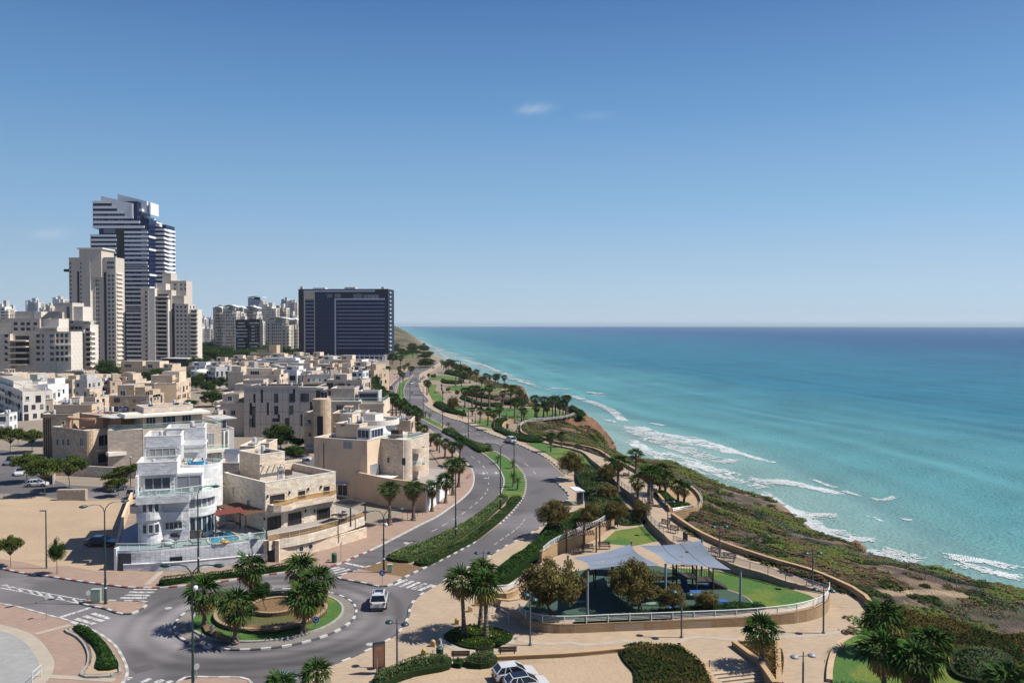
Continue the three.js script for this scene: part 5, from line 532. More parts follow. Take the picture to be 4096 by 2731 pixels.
const TOWN=[
['A3', -60,322,230,430,10,9, 'pale', [[.05,.6,-1,-7,12]], 'pale house with a large blank side wall at the left edge'],
['A3', 160,330,640,300,9,11, 'sCream', [[0,.55,-2,-9,12], [.55,.98,-4,-10,11.4]], 'cream stone house with stacked terraces behind the blank pale wall'],
['A3', -90,240,105,240,10,9, 'sand', [], 'sand coloured house cut by the left edge below the apartment blocks'],
['A3', 670,218,868,220,8,9, 'sTan', [], 'brown stone house with three small square openings'],
['A3', 845,318,1075,322,7.5,9, 'sCream', [[.2,1,-2,-8,10]], 'house with a planted roof terrace and white awning roof'],
['A3', 1060,330,1330,282,8,8, 'tan', [], 'tan house with a long blue edged roof terrace'],
['A3', 460,640,812,632,9.5,11, 'sCream', [[.0,.22,-1,-3,12.6], [.3,.68,-3,-9,11.8], [.72,1,-2.4,-6,12.8]], 'cream house with tall white chimney blocks and a row of blocked windows'],
['A3', 815,490,990,495,9,9, 'sCream', [[0,.4,-2,-7,11.5]], 'small cream house between the blocks and the long parapet house'],
['A3', 1070,478,1555,478,9,12, 'sTan', [[.26,.62,-2,-10,12.3], [.62,.84,-2.6,-8,11.6], [.86,1,-3,-9,10.6]], 'tan stone house with a long parapet and glazed roof room'],
['A3', 1428,345,1838,345,10,13, 'tan', [[.3,.85,-2,-9,12.8], [.5,.95,-5,-12,14]], 'tan house with narrow tall windows and a stepped tower top'],
['A3', 1840,350,1990,290,10,8, 'sand', [], 'sandstone wing with balconies beside the narrow windowed tan house'],
['A3', 1126,178,1790,186,8,14, 'ochre', [[.18,.52,-1.5,-10,11.4], [.57,.79,-1.5,-10,11.4], [.84,.98,-2,-10,10]], 'long ochre house with two boxy roof rooms below the striped tower'],
['A3', 1990,160,2140,160,9,12, 'white', [[.0,1,-2,-9,10.6]], 'white house beside the barrel roofed house'],
['A3', 2140,165,2360,165,8.6,12, 'white', [[.2,.8,-2,-8,10.6]], 'white house right of the barrel roofed house'],
['A3', 0,175,280,165,9,9, 'sand', [[.35,.95,-1,-7,11]], 'low sand coloured house with a green edged roof at the far left'],
['A3', 1690,90,1965,96,8,12, 'charcoal', [], 'dark low building with a flat roof at the foot of the stepped tower'],
['A3', -30,670,90,668,6,6, 'white', [], 'small white house with a glass terrace at the left edge'],
['A4', 20,590,290,592,9.6,10, 'cream', [[.3,1,-1.5,-8,12]], 'cream house with a projecting roof ledge left of the panel building'],
['A4', 450,158,900,160,10,12, 'white', [[.1,.9,-2,-10,11.2]], 'white framed house with a dark recessed front'],
['A4', 310,312,700,312,10.4,14, 'cream', [[.05,.75,-3,-11,13], [.8,1,-2,-6,12.6]], 'cream house with an overhanging roof slab behind the panel building'],
['A4', 230,408,590,408,10.6,10, 'sBeige', [[.2,.8,-1.5,-8,12]], 'beige house roof just behind the panel building'],
['A4', 700,260,880,262,11,10, 'white', [[.2,1,-2,-7,12.8]], 'white house with a big satellite dish and sloping gable wall'],
['A4', 840,240,1085,240,9.6,11, 'pale', [[.1,.7,-2,-8,11.8]], 'pale house with a long white balcony band'],
['A4', 985,306,1260,306,10.2,11, 'pale', [], 'pale grey house with three small square windows'],
['A4', 1195,362,1560,366,9.8,11, 'sBeige', [[.17,.55,-1,-7,12]], 'beige stone house with a square stair tower near the palm row'],
['A4', 1455,275,1570,276,12,8, 'white', [], 'house with a plain white end wall near the palm row'],
['A4', 1100,200,1440,204,9.4,12, 'tan', [[.5,.96,-2,-9,12]], 'tan house with dark awnings in the row before the hotel'],
['A4', 1440,215,1700,218,9,10, 'cream', [[.1,.6,-2,-8,11]], 'cream terraced house next to the hotel columns'],
['A4', 890,160,1100,160,9.6,12, 'sCream', [[.1,.6,-2,-9,11.6]], 'cream house with scattered roof equipment below the hotel'],
['A4', 1100,150,1310,152,10,12, 'pale', [[.2,.7,-2,-8,12]], 'pale house with a stepped roof below the hotel'],
['A4', 1310,150,1560,152,10,12, 'white', [[.05,.55,-2,-8,12.6]], 'white house with a tall roof box below the hotel columns'],
['A4', 180,215,440,215,9,12, 'ochre', [[.1,.9,-1.5,-9,11]], 'ochre house with beams on its roof among the white houses'],
['A4', 170,140,340,140,9,12, 'cream', [[.2,.8,-2,-8,11]], 'cream house with several water tanks near the tan club building'],
['A4', 340,150,470,150,9,12, 'sand', [[0,.6,-2,-8,11]], 'sand coloured house beside the dark fronted white house'],
['A4', 0,165,130,165,9,12, 'sand', [[.2,.9,-2,-8,11]], 'sand coloured house left of the ochre beam roof'],
['A4', 520,120,760,122,9,12, 'cream', [[.3,.9,-2,-8,11]], 'long cream roofed house in front of the dark hotel corner'],
['A4', 760,110,990,112,9,12, 'pale', [[.3,.6,-2,-8,11.4]], 'pale long house directly below the grey hotel panel'],
['A4', 1000,112,1180,114,9,12, 'cream', [[.2,.6,-2,-8,11.6]], 'small cream house below the dark hotel glass'],
['A4', 1560,150,1690,170,8,10, 'sBeige', [], 'beige house tucked against the hotel columns'],
['A4', -10,705,60,704,9,6, 'cream', [], 'cream roof corner behind the brick building'],
['A4', 955,705,1090,708,10,9, 'sTan', [], 'brown stone house with a round stair tower and tall dark glazing'],
['A4', 1255,715,1460,715,9.6,8, 'sTan', [], 'brown stone wing right of the round stair tower'],
['A4', 1480,780,1600,780,9.4,9, 'cream', [[.1,.9,-2,-7,11]], 'cream house roof between the stair tower and the oval roof'],
['A4', 1800,790,2070,790,9,9, 'sand', [], 'house with a dark framed roof pergola behind the tan house'],
['A4', 1590,800,1790,790,9,10, 'cream', [], 'cream house with an oval roof ring behind the tan house'],
];
const townAt=[];
for (const [f, x1, y1, x2, y2, hh, d, k, up, label] of TOWN) {
const h=House.edge('house', label, f, x1, y1, x2, y2, hh), w=h.w, m=K[k], far=h.g.position.z < -330;townAt.push([h, hh, d]);
h.vol(0, w, -d, 0,0, hh, m, .55 + .3 * rnd(), rnd() < .3 ? K.roofW : K.roof);for (const [a, c, z1, z0, t] of up) { h.vol(a * w, c * w, z0, z1, hh - .9, t, rnd() < .3 ? K.cream : m, rnd() < .5 ? .4 : 0, K.roof);if (rnd() < .8) h.win('f', z1 + .02, (a + .15 * (c - a)) * w, hh - .4, (a + .5 * (c - a)) * w, Math.min(t - .4, hh + 1.6), { k: rnd() < .5 ? 'glass' : 'dark' });}
if (k === 'charcoal') { h.slab(-1, w + 1, -d - 1,1, hh + .1, hh + .5, K.grey, 'roof_slab');}
else if (!label.includes('blank') && !label.includes('plain')) h.auto(0, w, -d, 0, Math.floor(hh / 3), { from: far ? Math.max(0, Math.floor(hh / 3) - 2) : 0 });else h.auto(0, w, -d, -.01, Math.floor(hh / 3), { from: 0, right: 1 });
h.gear(.3, w - .3, -d + .5,-.6, hh - .6, far ? 2 : 2);if (rnd() < .5) { h.slab(w * .1, w * .55,0,1.3, hh - 3.4, hh - 3.2, m, 'balcony');h.rail([V(w * .1, hh - 3.2,1.2), V(w * .55, hh - 3.2,1.2)], .9, { sharp: 1 });} if (rnd() < .35) h.pergola(w * .5, w * .9, -d * .6, -d * .1, hh + 1.4,6, m, true, 'z');
if (label.includes('dark recessed')) h.slab(w * .18, w * .85,.02,.1, hh - 4.6, hh - 1.4, K.charcoal, 'recessed_front');  // flat charcoal slab, the dark of a recess put into colour
if (label.includes('three small square openings')) for (let i=0;i < 3;i++) h.win('f', .03, w * .35 + i * 1.4, hh - 2, w * .35 + i * 1.4 + .8, hh - 1.2, { k: 'shutter' });
if (label.includes('round stair tower and')) { h.cyl(w + 1.2,-.4,2.3,0,13.6, K.sTan, { n: 24 });h.b(K.charcoal, 'tall_glazing').hexa([[-.8,2.25], [.8,2.35], [.7,1.9], [-.7,1.9]].map((p)=>V(w + 1.2 + p[0] + .5,.3,-.2 + p[1] - .1)).concat([[-.8,2.25], [.8,2.35], [.7,1.9], [-.7,1.9]].map((p)=>V(w + 1.2 + p[0] + .5,9.4,-.2 + p[1] - .1))));}
if (label.includes('oval roof')) { h.cyl(w * .45,-4, w * .52, hh - .5, hh + 1.5, K.pale, { n: 32, th: .25, floor: hh + .3 });}
if (label.includes('dark framed')) { h.pergola(.4, w - .4,-7,-.8, hh + 1.8,3, M.dark, true, 'z');}
if (label.includes('blocked windows')) for (let i=0;i < 7;i++) h.win('f', .03,.6 + i * 1.55, hh - 1.15,1.3 + i * 1.55, hh - .45, { k: i % 2 ? 'shutter' : 'dark', sill: 0 });
h.done();
}
{ // barrel roofed house and the club building
const h=House.edge('house', 'white house with a rounded barrel shaped end and dark slit windows', 'A3', 2020,236,2168,236,7, { cat: 'house' }), w=h.w;h.vol(0, w, -10,-2,0,7, K.white, 0);h.cyl(w / 2,-2, w / 2,0,7, K.pale, { n: 26 });h.b(K.pale, 'barrel_roof').geo(new THREE.SphereGeometry(w / 2,24,8,0,6.283,0,1.57), new THREE.Matrix4().makeScale(1,.5,1).setPosition(w / 2,7,-2));h.win('f', w / 2 - 2, w * .3,4, w * .7,5, { k: 'dark' });h.b(K.charcoal, 'slit_window').box(w * .2,4.6, w / 2 - 2.8, w * .85,5.4, w / 2 - 2 + .05);h.done();
const c=House.edge('club_building', 'tan club building with a square tower and rows of small openings among the trees', 'A2', 640,662,870,668,10, { cat: 'building' });c.vol(0, c.w, -16,0,0,10, K.ochre, .6);c.vol(c.w * .6, c.w * .88,-9,-3,10,16, K.ochre, .4);c.grid('f', .02, Array.from({ length: 14 }, (_, i)=>1.5 + i * c.w / 15), [4,7.4], 1,1, { k: 'dark' });c.vol(c.w * .1, c.w * .5,-12,-4,10,12, K.sand, .4);c.done();
const p=House.edge('office_building', 'long white low building with a dark glazed front below the distant blocks', 'A2', 395,532,590,536,16, { cat: 'building' });p.vol(0, p.w, -20,0,0,16, K.white, .8);p.slab(1.5, p.w * .65,0,.2,5,14, mat('tinted_glass2', [.05,.065,.09], .1), 'glazed_front');p.grid('f', .02, [.75,.83,.91].map((q)=>q * p.w), [6,11], 3,2.4, {});p.done();
const q=House.edge('low_building', 'pale low building among the palms left of the club building', 'A2', 545,635,640,636,7, { cat: 'building' });q.vol(0, q.w, -12,0,0,7, K.grey, .5);q.grid('f', .02, [2,5,8,11,14].filter((u)=>u < q.w - 1), [3.4], 1.6,1.4, {});q.done();
}
{
const cols=[['cream', 'cream'], ['white', 'white'], ['sand', 'sandy'], ['tan', 'tan'], ['sBeige', 'beige'], ['grey', 'grey'], ['ochre', 'ochre']], feats=['stepped', 'low walled', 'flat roofed', 'boxy'], ords=['leftmost', 'second', 'third', 'fourth', 'fifth', 'sixth', 'seventh', 'eighth', 'ninth', 'tenth', 'eleventh', 'twelfth', 'thirteenth'];
const rows=[[868,20,330,8, 'behind the blank pale wall'], [852,470,690,8, 'left of the dark hotel'], [842,455,680,9, 'beyond the white roofs by the hotel'], [862,560,830,7, 'between the white roofs and the palm row'], [884,10,130,3, 'at the far left among trees'], [905,60,120,1, 'above the far left street tree'], [874,130,320,5, 'before the ochre house'], [846,690,860,6, 'at the foot of the dark hotel']];
for (const [y, x0, x1, n, where] of rows) for (let i=0;i < n;i++) {
const x=x0 + (x1 - x0) * (i + rr(.05,.25)) / n, wpx=(x1 - x0) / n * rr(.6,.85), hh=rr(7.4,10.4), yy=y + rr(-4,4), c=cols[Math.floor(rnd() * cols.length)], ft=feats[i % 4];
const h=House.edge('house', c[1] + ' ' + ft + ' house, ' + ords[i] + ' in row ' + where, 'D', x, yy, x + wpx, yy + rr(-2,2), hh), w=h.w, d=rr(8,12);h.vol(0, w, -d, 0,0, hh, K[c[0]], .6, rnd() < .4 ? K.roofW : K.roof);h.vol(w * rr(.05,.3), w * rr(.55,.95), -d + 1, -rr(1,3), hh - .8, hh + rr(1.4,2.8), K[c[0]], 0);h.auto(0, w, -d, 0,3, { from: 1 });h.gear(.3, w - .3, -d + .5,-.6, hh - .6,1);h.done();
}
}
const seq=(a, b, n)=>Array.from({ length: n }, (_, i)=>a + (b - a) * (n > 1 ? i / (n - 1) : 0));
{ // the dark hotel
const z=-648, h=House.tower('hotel', 'dark blue glass hotel slab with white floor lines beside the coast road', 'A2', 1053,1830,120, z, -.06, 'hotel'), w=h.w, H1=h.h, navy=mat('navy_cladding', [.005,.008,.03], .5), gl=mat('hotel_glass', [.010,.021,.085], .2, { phys: true, specularIntensity: .5 }), lines=mat('floor_line', [.62,.68,.82], .6), P=(x, y)=>h.px('A2', x, y, .3);h.vol(0, w, -22,0,9, H1, navy, 1.2);h.vol(2, w - 9,-20,-3,0,9, navy, 0);
const a=P(1100,135), b=P(1197,705);h.slab(a[0], b[0], 0,.5,1.5, a[1], K.sBeige, 'panel_strip');const c=P(1112,205), e=P(1190,690), s0=P(1365,205), s1=P(1795,690);h.slab(c[0], e[0], .5,.56, e[1], c[1], gl, 'glazing');h.slab(b[0], s0[0], .0,.32, e[1], P(0,140)[1], gl, 'glazing');h.slab(s0[0], s1[0], .0,.3, s1[1], s0[1], gl, 'glazing');
const F1=h.b(lines, 'floor_bands'), gm=h.b(mat('mullion_blue', [.012,.022,.085], .3), 'mullions');for (let i=0;i < 14;i++) { const y=P(0,212 + i * 31.4)[1];F1.box(c[0], y - .17,.56, e[0], y + .17,.8);if (i > 0 || 1) F1.box(s0[0] + 1.6, y - .16,.3, s1[0] - .3, y + .16,.75);gm.box(b[0] + .3, y - .12,.32, s0[0] - .3, y + .12,.4);} for (let u=s0[0] + 2.5;u < s1[0] - 1;u += 2.1) gm.box(u - .07, s1[1] + .4,.3, u + .07, s0[1] - .4,.42);for (let u=b[0] + 1;u < s0[0];u += 1.7) gm.box(u - .06, e[1], .32, u + .06, s0[1] + 8,.4);
F1.box(s0[0], s1[1] - .5,.3, s0[0] + .9, s0[1] + .5,1.1).box(s0[0] + .9, s0[1] - .5,.3, s1[0], s0[1] + .5,1.1).box(s0[0] + .9, s1[1] - .6,.3, s1[0], s1[1] + .5,1.1);F1.box(a[0], P(0,140)[1] - .5,.3, P(1705,0)[0], P(0,133)[1], 1.0);for (let x=1535;x < 1800;x += 42) { const q=P(x, 700);F1.box(q[0] - .45,0,-.6, q[0] + .45,9,.4);}
for (const [x0, x1, y0, y1] of [[1300,1345,160,195], [1365,1418,160,195], [1525,1600,160,200], [1610,1745,165,200]]) { const p=P(x0, y1), q=P(x1, y0);for (let i=0;i < 4;i++) h.win('f', .34, p[0] + (q[0] - p[0]) * i / 4, p[1], p[0] + (q[0] - p[0]) * (i + .9) / 4, q[1], { k: 'curtain', frame: M.dark });} h.vol(w * .5, w * .62,-14,-4, H1 - .5, H1 + 1.5, K.grey, 0);h.vol(1,3,-4,-1.5, H1, H1 + 2, K.grey, 0);h.vol(w * .14, w * .28,-12,-5, H1, H1 + 1.2, K.white, 0);h.vol(w - 6, w - 4,-5,-3, H1, H1 + 1.6, K.grey, 0);for (let i=0;i < 15;i++) h.slab(w, w + 1.2,-6,-.5,12 + i * 3.1,12.9 + i * 3.1, lines, 'balconies');h.b(K.sBeige, 'side_panels').box(-.6,4,-22,0, H1 - 2,-6);h.done();
}
{ // the striped tower
const z=-665, white=mat('tower_white', [.93,.93,.97], .6), gl=mat('tower_glass', [.009,.018,.07], .2, { phys: true, specularIntensity: .5 }), bay=(x0, x1, y0, y1)=>0, h=House.tower('striped_tower', 'tall tower of white bands and dark glass with sloping crown walls', 'A1', 727,1285,200, z, 0, 'tower'), P=(x, y, d=0)=>h.px('A1', x, y, d), X=(x)=>P(x, 500)[0], Y=(y)=>P(900, y)[1];
const g=h.b(gl, 'glazing'), b=h.b(white, 'floor_bands'), core=h.b(mat('tower_core', [.010,.011,.018], .5), 'core');g.box(X(727), Y(400), -24, X(1075), Y(205), -.1).box(X(1040), Y(1500), -22, X(1165), Y(340), -.3).box(X(770), Y(1500), -22, X(1110), Y(395), -.6).box(X(706), Y(1500), -20, X(905), Y(465), -.2).box(X(1150), Y(1500), -32, X(1240), Y(372), -14);core.box(X(903), Y(1500), -5, X(975), Y(415), .3);
const band=(x0, x1, y, d, hh=12)=>b.box(X(x0), Y(y + hh), d - 22, X(x1), Y(y), d + .5);for (const [y, x1] of [[202,873], [243,915], [283,975], [321,1045], [359,1095], [397,1130]]) band(725, x1, y, 0,19);for (let i=0;i < 31;i++) { const y=440 + i * 33.3;if (Math.abs(y - 680) > 14 && Math.abs(y - 1010) > 14) band(973 + i * .35,1145 + (i % 3 === 1 ? 22 : 12) + i * .3, y, 0,16);if (i < 26) band(706,908 + (i % 2) * 4,467 + i * 33.3,.2,16);} for (const y of [678,712,1012,1045]) band(903,1150, y, 0,17);
for (let i=3;i < 36;i++) b.box(X(1238), Y(305 + i * 33.3 + 16), -32, X(1241) + .5, Y(305 + i * 33.3), -18);for (let i=0;i < 36;i++) { const y=305 + i * 33.3, x1=i < 3 ? 1140 + i * 50 : 1280 + (i % 3 === 2 ? -8 : 0);const x0=X(1040), xe=X(x1), yy=Y(y + 16), yt=Y(y), zf=-12;b.hexa([V(x0, yy, zf), V(X(Math.min(x1 - 40,1238)), yy, zf), V(xe, yy - 1.4, zf - 7), V(x0, yy, zf - 12), V(x0, yt, zf), V(X(Math.min(x1 - 40,1238)), yt, zf), V(xe, yt - 1.6, zf - 7), V(x0, yt, zf - 12)]);}
const cr=h.b(mat('crown_panel', [.95,.95,.98], .45, { map: T.paver }), 'crown_wall');const C=(a, d, t)=>{ const q=a.map(([x, y])=>P(x, y, d));cr.hexa([V(q[0][0], q[0][1], d - t), V(q[1][0], q[1][1], d - t), V(q[1][0], q[1][1], d), V(q[0][0], q[0][1], d), V(q[3][0], q[3][1], d - t), V(q[2][0], q[2][1], d - t), V(q[2][0], q[2][1], d), V(q[3][0], q[3][1], d)]);};const ct=(x)=>164 + .232 * (x - 788);for (const [p, q, y] of [[788,873,203], [873,915,243], [915,975,283], [975,1040,330]]) C([[p, y], [q, y], [q, ct(q)], [p, ct(p)]], .35,2);C([[918,300], [1150,300], [1148,205], [918,148]], -7,2);b.box(X(1030), Y(335), -9, X(1043), Y(225), .6).box(X(1140), Y(300), -22, X(1152), Y(203), -6.6);b.box(X(1040), Y(280), -12, X(1100), Y(260), -3);
const palePanes=h.b(mat('pale_pane', [.16,.22,.33], .2), 'panes');for (let i=0;i < 34;i++) for (let k=0;k < 9;k++) if (rnd() < .5) { const x=985 + k * 17, y=460 + i * 33.3;palePanes.box(X(x), Y(y + 14), -.6, X(x + 7), Y(y), -.25);} for (let i=0;i < 3;i++) for (let k=0;k < 12;k++) if (rnd() < .7) { const x=745 + k * 26, y=305 + i * 38;if (x < 960 + i * 40) palePanes.box(X(x), Y(y + 13), -.2, X(x + 9), Y(y), .05);} palePanes.box(X(808), Y(455), -1, X(902), Y(420), -.4);  // paler panes, mostly scattered at random over the glazing
for (let i=0;i < 30;i++) h.b(M.steel, 'railings').box(X(1105), Y(436 + i * 33.3), -.3, X(1150), Y(430 + i * 33.3), .3);h.done();
}
{ // beige tower
const z=-613, h=House.tower('beige_tower', 'tall beige stone tower with small windows before the striped tower', 'A1', 520,905,640, z, -.0, 'tower'), P=(x, y, d=0)=>h.px('A1', x, y, d), X=(x, d=0)=>P(x, 900, d)[0], Y=(y)=>P(700, y)[1], m=K.sTower;h.vol(X(527), X(625), -16,-2,0, Y(645), m, 1);h.vol(X(620), X(745), -16,0,0, Y(575), m, .6);h.vol(X(683), X(800), -18,1.2, Y(800), Y(572), m, .6);h.vol(X(745), X(815), -16,-.6,0, Y(650), m, .5);h.vol(X(812), X(905), -14,0,0, Y(645), m, .6);h.slab(X(610), X(812), -18,1.6, Y(580), Y(570), K.pale, 'cornice');h.slab(X(486), X(530), -8,-2, Y(755), Y(735), M.dark, 'balcony');h.b(K.charcoal, 'recess_strip').box(X(592), 0,-3, X(608), Y(755), -1.9);h.b(K.charcoal, 'recess_strip').box(X(812), 0,-1, X(832), Y(760), .06);  // charcoal strips lie on the wall, painting the shade of recesses
const vs=Array.from({ length: 27 }, (_, i)=>Y(700 + i * 33.6)).filter((v)=>v > 2);h.grid('f', -1.98, [X(540)], vs, 1,1.6, { k: 'dark' });h.grid('f', .02, [X(632)].map((q)=>q), vs, .9,1.4, { k: 'dark' });h.grid('f', -.56, [X(750), X(767)], vs, .9,1.4, { k: 'dark' });h.grid('f', .03, [X(852), X(882)], vs.slice(3), 1.6,1.9, {});for (let i=0;i < 24;i++) h.b(K.pale, 'balconies').box(X(902), Y(765 + i * 33.6) - .9,-10, X(914), Y(765 + i * 33.6), -1);h.obl('A1', 832,906,645,9, K.sPaleSunlit, 1.5, [.35,.75], vs.slice(3), .1);h.obl('A1', 700,800,575,7, K.sPaleSunlit, .1, [], [], 1.3);for (const y of [675,713]) h.win('f', .1, X(836), Y(y + 24), X(898), Y(y), { m: 4, frame: M.whitem });h.done();
}
{ // stepped tower
const z=-622, h=House.tower('stepped_tower', 'beige stepped apartment tower with stacked balconies right of the striped tower', 'A1', 1098,1480,850, z, 0, 'tower'), P=(x, y, d=0)=>h.px('A1', x, y, d), X=(x)=>P(x, 1100)[0], Y=(y)=>P(1300, y)[1], m=K.sTower;h.vol(X(1098), X(1160), -14,-1,0, Y(885), m, .6);h.vol(X(1158), X(1215), -14,.6,0, Y(888), K.sPaleSunlit, .6);h.vol(X(1195), X(1282), -16,-4,0, Y(848), K.sPaleSunlit, .6);h.vol(X(1210), X(1330), -12,-3,0, Y(900), m, .5);h.vol(X(1210), X(1280), -26,-14,0, Y(760), m, .6);h.vol(X(1285), X(1410), -24,-12,0, Y(822), m, .6);h.vol(X(1330), X(1425), -20,-4,0, Y(945), m, .5);h.vol(X(1362), X(1470), -14,-1,0, Y(1010), m, .6);h.vol(X(1466), X(1534), -12,-3,0, Y(1052), K.sPaleSunlit, .6);  // right-hand faces take the paler stone as painted sunlight
const bb=h.b(K.pale, 'balconies');for (let i=0;i < 16;i++) { const y=Y(945 + i * 33);if (y > 3) { bb.box(X(1215), y - 1,-3, X(1310), y - .3,.2);h.b(K.charcoal, 'recess_strip').box(X(1222), y - .3,-3, X(1305), y + 1.4,-2.9);} } for (let i=0;i < 12;i++) { const y=Y(1075 + i * 33);if (y > 3) bb.box(X(1478), y - .9,-3, X(1536), y - .2,-.6), h.b(K.charcoal, 'recess_strip').box(X(1482), y - .2,-3, X(1526), y + 1.3,-2.94);} bb.box(X(1305), 0,-3, X(1318), Y(975), .3);h.b(K.charcoal, 'recess_strip').box(X(1322), 0,-4, X(1362), Y(1005), -3.9);  // charcoal above each balcony is painted shade, the wall stays flat
const vs=Array.from({ length: 17 }, (_, i)=>Y(926 + i * 33)).filter((v)=>v > 2), v2=Array.from({ length: 13 }, (_, i)=>Y(1042 + i * 33)).filter((v)=>v > 2);h.grid('f', -.98, [X(1138)], vs, 1.3,1.5, { k: 'dark' });h.obl('A1', 1160,1217,888,7, K.sPaleSunlit, 1.2, [.5], vs, .7);h.obl('A1', 1470,1536,1052,7, K.sPaleSunlit, 1.3, [.3,.7], v2,-2.8);h.obl('A1', 1222,1283,848,6, K.sPaleSunlit, 1.2, [.3,.7], [Y(880)], -3.8);h.obl('A1', 1395,1412,822,5, K.sPaleSunlit, 1, [], [], -11.8);h.grid('f', -.98, [X(1385), X(1415), X(1447)], v2,1.5,1.4, { k: 'dark' });h.grid('f', -11.98, [X(1320), X(1370), X(1403)], [Y(862), Y(896)], 1.2,1.5, { k: 'dark' });h.done();
}
{ // left apartment blocks
const h=House.tower('apartment_block', 'beige apartment block with roof solar panels at the left edge', 'A1', -60,545,1125,-446,0, 'apartment block'), P=(x, y, d=0)=>h.px('A1', x, y, d), X=(x)=>P(x, 1300)[0], Y=(y)=>P(300, y)[1], m=K.sTower;h.vol(X(-60), X(285), -18,-3,0, Y(1125), m, .6);h.vol(X(-60), X(75), -14,0,0, Y(1245), m, .3);h.vol(X(65), X(230), -16,-6, Y(1125) - 1, Y(1068), m, .5);h.vol(X(225), X(280), -15,-5, Y(1125) - 1, Y(1070), K.sPaleSunlit, .4);h.vol(X(250), X(420), -15,-2,0, Y(1200), m, .5);h.vol(X(278), X(412), -16,-6,0, Y(1125), K.sPaleSunlit, .6);h.vol(X(335), X(428), -14,-.6,0, Y(1225), m, .5);h.vol(X(418), X(545), -13,-1,0, Y(1228), K.sPaleSunlit, .6);
const rows=[1168,1210,1262,1308,1355,1402,1448].map((y)=>Y(y + 10));h.grid('f', -2.98, [X(95), X(150), X(195), X(250)], rows.slice(0,2), 2,1.6, { k: 'dark' });h.grid('f', .03, [X(-20), X(46)], rows.slice(2), 1.9,1.6, { k: 'dark' });h.grid('f', -1.98, [X(278), X(325)], rows.slice(2), 1.9,1.6, { k: 'dark' });h.grid('f', -.56, [X(398)], rows.slice(2), 2,1.6, {});h.grid('f', -.98, [X(438), X(475), X(510)], rows.slice(2), 1.4,2, { k: 'dark' });for (const y of [1284,1331,1378,1425,1470]) { const v=Y(y + 8);h.slab(X(60), X(205), -3,.8, v - .9, v - .2, K.cream, 'balconies');h.b(K.charcoal, 'recess_strip').box(X(92), v, -3, X(200), v + 2.1,-2.9);} for (const y of [1330,1420]) h.slab(X(435), X(560), -1,1, Y(y + 8), Y(y - 2), K.pale, 'balconies');h.b(K.charcoal, 'solar_array').hexa([V(X(285), Y(1122), -4), V(X(380), Y(1122), -4), V(X(372), Y(1068), -12), V(X(285), Y(1068), -12), V(X(285), Y(1120), -4), V(X(380), Y(1120), -4), V(X(372), Y(1066), -12), V(X(285), Y(1066), -12)]);h.obl('A1', 285,413,1125,8, K.sPaleSunlit, 2, [.3,.75], [Y(1178)], -5.4);h.obl('A1', 425,547,1228,9, K.sPaleSunlit, 1.6, [.15,.4,.65,.88], rows.slice(2), -.8);h.slab(X(330), X(460), -3,1.2, Y(1198), Y(1185), K.white, 'roof_slab');h.done();  // flat charcoal strips paint the shade behind the balconies
const g=House.tower('apartment_block', 'stepped beige apartment block with green glass balconies before the beige tower', 'A1', 408,700,1000,-470,0, 'apartment block'), Q=(x, y)=>g.px('A1', x, y, 0), X2=(x)=>Q(x, 1300)[0], Y2=(y)=>Q(500, y)[1];g.vol(X2(408), X2(545), -16,-3,0, Y2(1000), m, .6);g.vol(X2(545), X2(620), -15,-4,0, Y2(1030), K.sPaleSunlit, .6);g.vol(X2(360), X2(480), -14,-1,0, Y2(1075), m, .6);g.vol(X2(484), X2(652), -12,0,0, Y2(1140), m, .7);g.vol(X2(648), X2(700), -10,-.6,0, Y2(1172), K.sPaleSunlit, .6);g.b(winMat.glass(), 'tall_window').box(X2(500), Y2(1120), -3, X2(524), Y2(1030), -2.9);const r2=Array.from({ length: 8 }, (_, i)=>Y2(1208 + i * 39)).filter((v)=>v > 2);g.grid('f', .03, [X2(565), X2(597), X2(627)], r2,1.7,1.4, { k: 'dark' });for (let i=0;i < 8;i++) { const v=Y2(1220 + i * 39);if (v > 2) { g.slab(X2(665), X2(718), -6,.4, v - 1, v - .3, K.pale, 'balconies');g.b(K.charcoal, 'recess_strip').box(X2(668), v - .2,-.6, X2(698), v + 1.5,-.54);} } g.obl('A1', 548,621,1032,6, K.sPaleSunlit, 1.4, [.3,.7], [Y2(1062), Y2(1098)], -3.8);g.obl('A1', 652,702,1165,7, K.sPaleSunlit, 1, [.2], r2,.1);g.win('f', .05, X2(500), Y2(1162), X2(536), Y2(1142), { m: 2 });g.win('f', .05, X2(545), Y2(1162), X2(578), Y2(1142), { m: 2, k: 'tint' });g.slab(X2(600), X2(700), -8,.6, Y2(1150), Y2(1145), K.roofW, 'canopy');g.done();  // sunlit faces in paler stone, balcony shade as charcoal strips
}
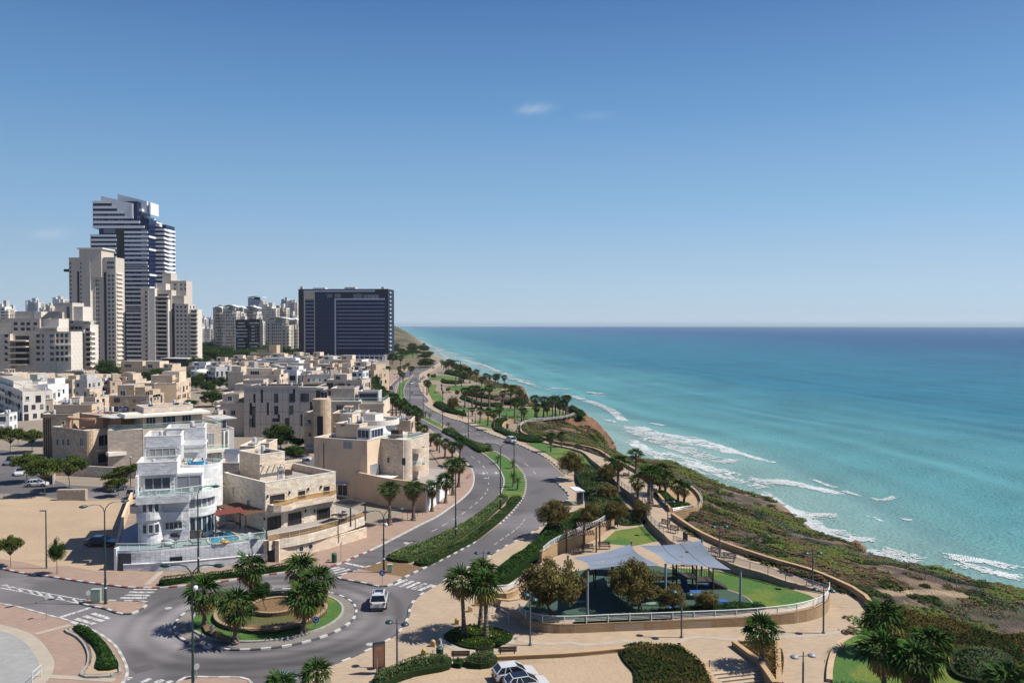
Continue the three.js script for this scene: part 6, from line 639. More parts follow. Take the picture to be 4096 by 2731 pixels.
const FARB=[
['A2', 322,405,292,900, 'sTower', 'curved roofed apartment block, leftmost of the distant beige cluster'], ['A2', 405,520,278,890, 'sPaleSunlit', 'wide apartment block with winged roof in the distant beige cluster'], ['A2', 515,585,288,905, 'sPaleSunlit', 'slim apartment block between the two winged roofs'], ['A2', 585,700,288,930, 'cream', 'cream apartment block with winged roof left of the dark tower'], ['A2', 514,625,380,820, 'charcoal', 'left half of the dark cubic apartment building'], ['A2', 628,718,375,815, 'charcoal', 'right half of the dark cubic apartment building'], ['A2', 620,752,195,1350, 'haze', 'haze tinted grey tower with a dark crown behind the cluster'], ['A2', 748,860,250,1150, 'sPaleSunlit', 'tall pale residential tower with a stepped top'], ['A2', 860,950,260,1180, 'cream', 'cream stepped tower right of the tall pale one'], ['A2', 905,975,205,1500, 'haze', 'grey distant tower left of the hotel'], ['A2', 975,1042,215,1480, 'sTower', 'beige banded tower touching the hotel outline'], ['A2', 782,972,385,850, 'sPaleSunlit', 'broad pale block with a gabled crown and many balconies'], ['A2', 970,1050,392,870, 'sTower', 'beige block with arched crown beside the hotel'], ['A2', 920,1040,325,1200, 'haze', 'grey mid height block above the gabled block'], ['A2', 690,750,365,1100, 'cream', 'small cream block right of the dark cubic building'],
['A1', -20,60,1010,900, 'white', 'white distant block with balconies at the left edge'], ['A1', 50,110,1035,920, 'white', 'lower white wing of the block at the left edge'], ['A1', 195,300,980,1500, 'haze', 'haze tinted grey distant tower with white edges and roof box'], ['A1', 405,490,958,1550, 'white', 'white distant tower with banded top left of the beige tower'], ['A1', 350,405,1010,1450, 'sTower', 'beige distant tower with a triangular frieze'], ['A1', 300,350,1040,1500, 'haze', 'low grey distant block between the two towers'], ['A1', 1665,1760,1045,910, 'sTower', 'tan terraced block at the left of the distant cluster'], ['A1', 1540,1600,1180,1500, 'white', 'white block in the haze right of the stepped tower'], ['A1', 1600,1665,1190,1450, 'pale', 'pale block in the haze near the dark trees'],
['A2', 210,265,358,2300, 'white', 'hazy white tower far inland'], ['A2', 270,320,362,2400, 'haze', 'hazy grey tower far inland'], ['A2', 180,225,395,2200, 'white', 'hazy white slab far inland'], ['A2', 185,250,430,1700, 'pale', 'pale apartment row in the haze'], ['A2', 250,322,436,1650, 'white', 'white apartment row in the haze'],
];
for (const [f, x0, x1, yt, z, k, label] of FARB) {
const h=House.tower('apartment_tower', label, f, x0, x1, yt, -z, rr(-.12,.02), 'apartment tower'), w=h.w, H1=h.h, m=K[k], d=Math.min(w, 18), dark=k === 'charcoal';h.vol(0, w * .36, -d, -1,0, H1, m, 1);h.vol(w * .3, w * .7, -d, 0,0, H1 - (dark ? 0 : 3), m, 1);h.vol(w * .66, w, -d, -1.4,0, H1 - (dark ? 0 : rr(3,7)), dark ? m : K.sPaleSunlit, 1);const fh=z > 1300 ? 4 : 3.2, vs=[];for (let v=8;v < H1 - 5;v += fh) vs.push(v);  // right third in paler stone, its sunlit tone put into the colour
if (dark) { for (const v of vs) { const s=Math.floor(rnd() * 3);h.slab(w * .06 + s, w * .94 - s * 2,0,.3, v + 1.8, v + 2.7, K.white, 'floor_bands');} h.grid('f', .05, seq(w * .12, w * .88,5), vs, 1.4,1.5, { skip: .3 });}
else { h.grid('f', .03, seq(w * .36, w * .64,4), vs, Math.max(.9, w * .045), 1.5, { k: 'dark', skip: .08 });h.grid('f', -.96, seq(w * .07, w * .25,2), vs, w * .06,1.5, { k: 'dark', skip: .1 });h.grid('f', -1.36, seq(w * .76, w * .94,2), vs.slice(0,-2), w * .06,1.5, { skip: .1 });if (z < 1300) for (const v of vs) { h.slab(w * .7, w * 1.03,-3,.2, v - 1.1, v - .5, K.pale, 'balconies');h.slab(-w * .02, w * .08,-4,.2, v - 1.1, v - .5, K.pale, 'balconies');} h.grid('r', w, [-4,-8,-12].filter((q)=>q > -d + 1), vs.slice(0,-2), 1.4,1.5, { k: 'dark' });}
if (!dark) { const e=V(w * .98,0,-1.2);h.b(K.sPaleSunlit).hexa([V(w * .8,0,-1.3), V(w * 1.0,0, -w * .25 - 1), V(w * 1.0,0, -d), V(w * .8,0, -d), ...[V(w * .8,0,-1.3), V(w * 1.0,0, -w * .25 - 1), V(w * 1.0,0, -d), V(w * .8,0, -d)].map((p)=>V(p.x, H1 - 5, p.z))]);} if (label.includes('crown') || label.includes('winged') || label.includes('curved')) { const b=h.b(K.white, 'winged_roof');for (let i=0;i < 6;i++) { const a=(i / 6 - .5) * 2, c=((i + 1) / 6 - .5) * 2, q=(t)=>H1 + 2.6 - 2 * Math.pow(Math.abs(t), 1.5);b.hexa([V(w * (.5 + a * .55), q(a), 1), V(w * (.5 + c * .55), q(c), 1), V(w * (.5 + c * .55), q(c), -d), V(w * (.5 + a * .55), q(a), -d), V(w * (.5 + a * .55), q(a) + .5,1), V(w * (.5 + c * .55), q(c) + .5,1), V(w * (.5 + c * .55), q(c) + .5, -d), V(w * (.5 + a * .55), q(a) + .5, -d)]);} }
h.vol(w * .35, w * .65, -d * .8, -d * .3, H1 - 4, H1 + rr(1,4), label.includes('dark crown') ? K.charcoal : K.grey, 0);if (label.includes('white edges')) { h.slab(0, w * .12,-1,.2,0, H1, K.white, 'edge_pier');h.slab(w * .88, w, -1.4,.2,0, H1, K.white, 'edge_pier');} h.done();
}

const leafM=mat('leaf', [1.3,1.3,1.2], .95, { phys: true, specularIntensity: .15 }), barkM=mat('bark', [1,1,1], .95, { map: T.speck });
function fan(b, c, s=1, droop=.5, n=12) { // one palm leaf: stalk along +z, then a fan of pointed blades
b.color(mixc(c, [.16,.15,.05], .4));b.quad(V(-.025,0,0), V(.025,0,0), V(.018,.05,.72 * s), V(-.018,.05,.72 * s));
for (let i=0;i < n;i++) { const a=(i / (n - 1) - .5) * 3.5, L=s * (1.02 - .16 * Math.abs(a) / 1.75) * rr(.9,1.08), dx=Math.sin(a), dz=Math.cos(a), w=.062 * s, f=.14 * (i % 2 ? 1 : -1) * s, p=(t, q, y)=>V(dx * L * t + dz * q, .05 + y, .72 * s + dz * L * t - dx * q);const m=.62, y1=f * .5 - droop * .12 * s, y2=-droop * (.55 + .2 * Math.abs(a)) * s;b.color(c.map((x)=>x * rr(.75,1.3)));b.tri(p(0,0,0), p(m, w, y1 - .03), p(m, -w, y1 + .03));b.tri(p(m, -w, y1 + .03), p(m, w, y1 - .03), p(1,0, y2));}
}
function palmTrunk(h, r=.17, c=[.20,.155,.115]) { const b=new B(), n=Math.round(h / .16);let pr=null;for (let i=0;i <= n;i++) { const t=i / n, rad=r * (1.45 * Math.exp(-t * 7) + 1 + .1 * (i % 2) + rr(-.05,.08)) * (t > .86 ? 1.15 : 1), k=9, R=[];for (let j=0;j < k;j++) { const a=j / k * 6.283 + (i % 2) * .35, q=rad * rr(.88,1.18);R.push(V(Math.cos(a) * q, t * h, Math.sin(a) * q));} if (pr) for (let j=0;j < k;j++) { b.color(c.map((x)=>x * rr(.55,1.25)));b.quad(pr[j], pr[(j + 1) % k], R[(j + 1) % k], R[j]);} pr=R;} return b.geometry();}
const GREEN=[.026,.056,.012], YEL=[.15,.14,.04], DRY=[.17,.115,.055];
const fanGeo=[0,1,2].map((i)=>{ const b=new B();fan(b, GREEN, 1,.35 + .2 * i);return b.geometry();}), fanDry=[0,1].map((i)=>{ const b=new B();fan(b, i ? YEL : DRY, 1,.9);return b.geometry();});
function frondSpots(n, lo, s) { const o=[];for (let i=0;i < n;i++) { const t=i / n, e=1.35 - t * (1.35 - lo) + rr(-.12,.12), a=i * 2.39996 + rr(-.3,.3);o.push([a, e, s * (e < -.35 ? rr(.75,.95) : rr(.9,1.12)) * (t < .15 ? .85 : 1), e < -.6 ? 2 : e < -.2 ? (rnd() < .4 ? 1 : rnd() < .3 ? 2 : 0) : 0]);} return o;}
const q4=(a, e, s, y)=>new THREE.Matrix4().compose(V(0, y, 0), new THREE.Quaternion().setFromEuler(new THREE.Euler(-e, a, 0, 'YXZ')), V(s, s, s));
function fanPalm(label, h, s=1, each=false, lo=-1.15, n=44, group) { // trunk of height h and a crown of fan leaves
const t=thing('fan_palm', label, 'palm tree', V(0,0,0), 0, group);put(palmTrunk(h), 'trunk', barkM, t);const sp=frondSpots(n, lo, s);
if (each) for (const [a, e, k, d] of sp) { const m=put(d ? fanDry[d - 1 ? 0 : 1] : fanGeo[Math.floor(rnd() * 3)], d === 2 ? 'dry_frond' : 'frond', leafM, t);m.position.set(0, h + (e < 0 ? e * .28 : 0), 0);m.rotation.set(-e, a, 0, 'YXZ');m.scale.setScalar(k);}
else { const c=new B(), d_=new B();for (const [a, e, k, d] of sp) (d === 2 ? d_ : c).geo(d ? fanDry[d - 1 ? 0 : 1] : fanGeo[Math.floor(rnd() * 3)], q4(a, e, k, h + (e < 0 ? e * .28 : 0)));c.build('crown', leafM, t);d_.build('dead_fronds', leafM, t);} return t;
}
const PALM=[fanPalm('x', 5,1.1, false, -1.45,34), fanPalm('x', 5,1.18, false, -1.5,38), fanPalm('x', 5,1.02, false, -1.2,30)];for (const p of PALM) scene.remove(p);delete taken.fan_palm;
const used=[];
function palmAt(f, bx, by, ty, label, group, o={}) { // base and crown top as in the photograph
const b=G(f, bx, by, o.y ?? .13), H1=hAt(f, bx, ty, b.z) - b.y, s=o.s ?? 1;b.y=o.y ?? .13;if (o.each) { const t=fanPalm(label, Math.max(1, H1 - 1.25 * s), s, true, o.lo ?? -1.35, o.n ?? 38, group);t.position.copy(b);t.rotation.y=rr(0,6);t.rotation.z=rr(-.07,.07);return t;}
const src=PALM[Math.floor(rnd() * 3)], k=H1 / 6.4, t=dup(src, 'fan_palm', label, b, rr(0,6.28), [s * Math.min(1.25,.55 + .45 * k), k, s * Math.min(1.25,.55 + .45 * k)], group);t.children.forEach((c)=>{ if (c.name !== 'trunk') { c.scale.set(1, Math.min(1.6,1 / k), 1);c.position.y=5 - 5 * Math.min(1.6,1 / k);} });t.rotation.z=rr(-.07,.07);return t;
}
for (const [x, y, t, l] of [[462,870,430, 'fan palm at the left edge of the roundabout grass'], [727,1000,540, 'fan palm nearest the viewer on the roundabout'], [1308,915,475, 'fan palm at the right front of the roundabout ring wall'], [1435,690,345, 'fan palm at the right rear of the roundabout'], [862,600,240, 'fan palm behind the round ficus on the roundabout'], [1285,590,235, 'fan palm at the rear of the roundabout before the median tip']]) palmAt('B3', x, y, t, l, undefined, { each: 1, s: 1.5, y: .3, n: 36 });
for (const [x, y, t, l] of [[978,850,240, 'left palm of the three on the flower bed in the plaza'], [1112,790,185, 'rear middle palm of the three on the flower bed in the plaza'], [1165,868,280, 'right palm of the three on the flower bed in the plaza']]) palmAt('C2', x, y, t, l, undefined, { each: 1, s: 1.28, n: 36 });
palmAt('C3', 1602,1400,985, 'palm standing in the wedge planter beside the stone steps', undefined, { each: 1, s: 1.25, lo: -.9, y: .3 });
for (const [x, y, t, s, l] of [[1205,1345,945,1.45, 'rearmost fan palm of the lower right lawn'], [1205,1640,1170,1.5, 'left fan palm of the lower right lawn'], [1455,1690,1250,1.7, 'front fan palm of the lower right lawn'], [1560,1480,1150,1.4, 'right rear fan palm of the lower right lawn'], [2150,1850,1420,1.6, 'fan palm cut off by the lower right corner']]) palmAt('C4', x, y, t, l, undefined, { each: 1, s, lo: -1.25, y: .4 });
for (const [x, y, t, l] of [[1445,1620,1150, 'palm at the bottom edge left of the poster stand'], [1115,1720,1255, 'palm at the bottom edge before the parked dark car']]) palmAt('B3', x, y, t, l, undefined, { each: 1, s: 1, lo: -.4, n: 26 });
{ const g='palms in the long row along the villas side of the coast road', L=[[355,1565,1160, 'palm before the tan garden wall, leftmost of the pavement row'], [568,1525,1170, 'second palm before the tan garden wall'], [735,1445,1175, 'palm at the corner of the tan garden wall'], [855,1370,1110, 'palm in front of the white garden wall'], [925,1298,955, 'left palm of the clump at the end of the white garden wall'], [972,1226,965, 'right palm of the clump at the end of the white garden wall'], [985,962,785, 'tall palm beside the pavement bend of the coast road'], [915,965,838, 'shorter palm left of the tall bend palm'], [850,972,798, 'palm on the pavement before the dry garden'], [780,902,762, 'palm on the pavement beside the white umbrella terrace'], [722,862,755, 'small palm by the blue pool toys terrace'], [668,800,680, 'palm beside the rounded roof terraces'], [612,770,655, 'palm left of the rounded roof terraces']];for (const [x, y, t, l] of L) palmAt('B4', x, y, t, l, undefined, { s: 1.12 });
const P=smooth(outL.filter((p)=>p.z < -245 && p.z > -500), 1).map((p)=>p.clone()), lab='fan palm in the long pavement row up the coast road';for (let i=0;i < P.length;i += P[i].z < -330 ? 7 : 9) { const p=P[i];p.x += 1.2;const t=dup(PALM[i % 3], 'fan_palm', lab, V(p.x, .13, p.z), rr(0,6), [1.15, rr(1.05,1.3), 1.15], g);} }
{ const lab='fan palm in the grove of the clifftop park', g='fan palms of the clifftop park grove', P=[[690,400,262], [706,380,285], [945,320,165], [1020,295,200], [1075,295,175], [1135,290,168], [1215,310,205], [1250,300,222], [1300,345,208], [1325,330,203], [1030,520,320], [1095,500,305], [1130,515,298], [1175,515,328], [1245,515,288], [1370,500,358], [1440,520,338], [1475,610,418], [1520,490,345], [1500,535,428], [1290,715,528], [1165,655,512], [1235,680,515], [1095,590,515], [1340,640,492], [1540,640,470], [1557,650,518], [1460,395,320], [1390,360,300], [1000,330,240], [1180,330,240]];for (const [x, y, t] of P) palmAt('B4', x, y, t, lab, g, { s: 1.15 });
const l2='fan palm in the cluster on the tip of the near headland', g2='fan palms on the headland tip';for (const [x, y, t] of [[1675,625,478], [1662,600,388], [1732,620,398], [1770,625,468], [1820,620,398], [1842,605,395], [1880,610,448], [1910,605,448], [1935,600,383], [1948,590,388]]) palmAt('B4', x, y, t, l2, g2, { s: 1.15 });
palmAt('B4', 1380,325,222, 'lone palm leaning at the cliff edge of the second headland', undefined, { s: 1.1 });palmAt('B4', 1802,912,740, 'palm on the lawn strip left of the promenade trees');palmAt('B4', 1897,872,738, 'palm on the lawn strip beside the promenade bench');
const l3='small dark palm far up the coast road', g3='far palms where the coast road bends';for (const [x, y, t] of [[885,200,68], [920,215,75], [870,190,108], [840,172,98], [960,205,140], [680,140,72], [905,180,90], [940,190,120], [820,150,88], [860,205,120], [660,130,80], [1000,230,150], [985,215,135], [520,180,115], [545,230,145], [485,190,140], [440,215,150], [510,160,118], [560,200,150], [450,250,190], [475,280,200]]) palmAt('B4', x, y, t, l3, g3, { s: 1.2 });
for (const [x, y, t, l] of [[1648,350,30, 'tall palm on the lawn beside the seaside promenade'], [1808,212,-15, 'palm on the promenade edge above the scrub'], [1820,440,215, 'low palm at the lawn end near the round lookout'], [1920,520,95, 'tallest palm beside the round lookout path'], [1938,490,120, 'palm just behind the tallest lookout palm'], [2010,380,115, 'palm at the inner end of the lookout bed'], [2055,400,190, 'leaning palm of the lookout bed'], [2165,490,255, 'left palm at the front of the lookout bed'], [2215,480,290, 'right palm at the front of the lookout bed']]) palmAt('C1', x, y, t, l, undefined, { y: 1.6, s: 1.25 });}
{ const cy=thing('x', 'x', 'cycad');put(palmTrunk(1,.12), 'trunk', barkM, cy);const b=new B();for (let i=0;i < 26;i++) { const a=i * 2.4, e=.9 - i / 26 * 1.3;for (let k=0;k < 2;k++) { b.m=q4(a, e, 1,1);b.color([.05,.08,.02].map((q)=>q * rr(.7,1.3)));b.tri(V(0,0,0), V(k ? .1 : -.1,.05,.55), V(0,.02,1.1));} } b.m=null;b.build('leaves', leafM, cy);scene.remove(cy);delete taken.x;
for (const [x, y, t] of [[590,540,490], [612,580,525], [675,600,540], [715,622,558], [655,610,588], [880,705,635], [1250,905,832], [1325,1012,935], [1460,1060,968], [1462,1225,1070], [1502,1250,1118], [640,585,560]]) { const p=G('B4', x, y, .15), hh=hAt('B4', x, t, p.z);dup(cy, 'cycad', 'spiky dark cycad on the grassy median', p, rr(0,6), [1.1, Math.max(.8, hh / 2), 1.1], 'cycads on the median');} }
function leafQuad(b, p, s, c) { const a=rnd() * 6.283, e=Math.acos(rr(-1,1)), u=V(Math.cos(a) * Math.sin(e), Math.cos(e), Math.sin(a) * Math.sin(e)), v=V(-u.z, rr(-.5,.5), u.x).normalize();b.color(c);b.tri(p.clone().addScaledVector(u, s), p.clone().addScaledVector(v, s * .45), p.clone().addScaledVector(u, -s));b.tri(p.clone().addScaledVector(u, -s), p.clone().addScaledVector(v, -s * .45), p.clone().addScaledVector(u, s));}
function treeProto(o) { // unit crown: about 1 wide, 1 high in all;trunk and limbs tapered
const t=thing('x', 'x', 'tree'), br=new B(), lf=new B(), N=o.clumps, cs=[];const fork=V(rr(-.04,.04), o.fork, rr(-.04,.04));br.color([.12,.09,.065]);for (let k=0;k < (o.stems ?? 1);k++) br.path([V((k - ((o.stems ?? 1) - 1) / 2) * .1,0,0), V(fork.x * .5 + (k - .5) * .05, o.fork * .5, rr(-.03,.03)), fork], (q)=>o.r * (1 - .35 * q), 7);
for (let i=0;i < N;i++) { const a=i * 2.39996 + rr(-.4,.4), rad=Math.sqrt((i + .4) / N) * o.w, y=o.fork + .05 + (o.top - o.fork - .1) * (o.flat ? rr(.45,.95) * (1 - .35 * rad / o.w) : rr(.1,.95) * (1 - .45 * Math.pow(rad / o.w, 2))), c=V(Math.cos(a) * rad, y, Math.sin(a) * rad);cs.push(c);const mid=fork.clone().lerp(c, .5).add(V(rr(-.04,.04), rr(-.02,.06), rr(-.04,.04)));br.path([fork, mid, c], (q)=>o.r * .55 * (1 - .75 * q), 5);}
const per=Math.floor(o.leaves / N);for (const c of cs) { const R=o.cr * rr(.7,1.25), tone=rr(.72,1.25), warm=rnd();for (let i=0;i < per;i++) { const d=V(rr(-1,1), rr(-1,1), rr(-1,1));if (d.lengthSq() > 1) continue;const p=c.clone().add(V(d.x * R, d.y * R * (o.flat ? .5 : .75), d.z * R)), k=tone * rr(.65,1.35);leafQuad(lf, p, o.ls * rr(.6,1.3), mixc(o.c1, o.c2, warm * rr(.3,1)).map((q)=>q * k));} }
br.build('trunk', barkM, t);lf.build('crown', leafM, t);scene.remove(t);delete taken.x;return t;
}
const TR={ tama: [0,1,2].map(()=>treeProto({ clumps: 58, w: .42, fork: .24, top: 1, r: .022, cr: .12, leaves: 26000, ls: .021, stems: 2, c1: [.085,.072,.022], c2: [.145,.112,.045] })), green: [0,1].map(()=>treeProto({ clumps: 44, w: .42, fork: .2, top: 1, r: .022, cr: .15, leaves: 15000, ls: .03, c1: [.022,.048,.010], c2: [.055,.085,.018] })), flat: [0,1].map(()=>treeProto({ clumps: 44, w: .46, fork: .36, top: 1, r: .015, cr: .17, leaves: 17000, ls: .03, flat: 1, c1: [.045,.07,.015], c2: [.10,.105,.03] })), round: [treeProto({ clumps: 40, w: .34, fork: .38, top: .98, r: .02, cr: .15, leaves: 14000, ls: .026, c1: [.014,.038,.008], c2: [.035,.068,.014] })] };
function treeAt(f, x0, y0, x1, bx, by, k, label, o={}) { const b=G(f, bx, by, o.y ?? .05), sc=-b.z / FPX * (FR[f] ? 1 / (FR[f][2] * 1.7415) : 1), w=(x1 - x0) * (f === 'D' ? -b.z / FPX : sc), h=hAt(f, bx, y0, b.z) - b.y, L=TR[k], t=dup(L[Math.floor(rnd() * L.length)], o.name ?? 'tree', label, b, rr(0,6.28), [w, h, w], o.group);const dx=((x0 + x1) / 2 - bx) * (f === 'D' ? -b.z / FPX : sc);t.rotation.set(0, t.rotation.y, 0);if (Math.abs(dx) > .15 * w) { t.rotation.y=0;t.rotation.z=-Math.atan2(dx * .8, h * .7);} return t;}
for (const a of [['C2', 1430,100,2010,1720,730, 'big tamarisk tree at the left corner of the playground wall'], ['C1', 1520,860,1975,1845,1410, 'tamarisk tree in front of the two blue sails'], ['C3', 725,690,985,835,985, 'small tamarisk tree left of the lamp on the playground wall'], ['C3', 1020,750,1245,1130,965, 'small tamarisk tree right of the lamp on the playground wall'], ['C1', 895,380,1215,1150,690, 'leaning tamarisk tree over the edge of the coast road'], ['C1', 1265,430,1505,1420,700, 'tamarisk tree behind the bus shelter shrubs'], ['C1', 1495,400,1725,1660,650, 'tamarisk tree leaning above the brown block wall'], ['C1', 1740,395,1915,1870,640, 'tamarisk tree at the promenade railing'], ['C1', 1100,-30,1335,1290,250, 'tall tamarisk tree beside the parked lay-by'], ['C1', 1440,80,1620,1600,296, 'small tamarisk tree on the promenade lawn'], ['C1', 1450,265,1645,1560,460, 'bushy tamarisk tree on the shrub slope']]) treeAt(...a.slice(0,6), 'tama', a[6], { y: a[0] === 'C3' ? .9 : a[0] === 'C1' && a[5] > 640 && a[5] < 700 ? 1.2 : .3 });
for (const a of [['B4', 862,395,972,935,556, 'olive tree beside the clipped hedges of the park'], ['B4', 928,342,972,972,415, 'slanting young tree on the park lawn'], ['B4', 850,322,898,878,380, 'young tree beside the park path lamp'], ['B4', 690,198,720,703,250, 'young tree, left of the three on the far lawn strip'], ['B4', 725,205,750,735,262, 'young tree, middle of the three on the far lawn strip'], ['B4', 745,200,772,758,262, 'young tree, right of the three on the far lawn strip']]) treeAt(...a.slice(0,6), 'tama', a[6]);
for (const a of [['A3', -10,770,235,105,1092, 'tall street tree at the far left before the side street'], ['A3', 235,810,490,330,1070, 'street tree below the dark ribbed house'], ['A3', 130,1050,430,278,1385, 'spreading street tree above the parked white hatchback, left one'], ['A3', 320,1085,655,468,1525, 'spreading street tree before the parked white hatchback, nearest the lot'], ['A3', 595,1070,915,718,1458, 'spreading street tree right of the white hatchback'], ['A3', 1070,1180,1425,1322,1445, 'spreading street tree behind the silver van'], ['A3', 1095,1310,1315,1240,1530, 'smaller street tree left of the silver van']]) treeAt(...a.slice(0,6), 'flat', a[6]);
for (const a of [['A3', 1640,515,1820,1730,600, 'low dark tree before the narrow windowed tan house'], ['A3', 1875,510,2065,1970,590, 'round bush tree right of the sandstone wing'], ['A3', 2110,395,2350,2212,590, 'large dark tree beside the lane left of the panel building'], ['A3', 1985,245,2125,2050,420, 'olive brown tree below the barrel roofed house'], ['A3', 2085,315,2260,2170,445, 'yellow green tree below the barrel roofed house'], ['A3', 1825,190,1990,1900,300, 'brownish tree left of the barrel roofed house'], ['A3', 2200,260,2380,2290,410, 'dark tree right of the barrel roofed house'], ['A3', 640,318,885,760,460, 'dense dark tree among the houses at the left'], ['A3', 1465,195,1560,1510,330, 'slim dark tree beside the ochre house'], ['A3', 2260,440,2440,2350,560, 'yellowish tree behind the panel building'], ['A4', 485,790,835,705,1100, 'large green tree before the white panel building'], ['A4', 725,1030,945,850,1205, 'bright green tree beside the parked white car in the lane'], ['A4', 800,950,995,900,1075, 'dark shrubby tree below the round stair tower'], ['A3', 1395,310,1510,1450,360, 'small green tree beside the tan house roof'], ['A3', 380,560,460,420,700, 'dark narrow tree beside the white chimney house'], ['A4', 1560,255,1680,1620,420, 'dark tree at the near end of the palm row']]) treeAt(...a.slice(0,6), 'green', a[6]);
for (const a of [['D', 0,830,45,20,880, 'green tree crown at the left edge below the apartment block'], ['D', 62,826,132,95,872, 'tree crown before the apartment block, left one'], ['D', 125,822,192,160,870, 'tree crown before the apartment block, right one'], ['D', 216,820,276,245,880, 'dark tree crown between the two apartment towers'], ['D', 428,815,470,448,862, 'tree crown right of the stepped tower']]) treeAt(...a.slice(0,6), 'green', a[6]);
treeAt('B2', -5,435,158,78,699, 'flat', 'slender young street tree at the far left of the sandy lot');treeAt('B2', 345,458,488,427,750, 'round', 'slender young street tree beside the short lamp post');treeAt('B3', 805,450,1035,990,725, 'round', 'round dark ficus in the middle of the roundabout', { y: .9 });
{ const lab='dark tree in the grove between the towers and the hotel', g='trees of the grove left of the hotel', l2='small palm in the grove between the towers and the hotel', g2='palms of the grove left of the hotel';for (let i=0;i < 46;i++) { const x=rr(452,690), y=rr(796,838), s=(y - 741) / 33;const p=G('D', x, y);dup(TR.green[i % 2], 'tree', lab, p, rr(0,6), [rr(11,19), rr(8,13), rr(11,19)], g);} for (let i=0;i < 22;i++) { const p=G('D', rr(455,690), rr(806,842));dup(PALM[i % 3], 'fan_palm', l2, p, rr(0,6), [1.5, rr(1.2,1.6), 1.5], g2);} for (let i=0;i < 26;i++) { const p=G('D', rr(894,985), rr(800,846));dup(i % 3 ? TR.green[i % 2] : PALM[0], i % 3 ? 'tree' : 'fan_palm', i % 3 ? 'dark bush like tree on the ground right of the hotel' : 'small palm on the ground right of the hotel', p, rr(0,6), i % 3 ? [rr(9,16), rr(4,8), rr(9,16)] : [1.6,1.5,1.6], i % 3 ? 'trees right of the hotel' : 'palms right of the hotel');} const l4='dark tree among the roofs of the town', g4='trees among the town houses';for (let i=0;i < 30;i++) { const p=G('D', rr(20,830), rr(866,905));if (p.x > -40) continue;dup(TR.green[i % 2], 'tree', l4, p, rr(0,6), [rr(6,10), rr(6,9), rr(6,10)], g4);} }
function inside(P, x, z) { let c=false;for (let i=0, j=P.length - 1;i < P.length;j=i++) if ((P[i].z > z) !== (P[j].z > z) && x < (P[j].x - P[i].x) * (z - P[i].z) / (P[j].z - P[i].z) + P[i].x) c=!c;return c;}
function edgeD(P, x, z) { let m=1e9;for (let i=0;i < P.length;i++) { const a=P[i], b=P[(i + 1) % P.length], dx=b.x - a.x, dz=b.z - a.z, t=Math.min(1, Math.max(0, ((x - a.x) * dx + (z - a.z) * dz) / (dx * dx + dz * dz || 1)));m=Math.min(m, Math.hypot(x - a.x - t * dx, z - a.z - t * dz));} return m;}
function bed(P, y, H1, o) { P=smooth(P, .9, true);// o: name, label, cat, c1, c2, s leaf size, d leaves per square metre, bump
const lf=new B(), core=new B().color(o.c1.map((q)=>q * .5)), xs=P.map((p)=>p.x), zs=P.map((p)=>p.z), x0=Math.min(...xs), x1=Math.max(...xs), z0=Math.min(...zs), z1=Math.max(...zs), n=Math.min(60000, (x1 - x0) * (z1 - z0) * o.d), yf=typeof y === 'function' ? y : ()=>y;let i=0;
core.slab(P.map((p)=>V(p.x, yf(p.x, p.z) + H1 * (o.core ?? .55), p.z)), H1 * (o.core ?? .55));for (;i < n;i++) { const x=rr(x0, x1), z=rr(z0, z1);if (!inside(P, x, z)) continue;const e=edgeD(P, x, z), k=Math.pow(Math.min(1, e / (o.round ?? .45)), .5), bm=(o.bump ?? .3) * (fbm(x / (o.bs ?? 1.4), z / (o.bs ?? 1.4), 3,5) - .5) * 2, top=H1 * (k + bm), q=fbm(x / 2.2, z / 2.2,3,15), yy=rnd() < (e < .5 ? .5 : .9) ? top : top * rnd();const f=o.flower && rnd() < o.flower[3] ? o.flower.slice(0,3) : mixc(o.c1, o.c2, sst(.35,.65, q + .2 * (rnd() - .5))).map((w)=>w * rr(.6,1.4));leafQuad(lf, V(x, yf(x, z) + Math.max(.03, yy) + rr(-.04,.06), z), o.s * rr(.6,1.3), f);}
const t=thing(o.name ?? 'hedge', o.label, o.cat ?? 'hedge');if (o.stuff) { t.userData.kind='stuff';} core.build('dark_core', leafM, t);lf.build('foliage', leafM, t);return t;  // solid filler core, darker than the leaves, keeps hedges from showing through
}
const LR=(f, L, R, y=.15)=>[...pts(f, L, y), ...pts(f, R, y).reverse()], DG={ c1: [.014,.040,.008], c2: [.03,.064,.014] }, GG={ c1: [.055,.085,.028], c2: [.10,.13,.05] }, hd=(f, L, R, hh, c, label, o={})=>bed(LR(f, L, R, o.y ?? .15), o.y ?? .15, hh, { ...c, s: .13, d: 60, label, ...o });
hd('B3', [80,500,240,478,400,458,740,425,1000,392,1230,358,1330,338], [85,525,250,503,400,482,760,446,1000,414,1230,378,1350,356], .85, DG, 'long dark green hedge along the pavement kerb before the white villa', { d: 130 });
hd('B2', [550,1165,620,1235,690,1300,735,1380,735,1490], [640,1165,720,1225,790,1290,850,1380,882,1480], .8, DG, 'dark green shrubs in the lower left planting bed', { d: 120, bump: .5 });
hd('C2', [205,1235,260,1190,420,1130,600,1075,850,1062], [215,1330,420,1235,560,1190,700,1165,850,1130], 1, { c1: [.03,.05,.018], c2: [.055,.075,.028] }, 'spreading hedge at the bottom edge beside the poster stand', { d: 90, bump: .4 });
hd('C2', [985,1075,1080,1035,1200,1030,1255,1060], [1000,1115,1080,1128,1180,1122,1260,1085], 1, { c1: [.03,.05,.018], c2: [.055,.075,.028] }, 'rounded bush above the two parked white cars', { d: 110 });hd('C2', [885,1080,960,1070], [890,1120,965,1118], .8, DG, 'small bush between the long hedge and the rounded bush', { d: 110 });
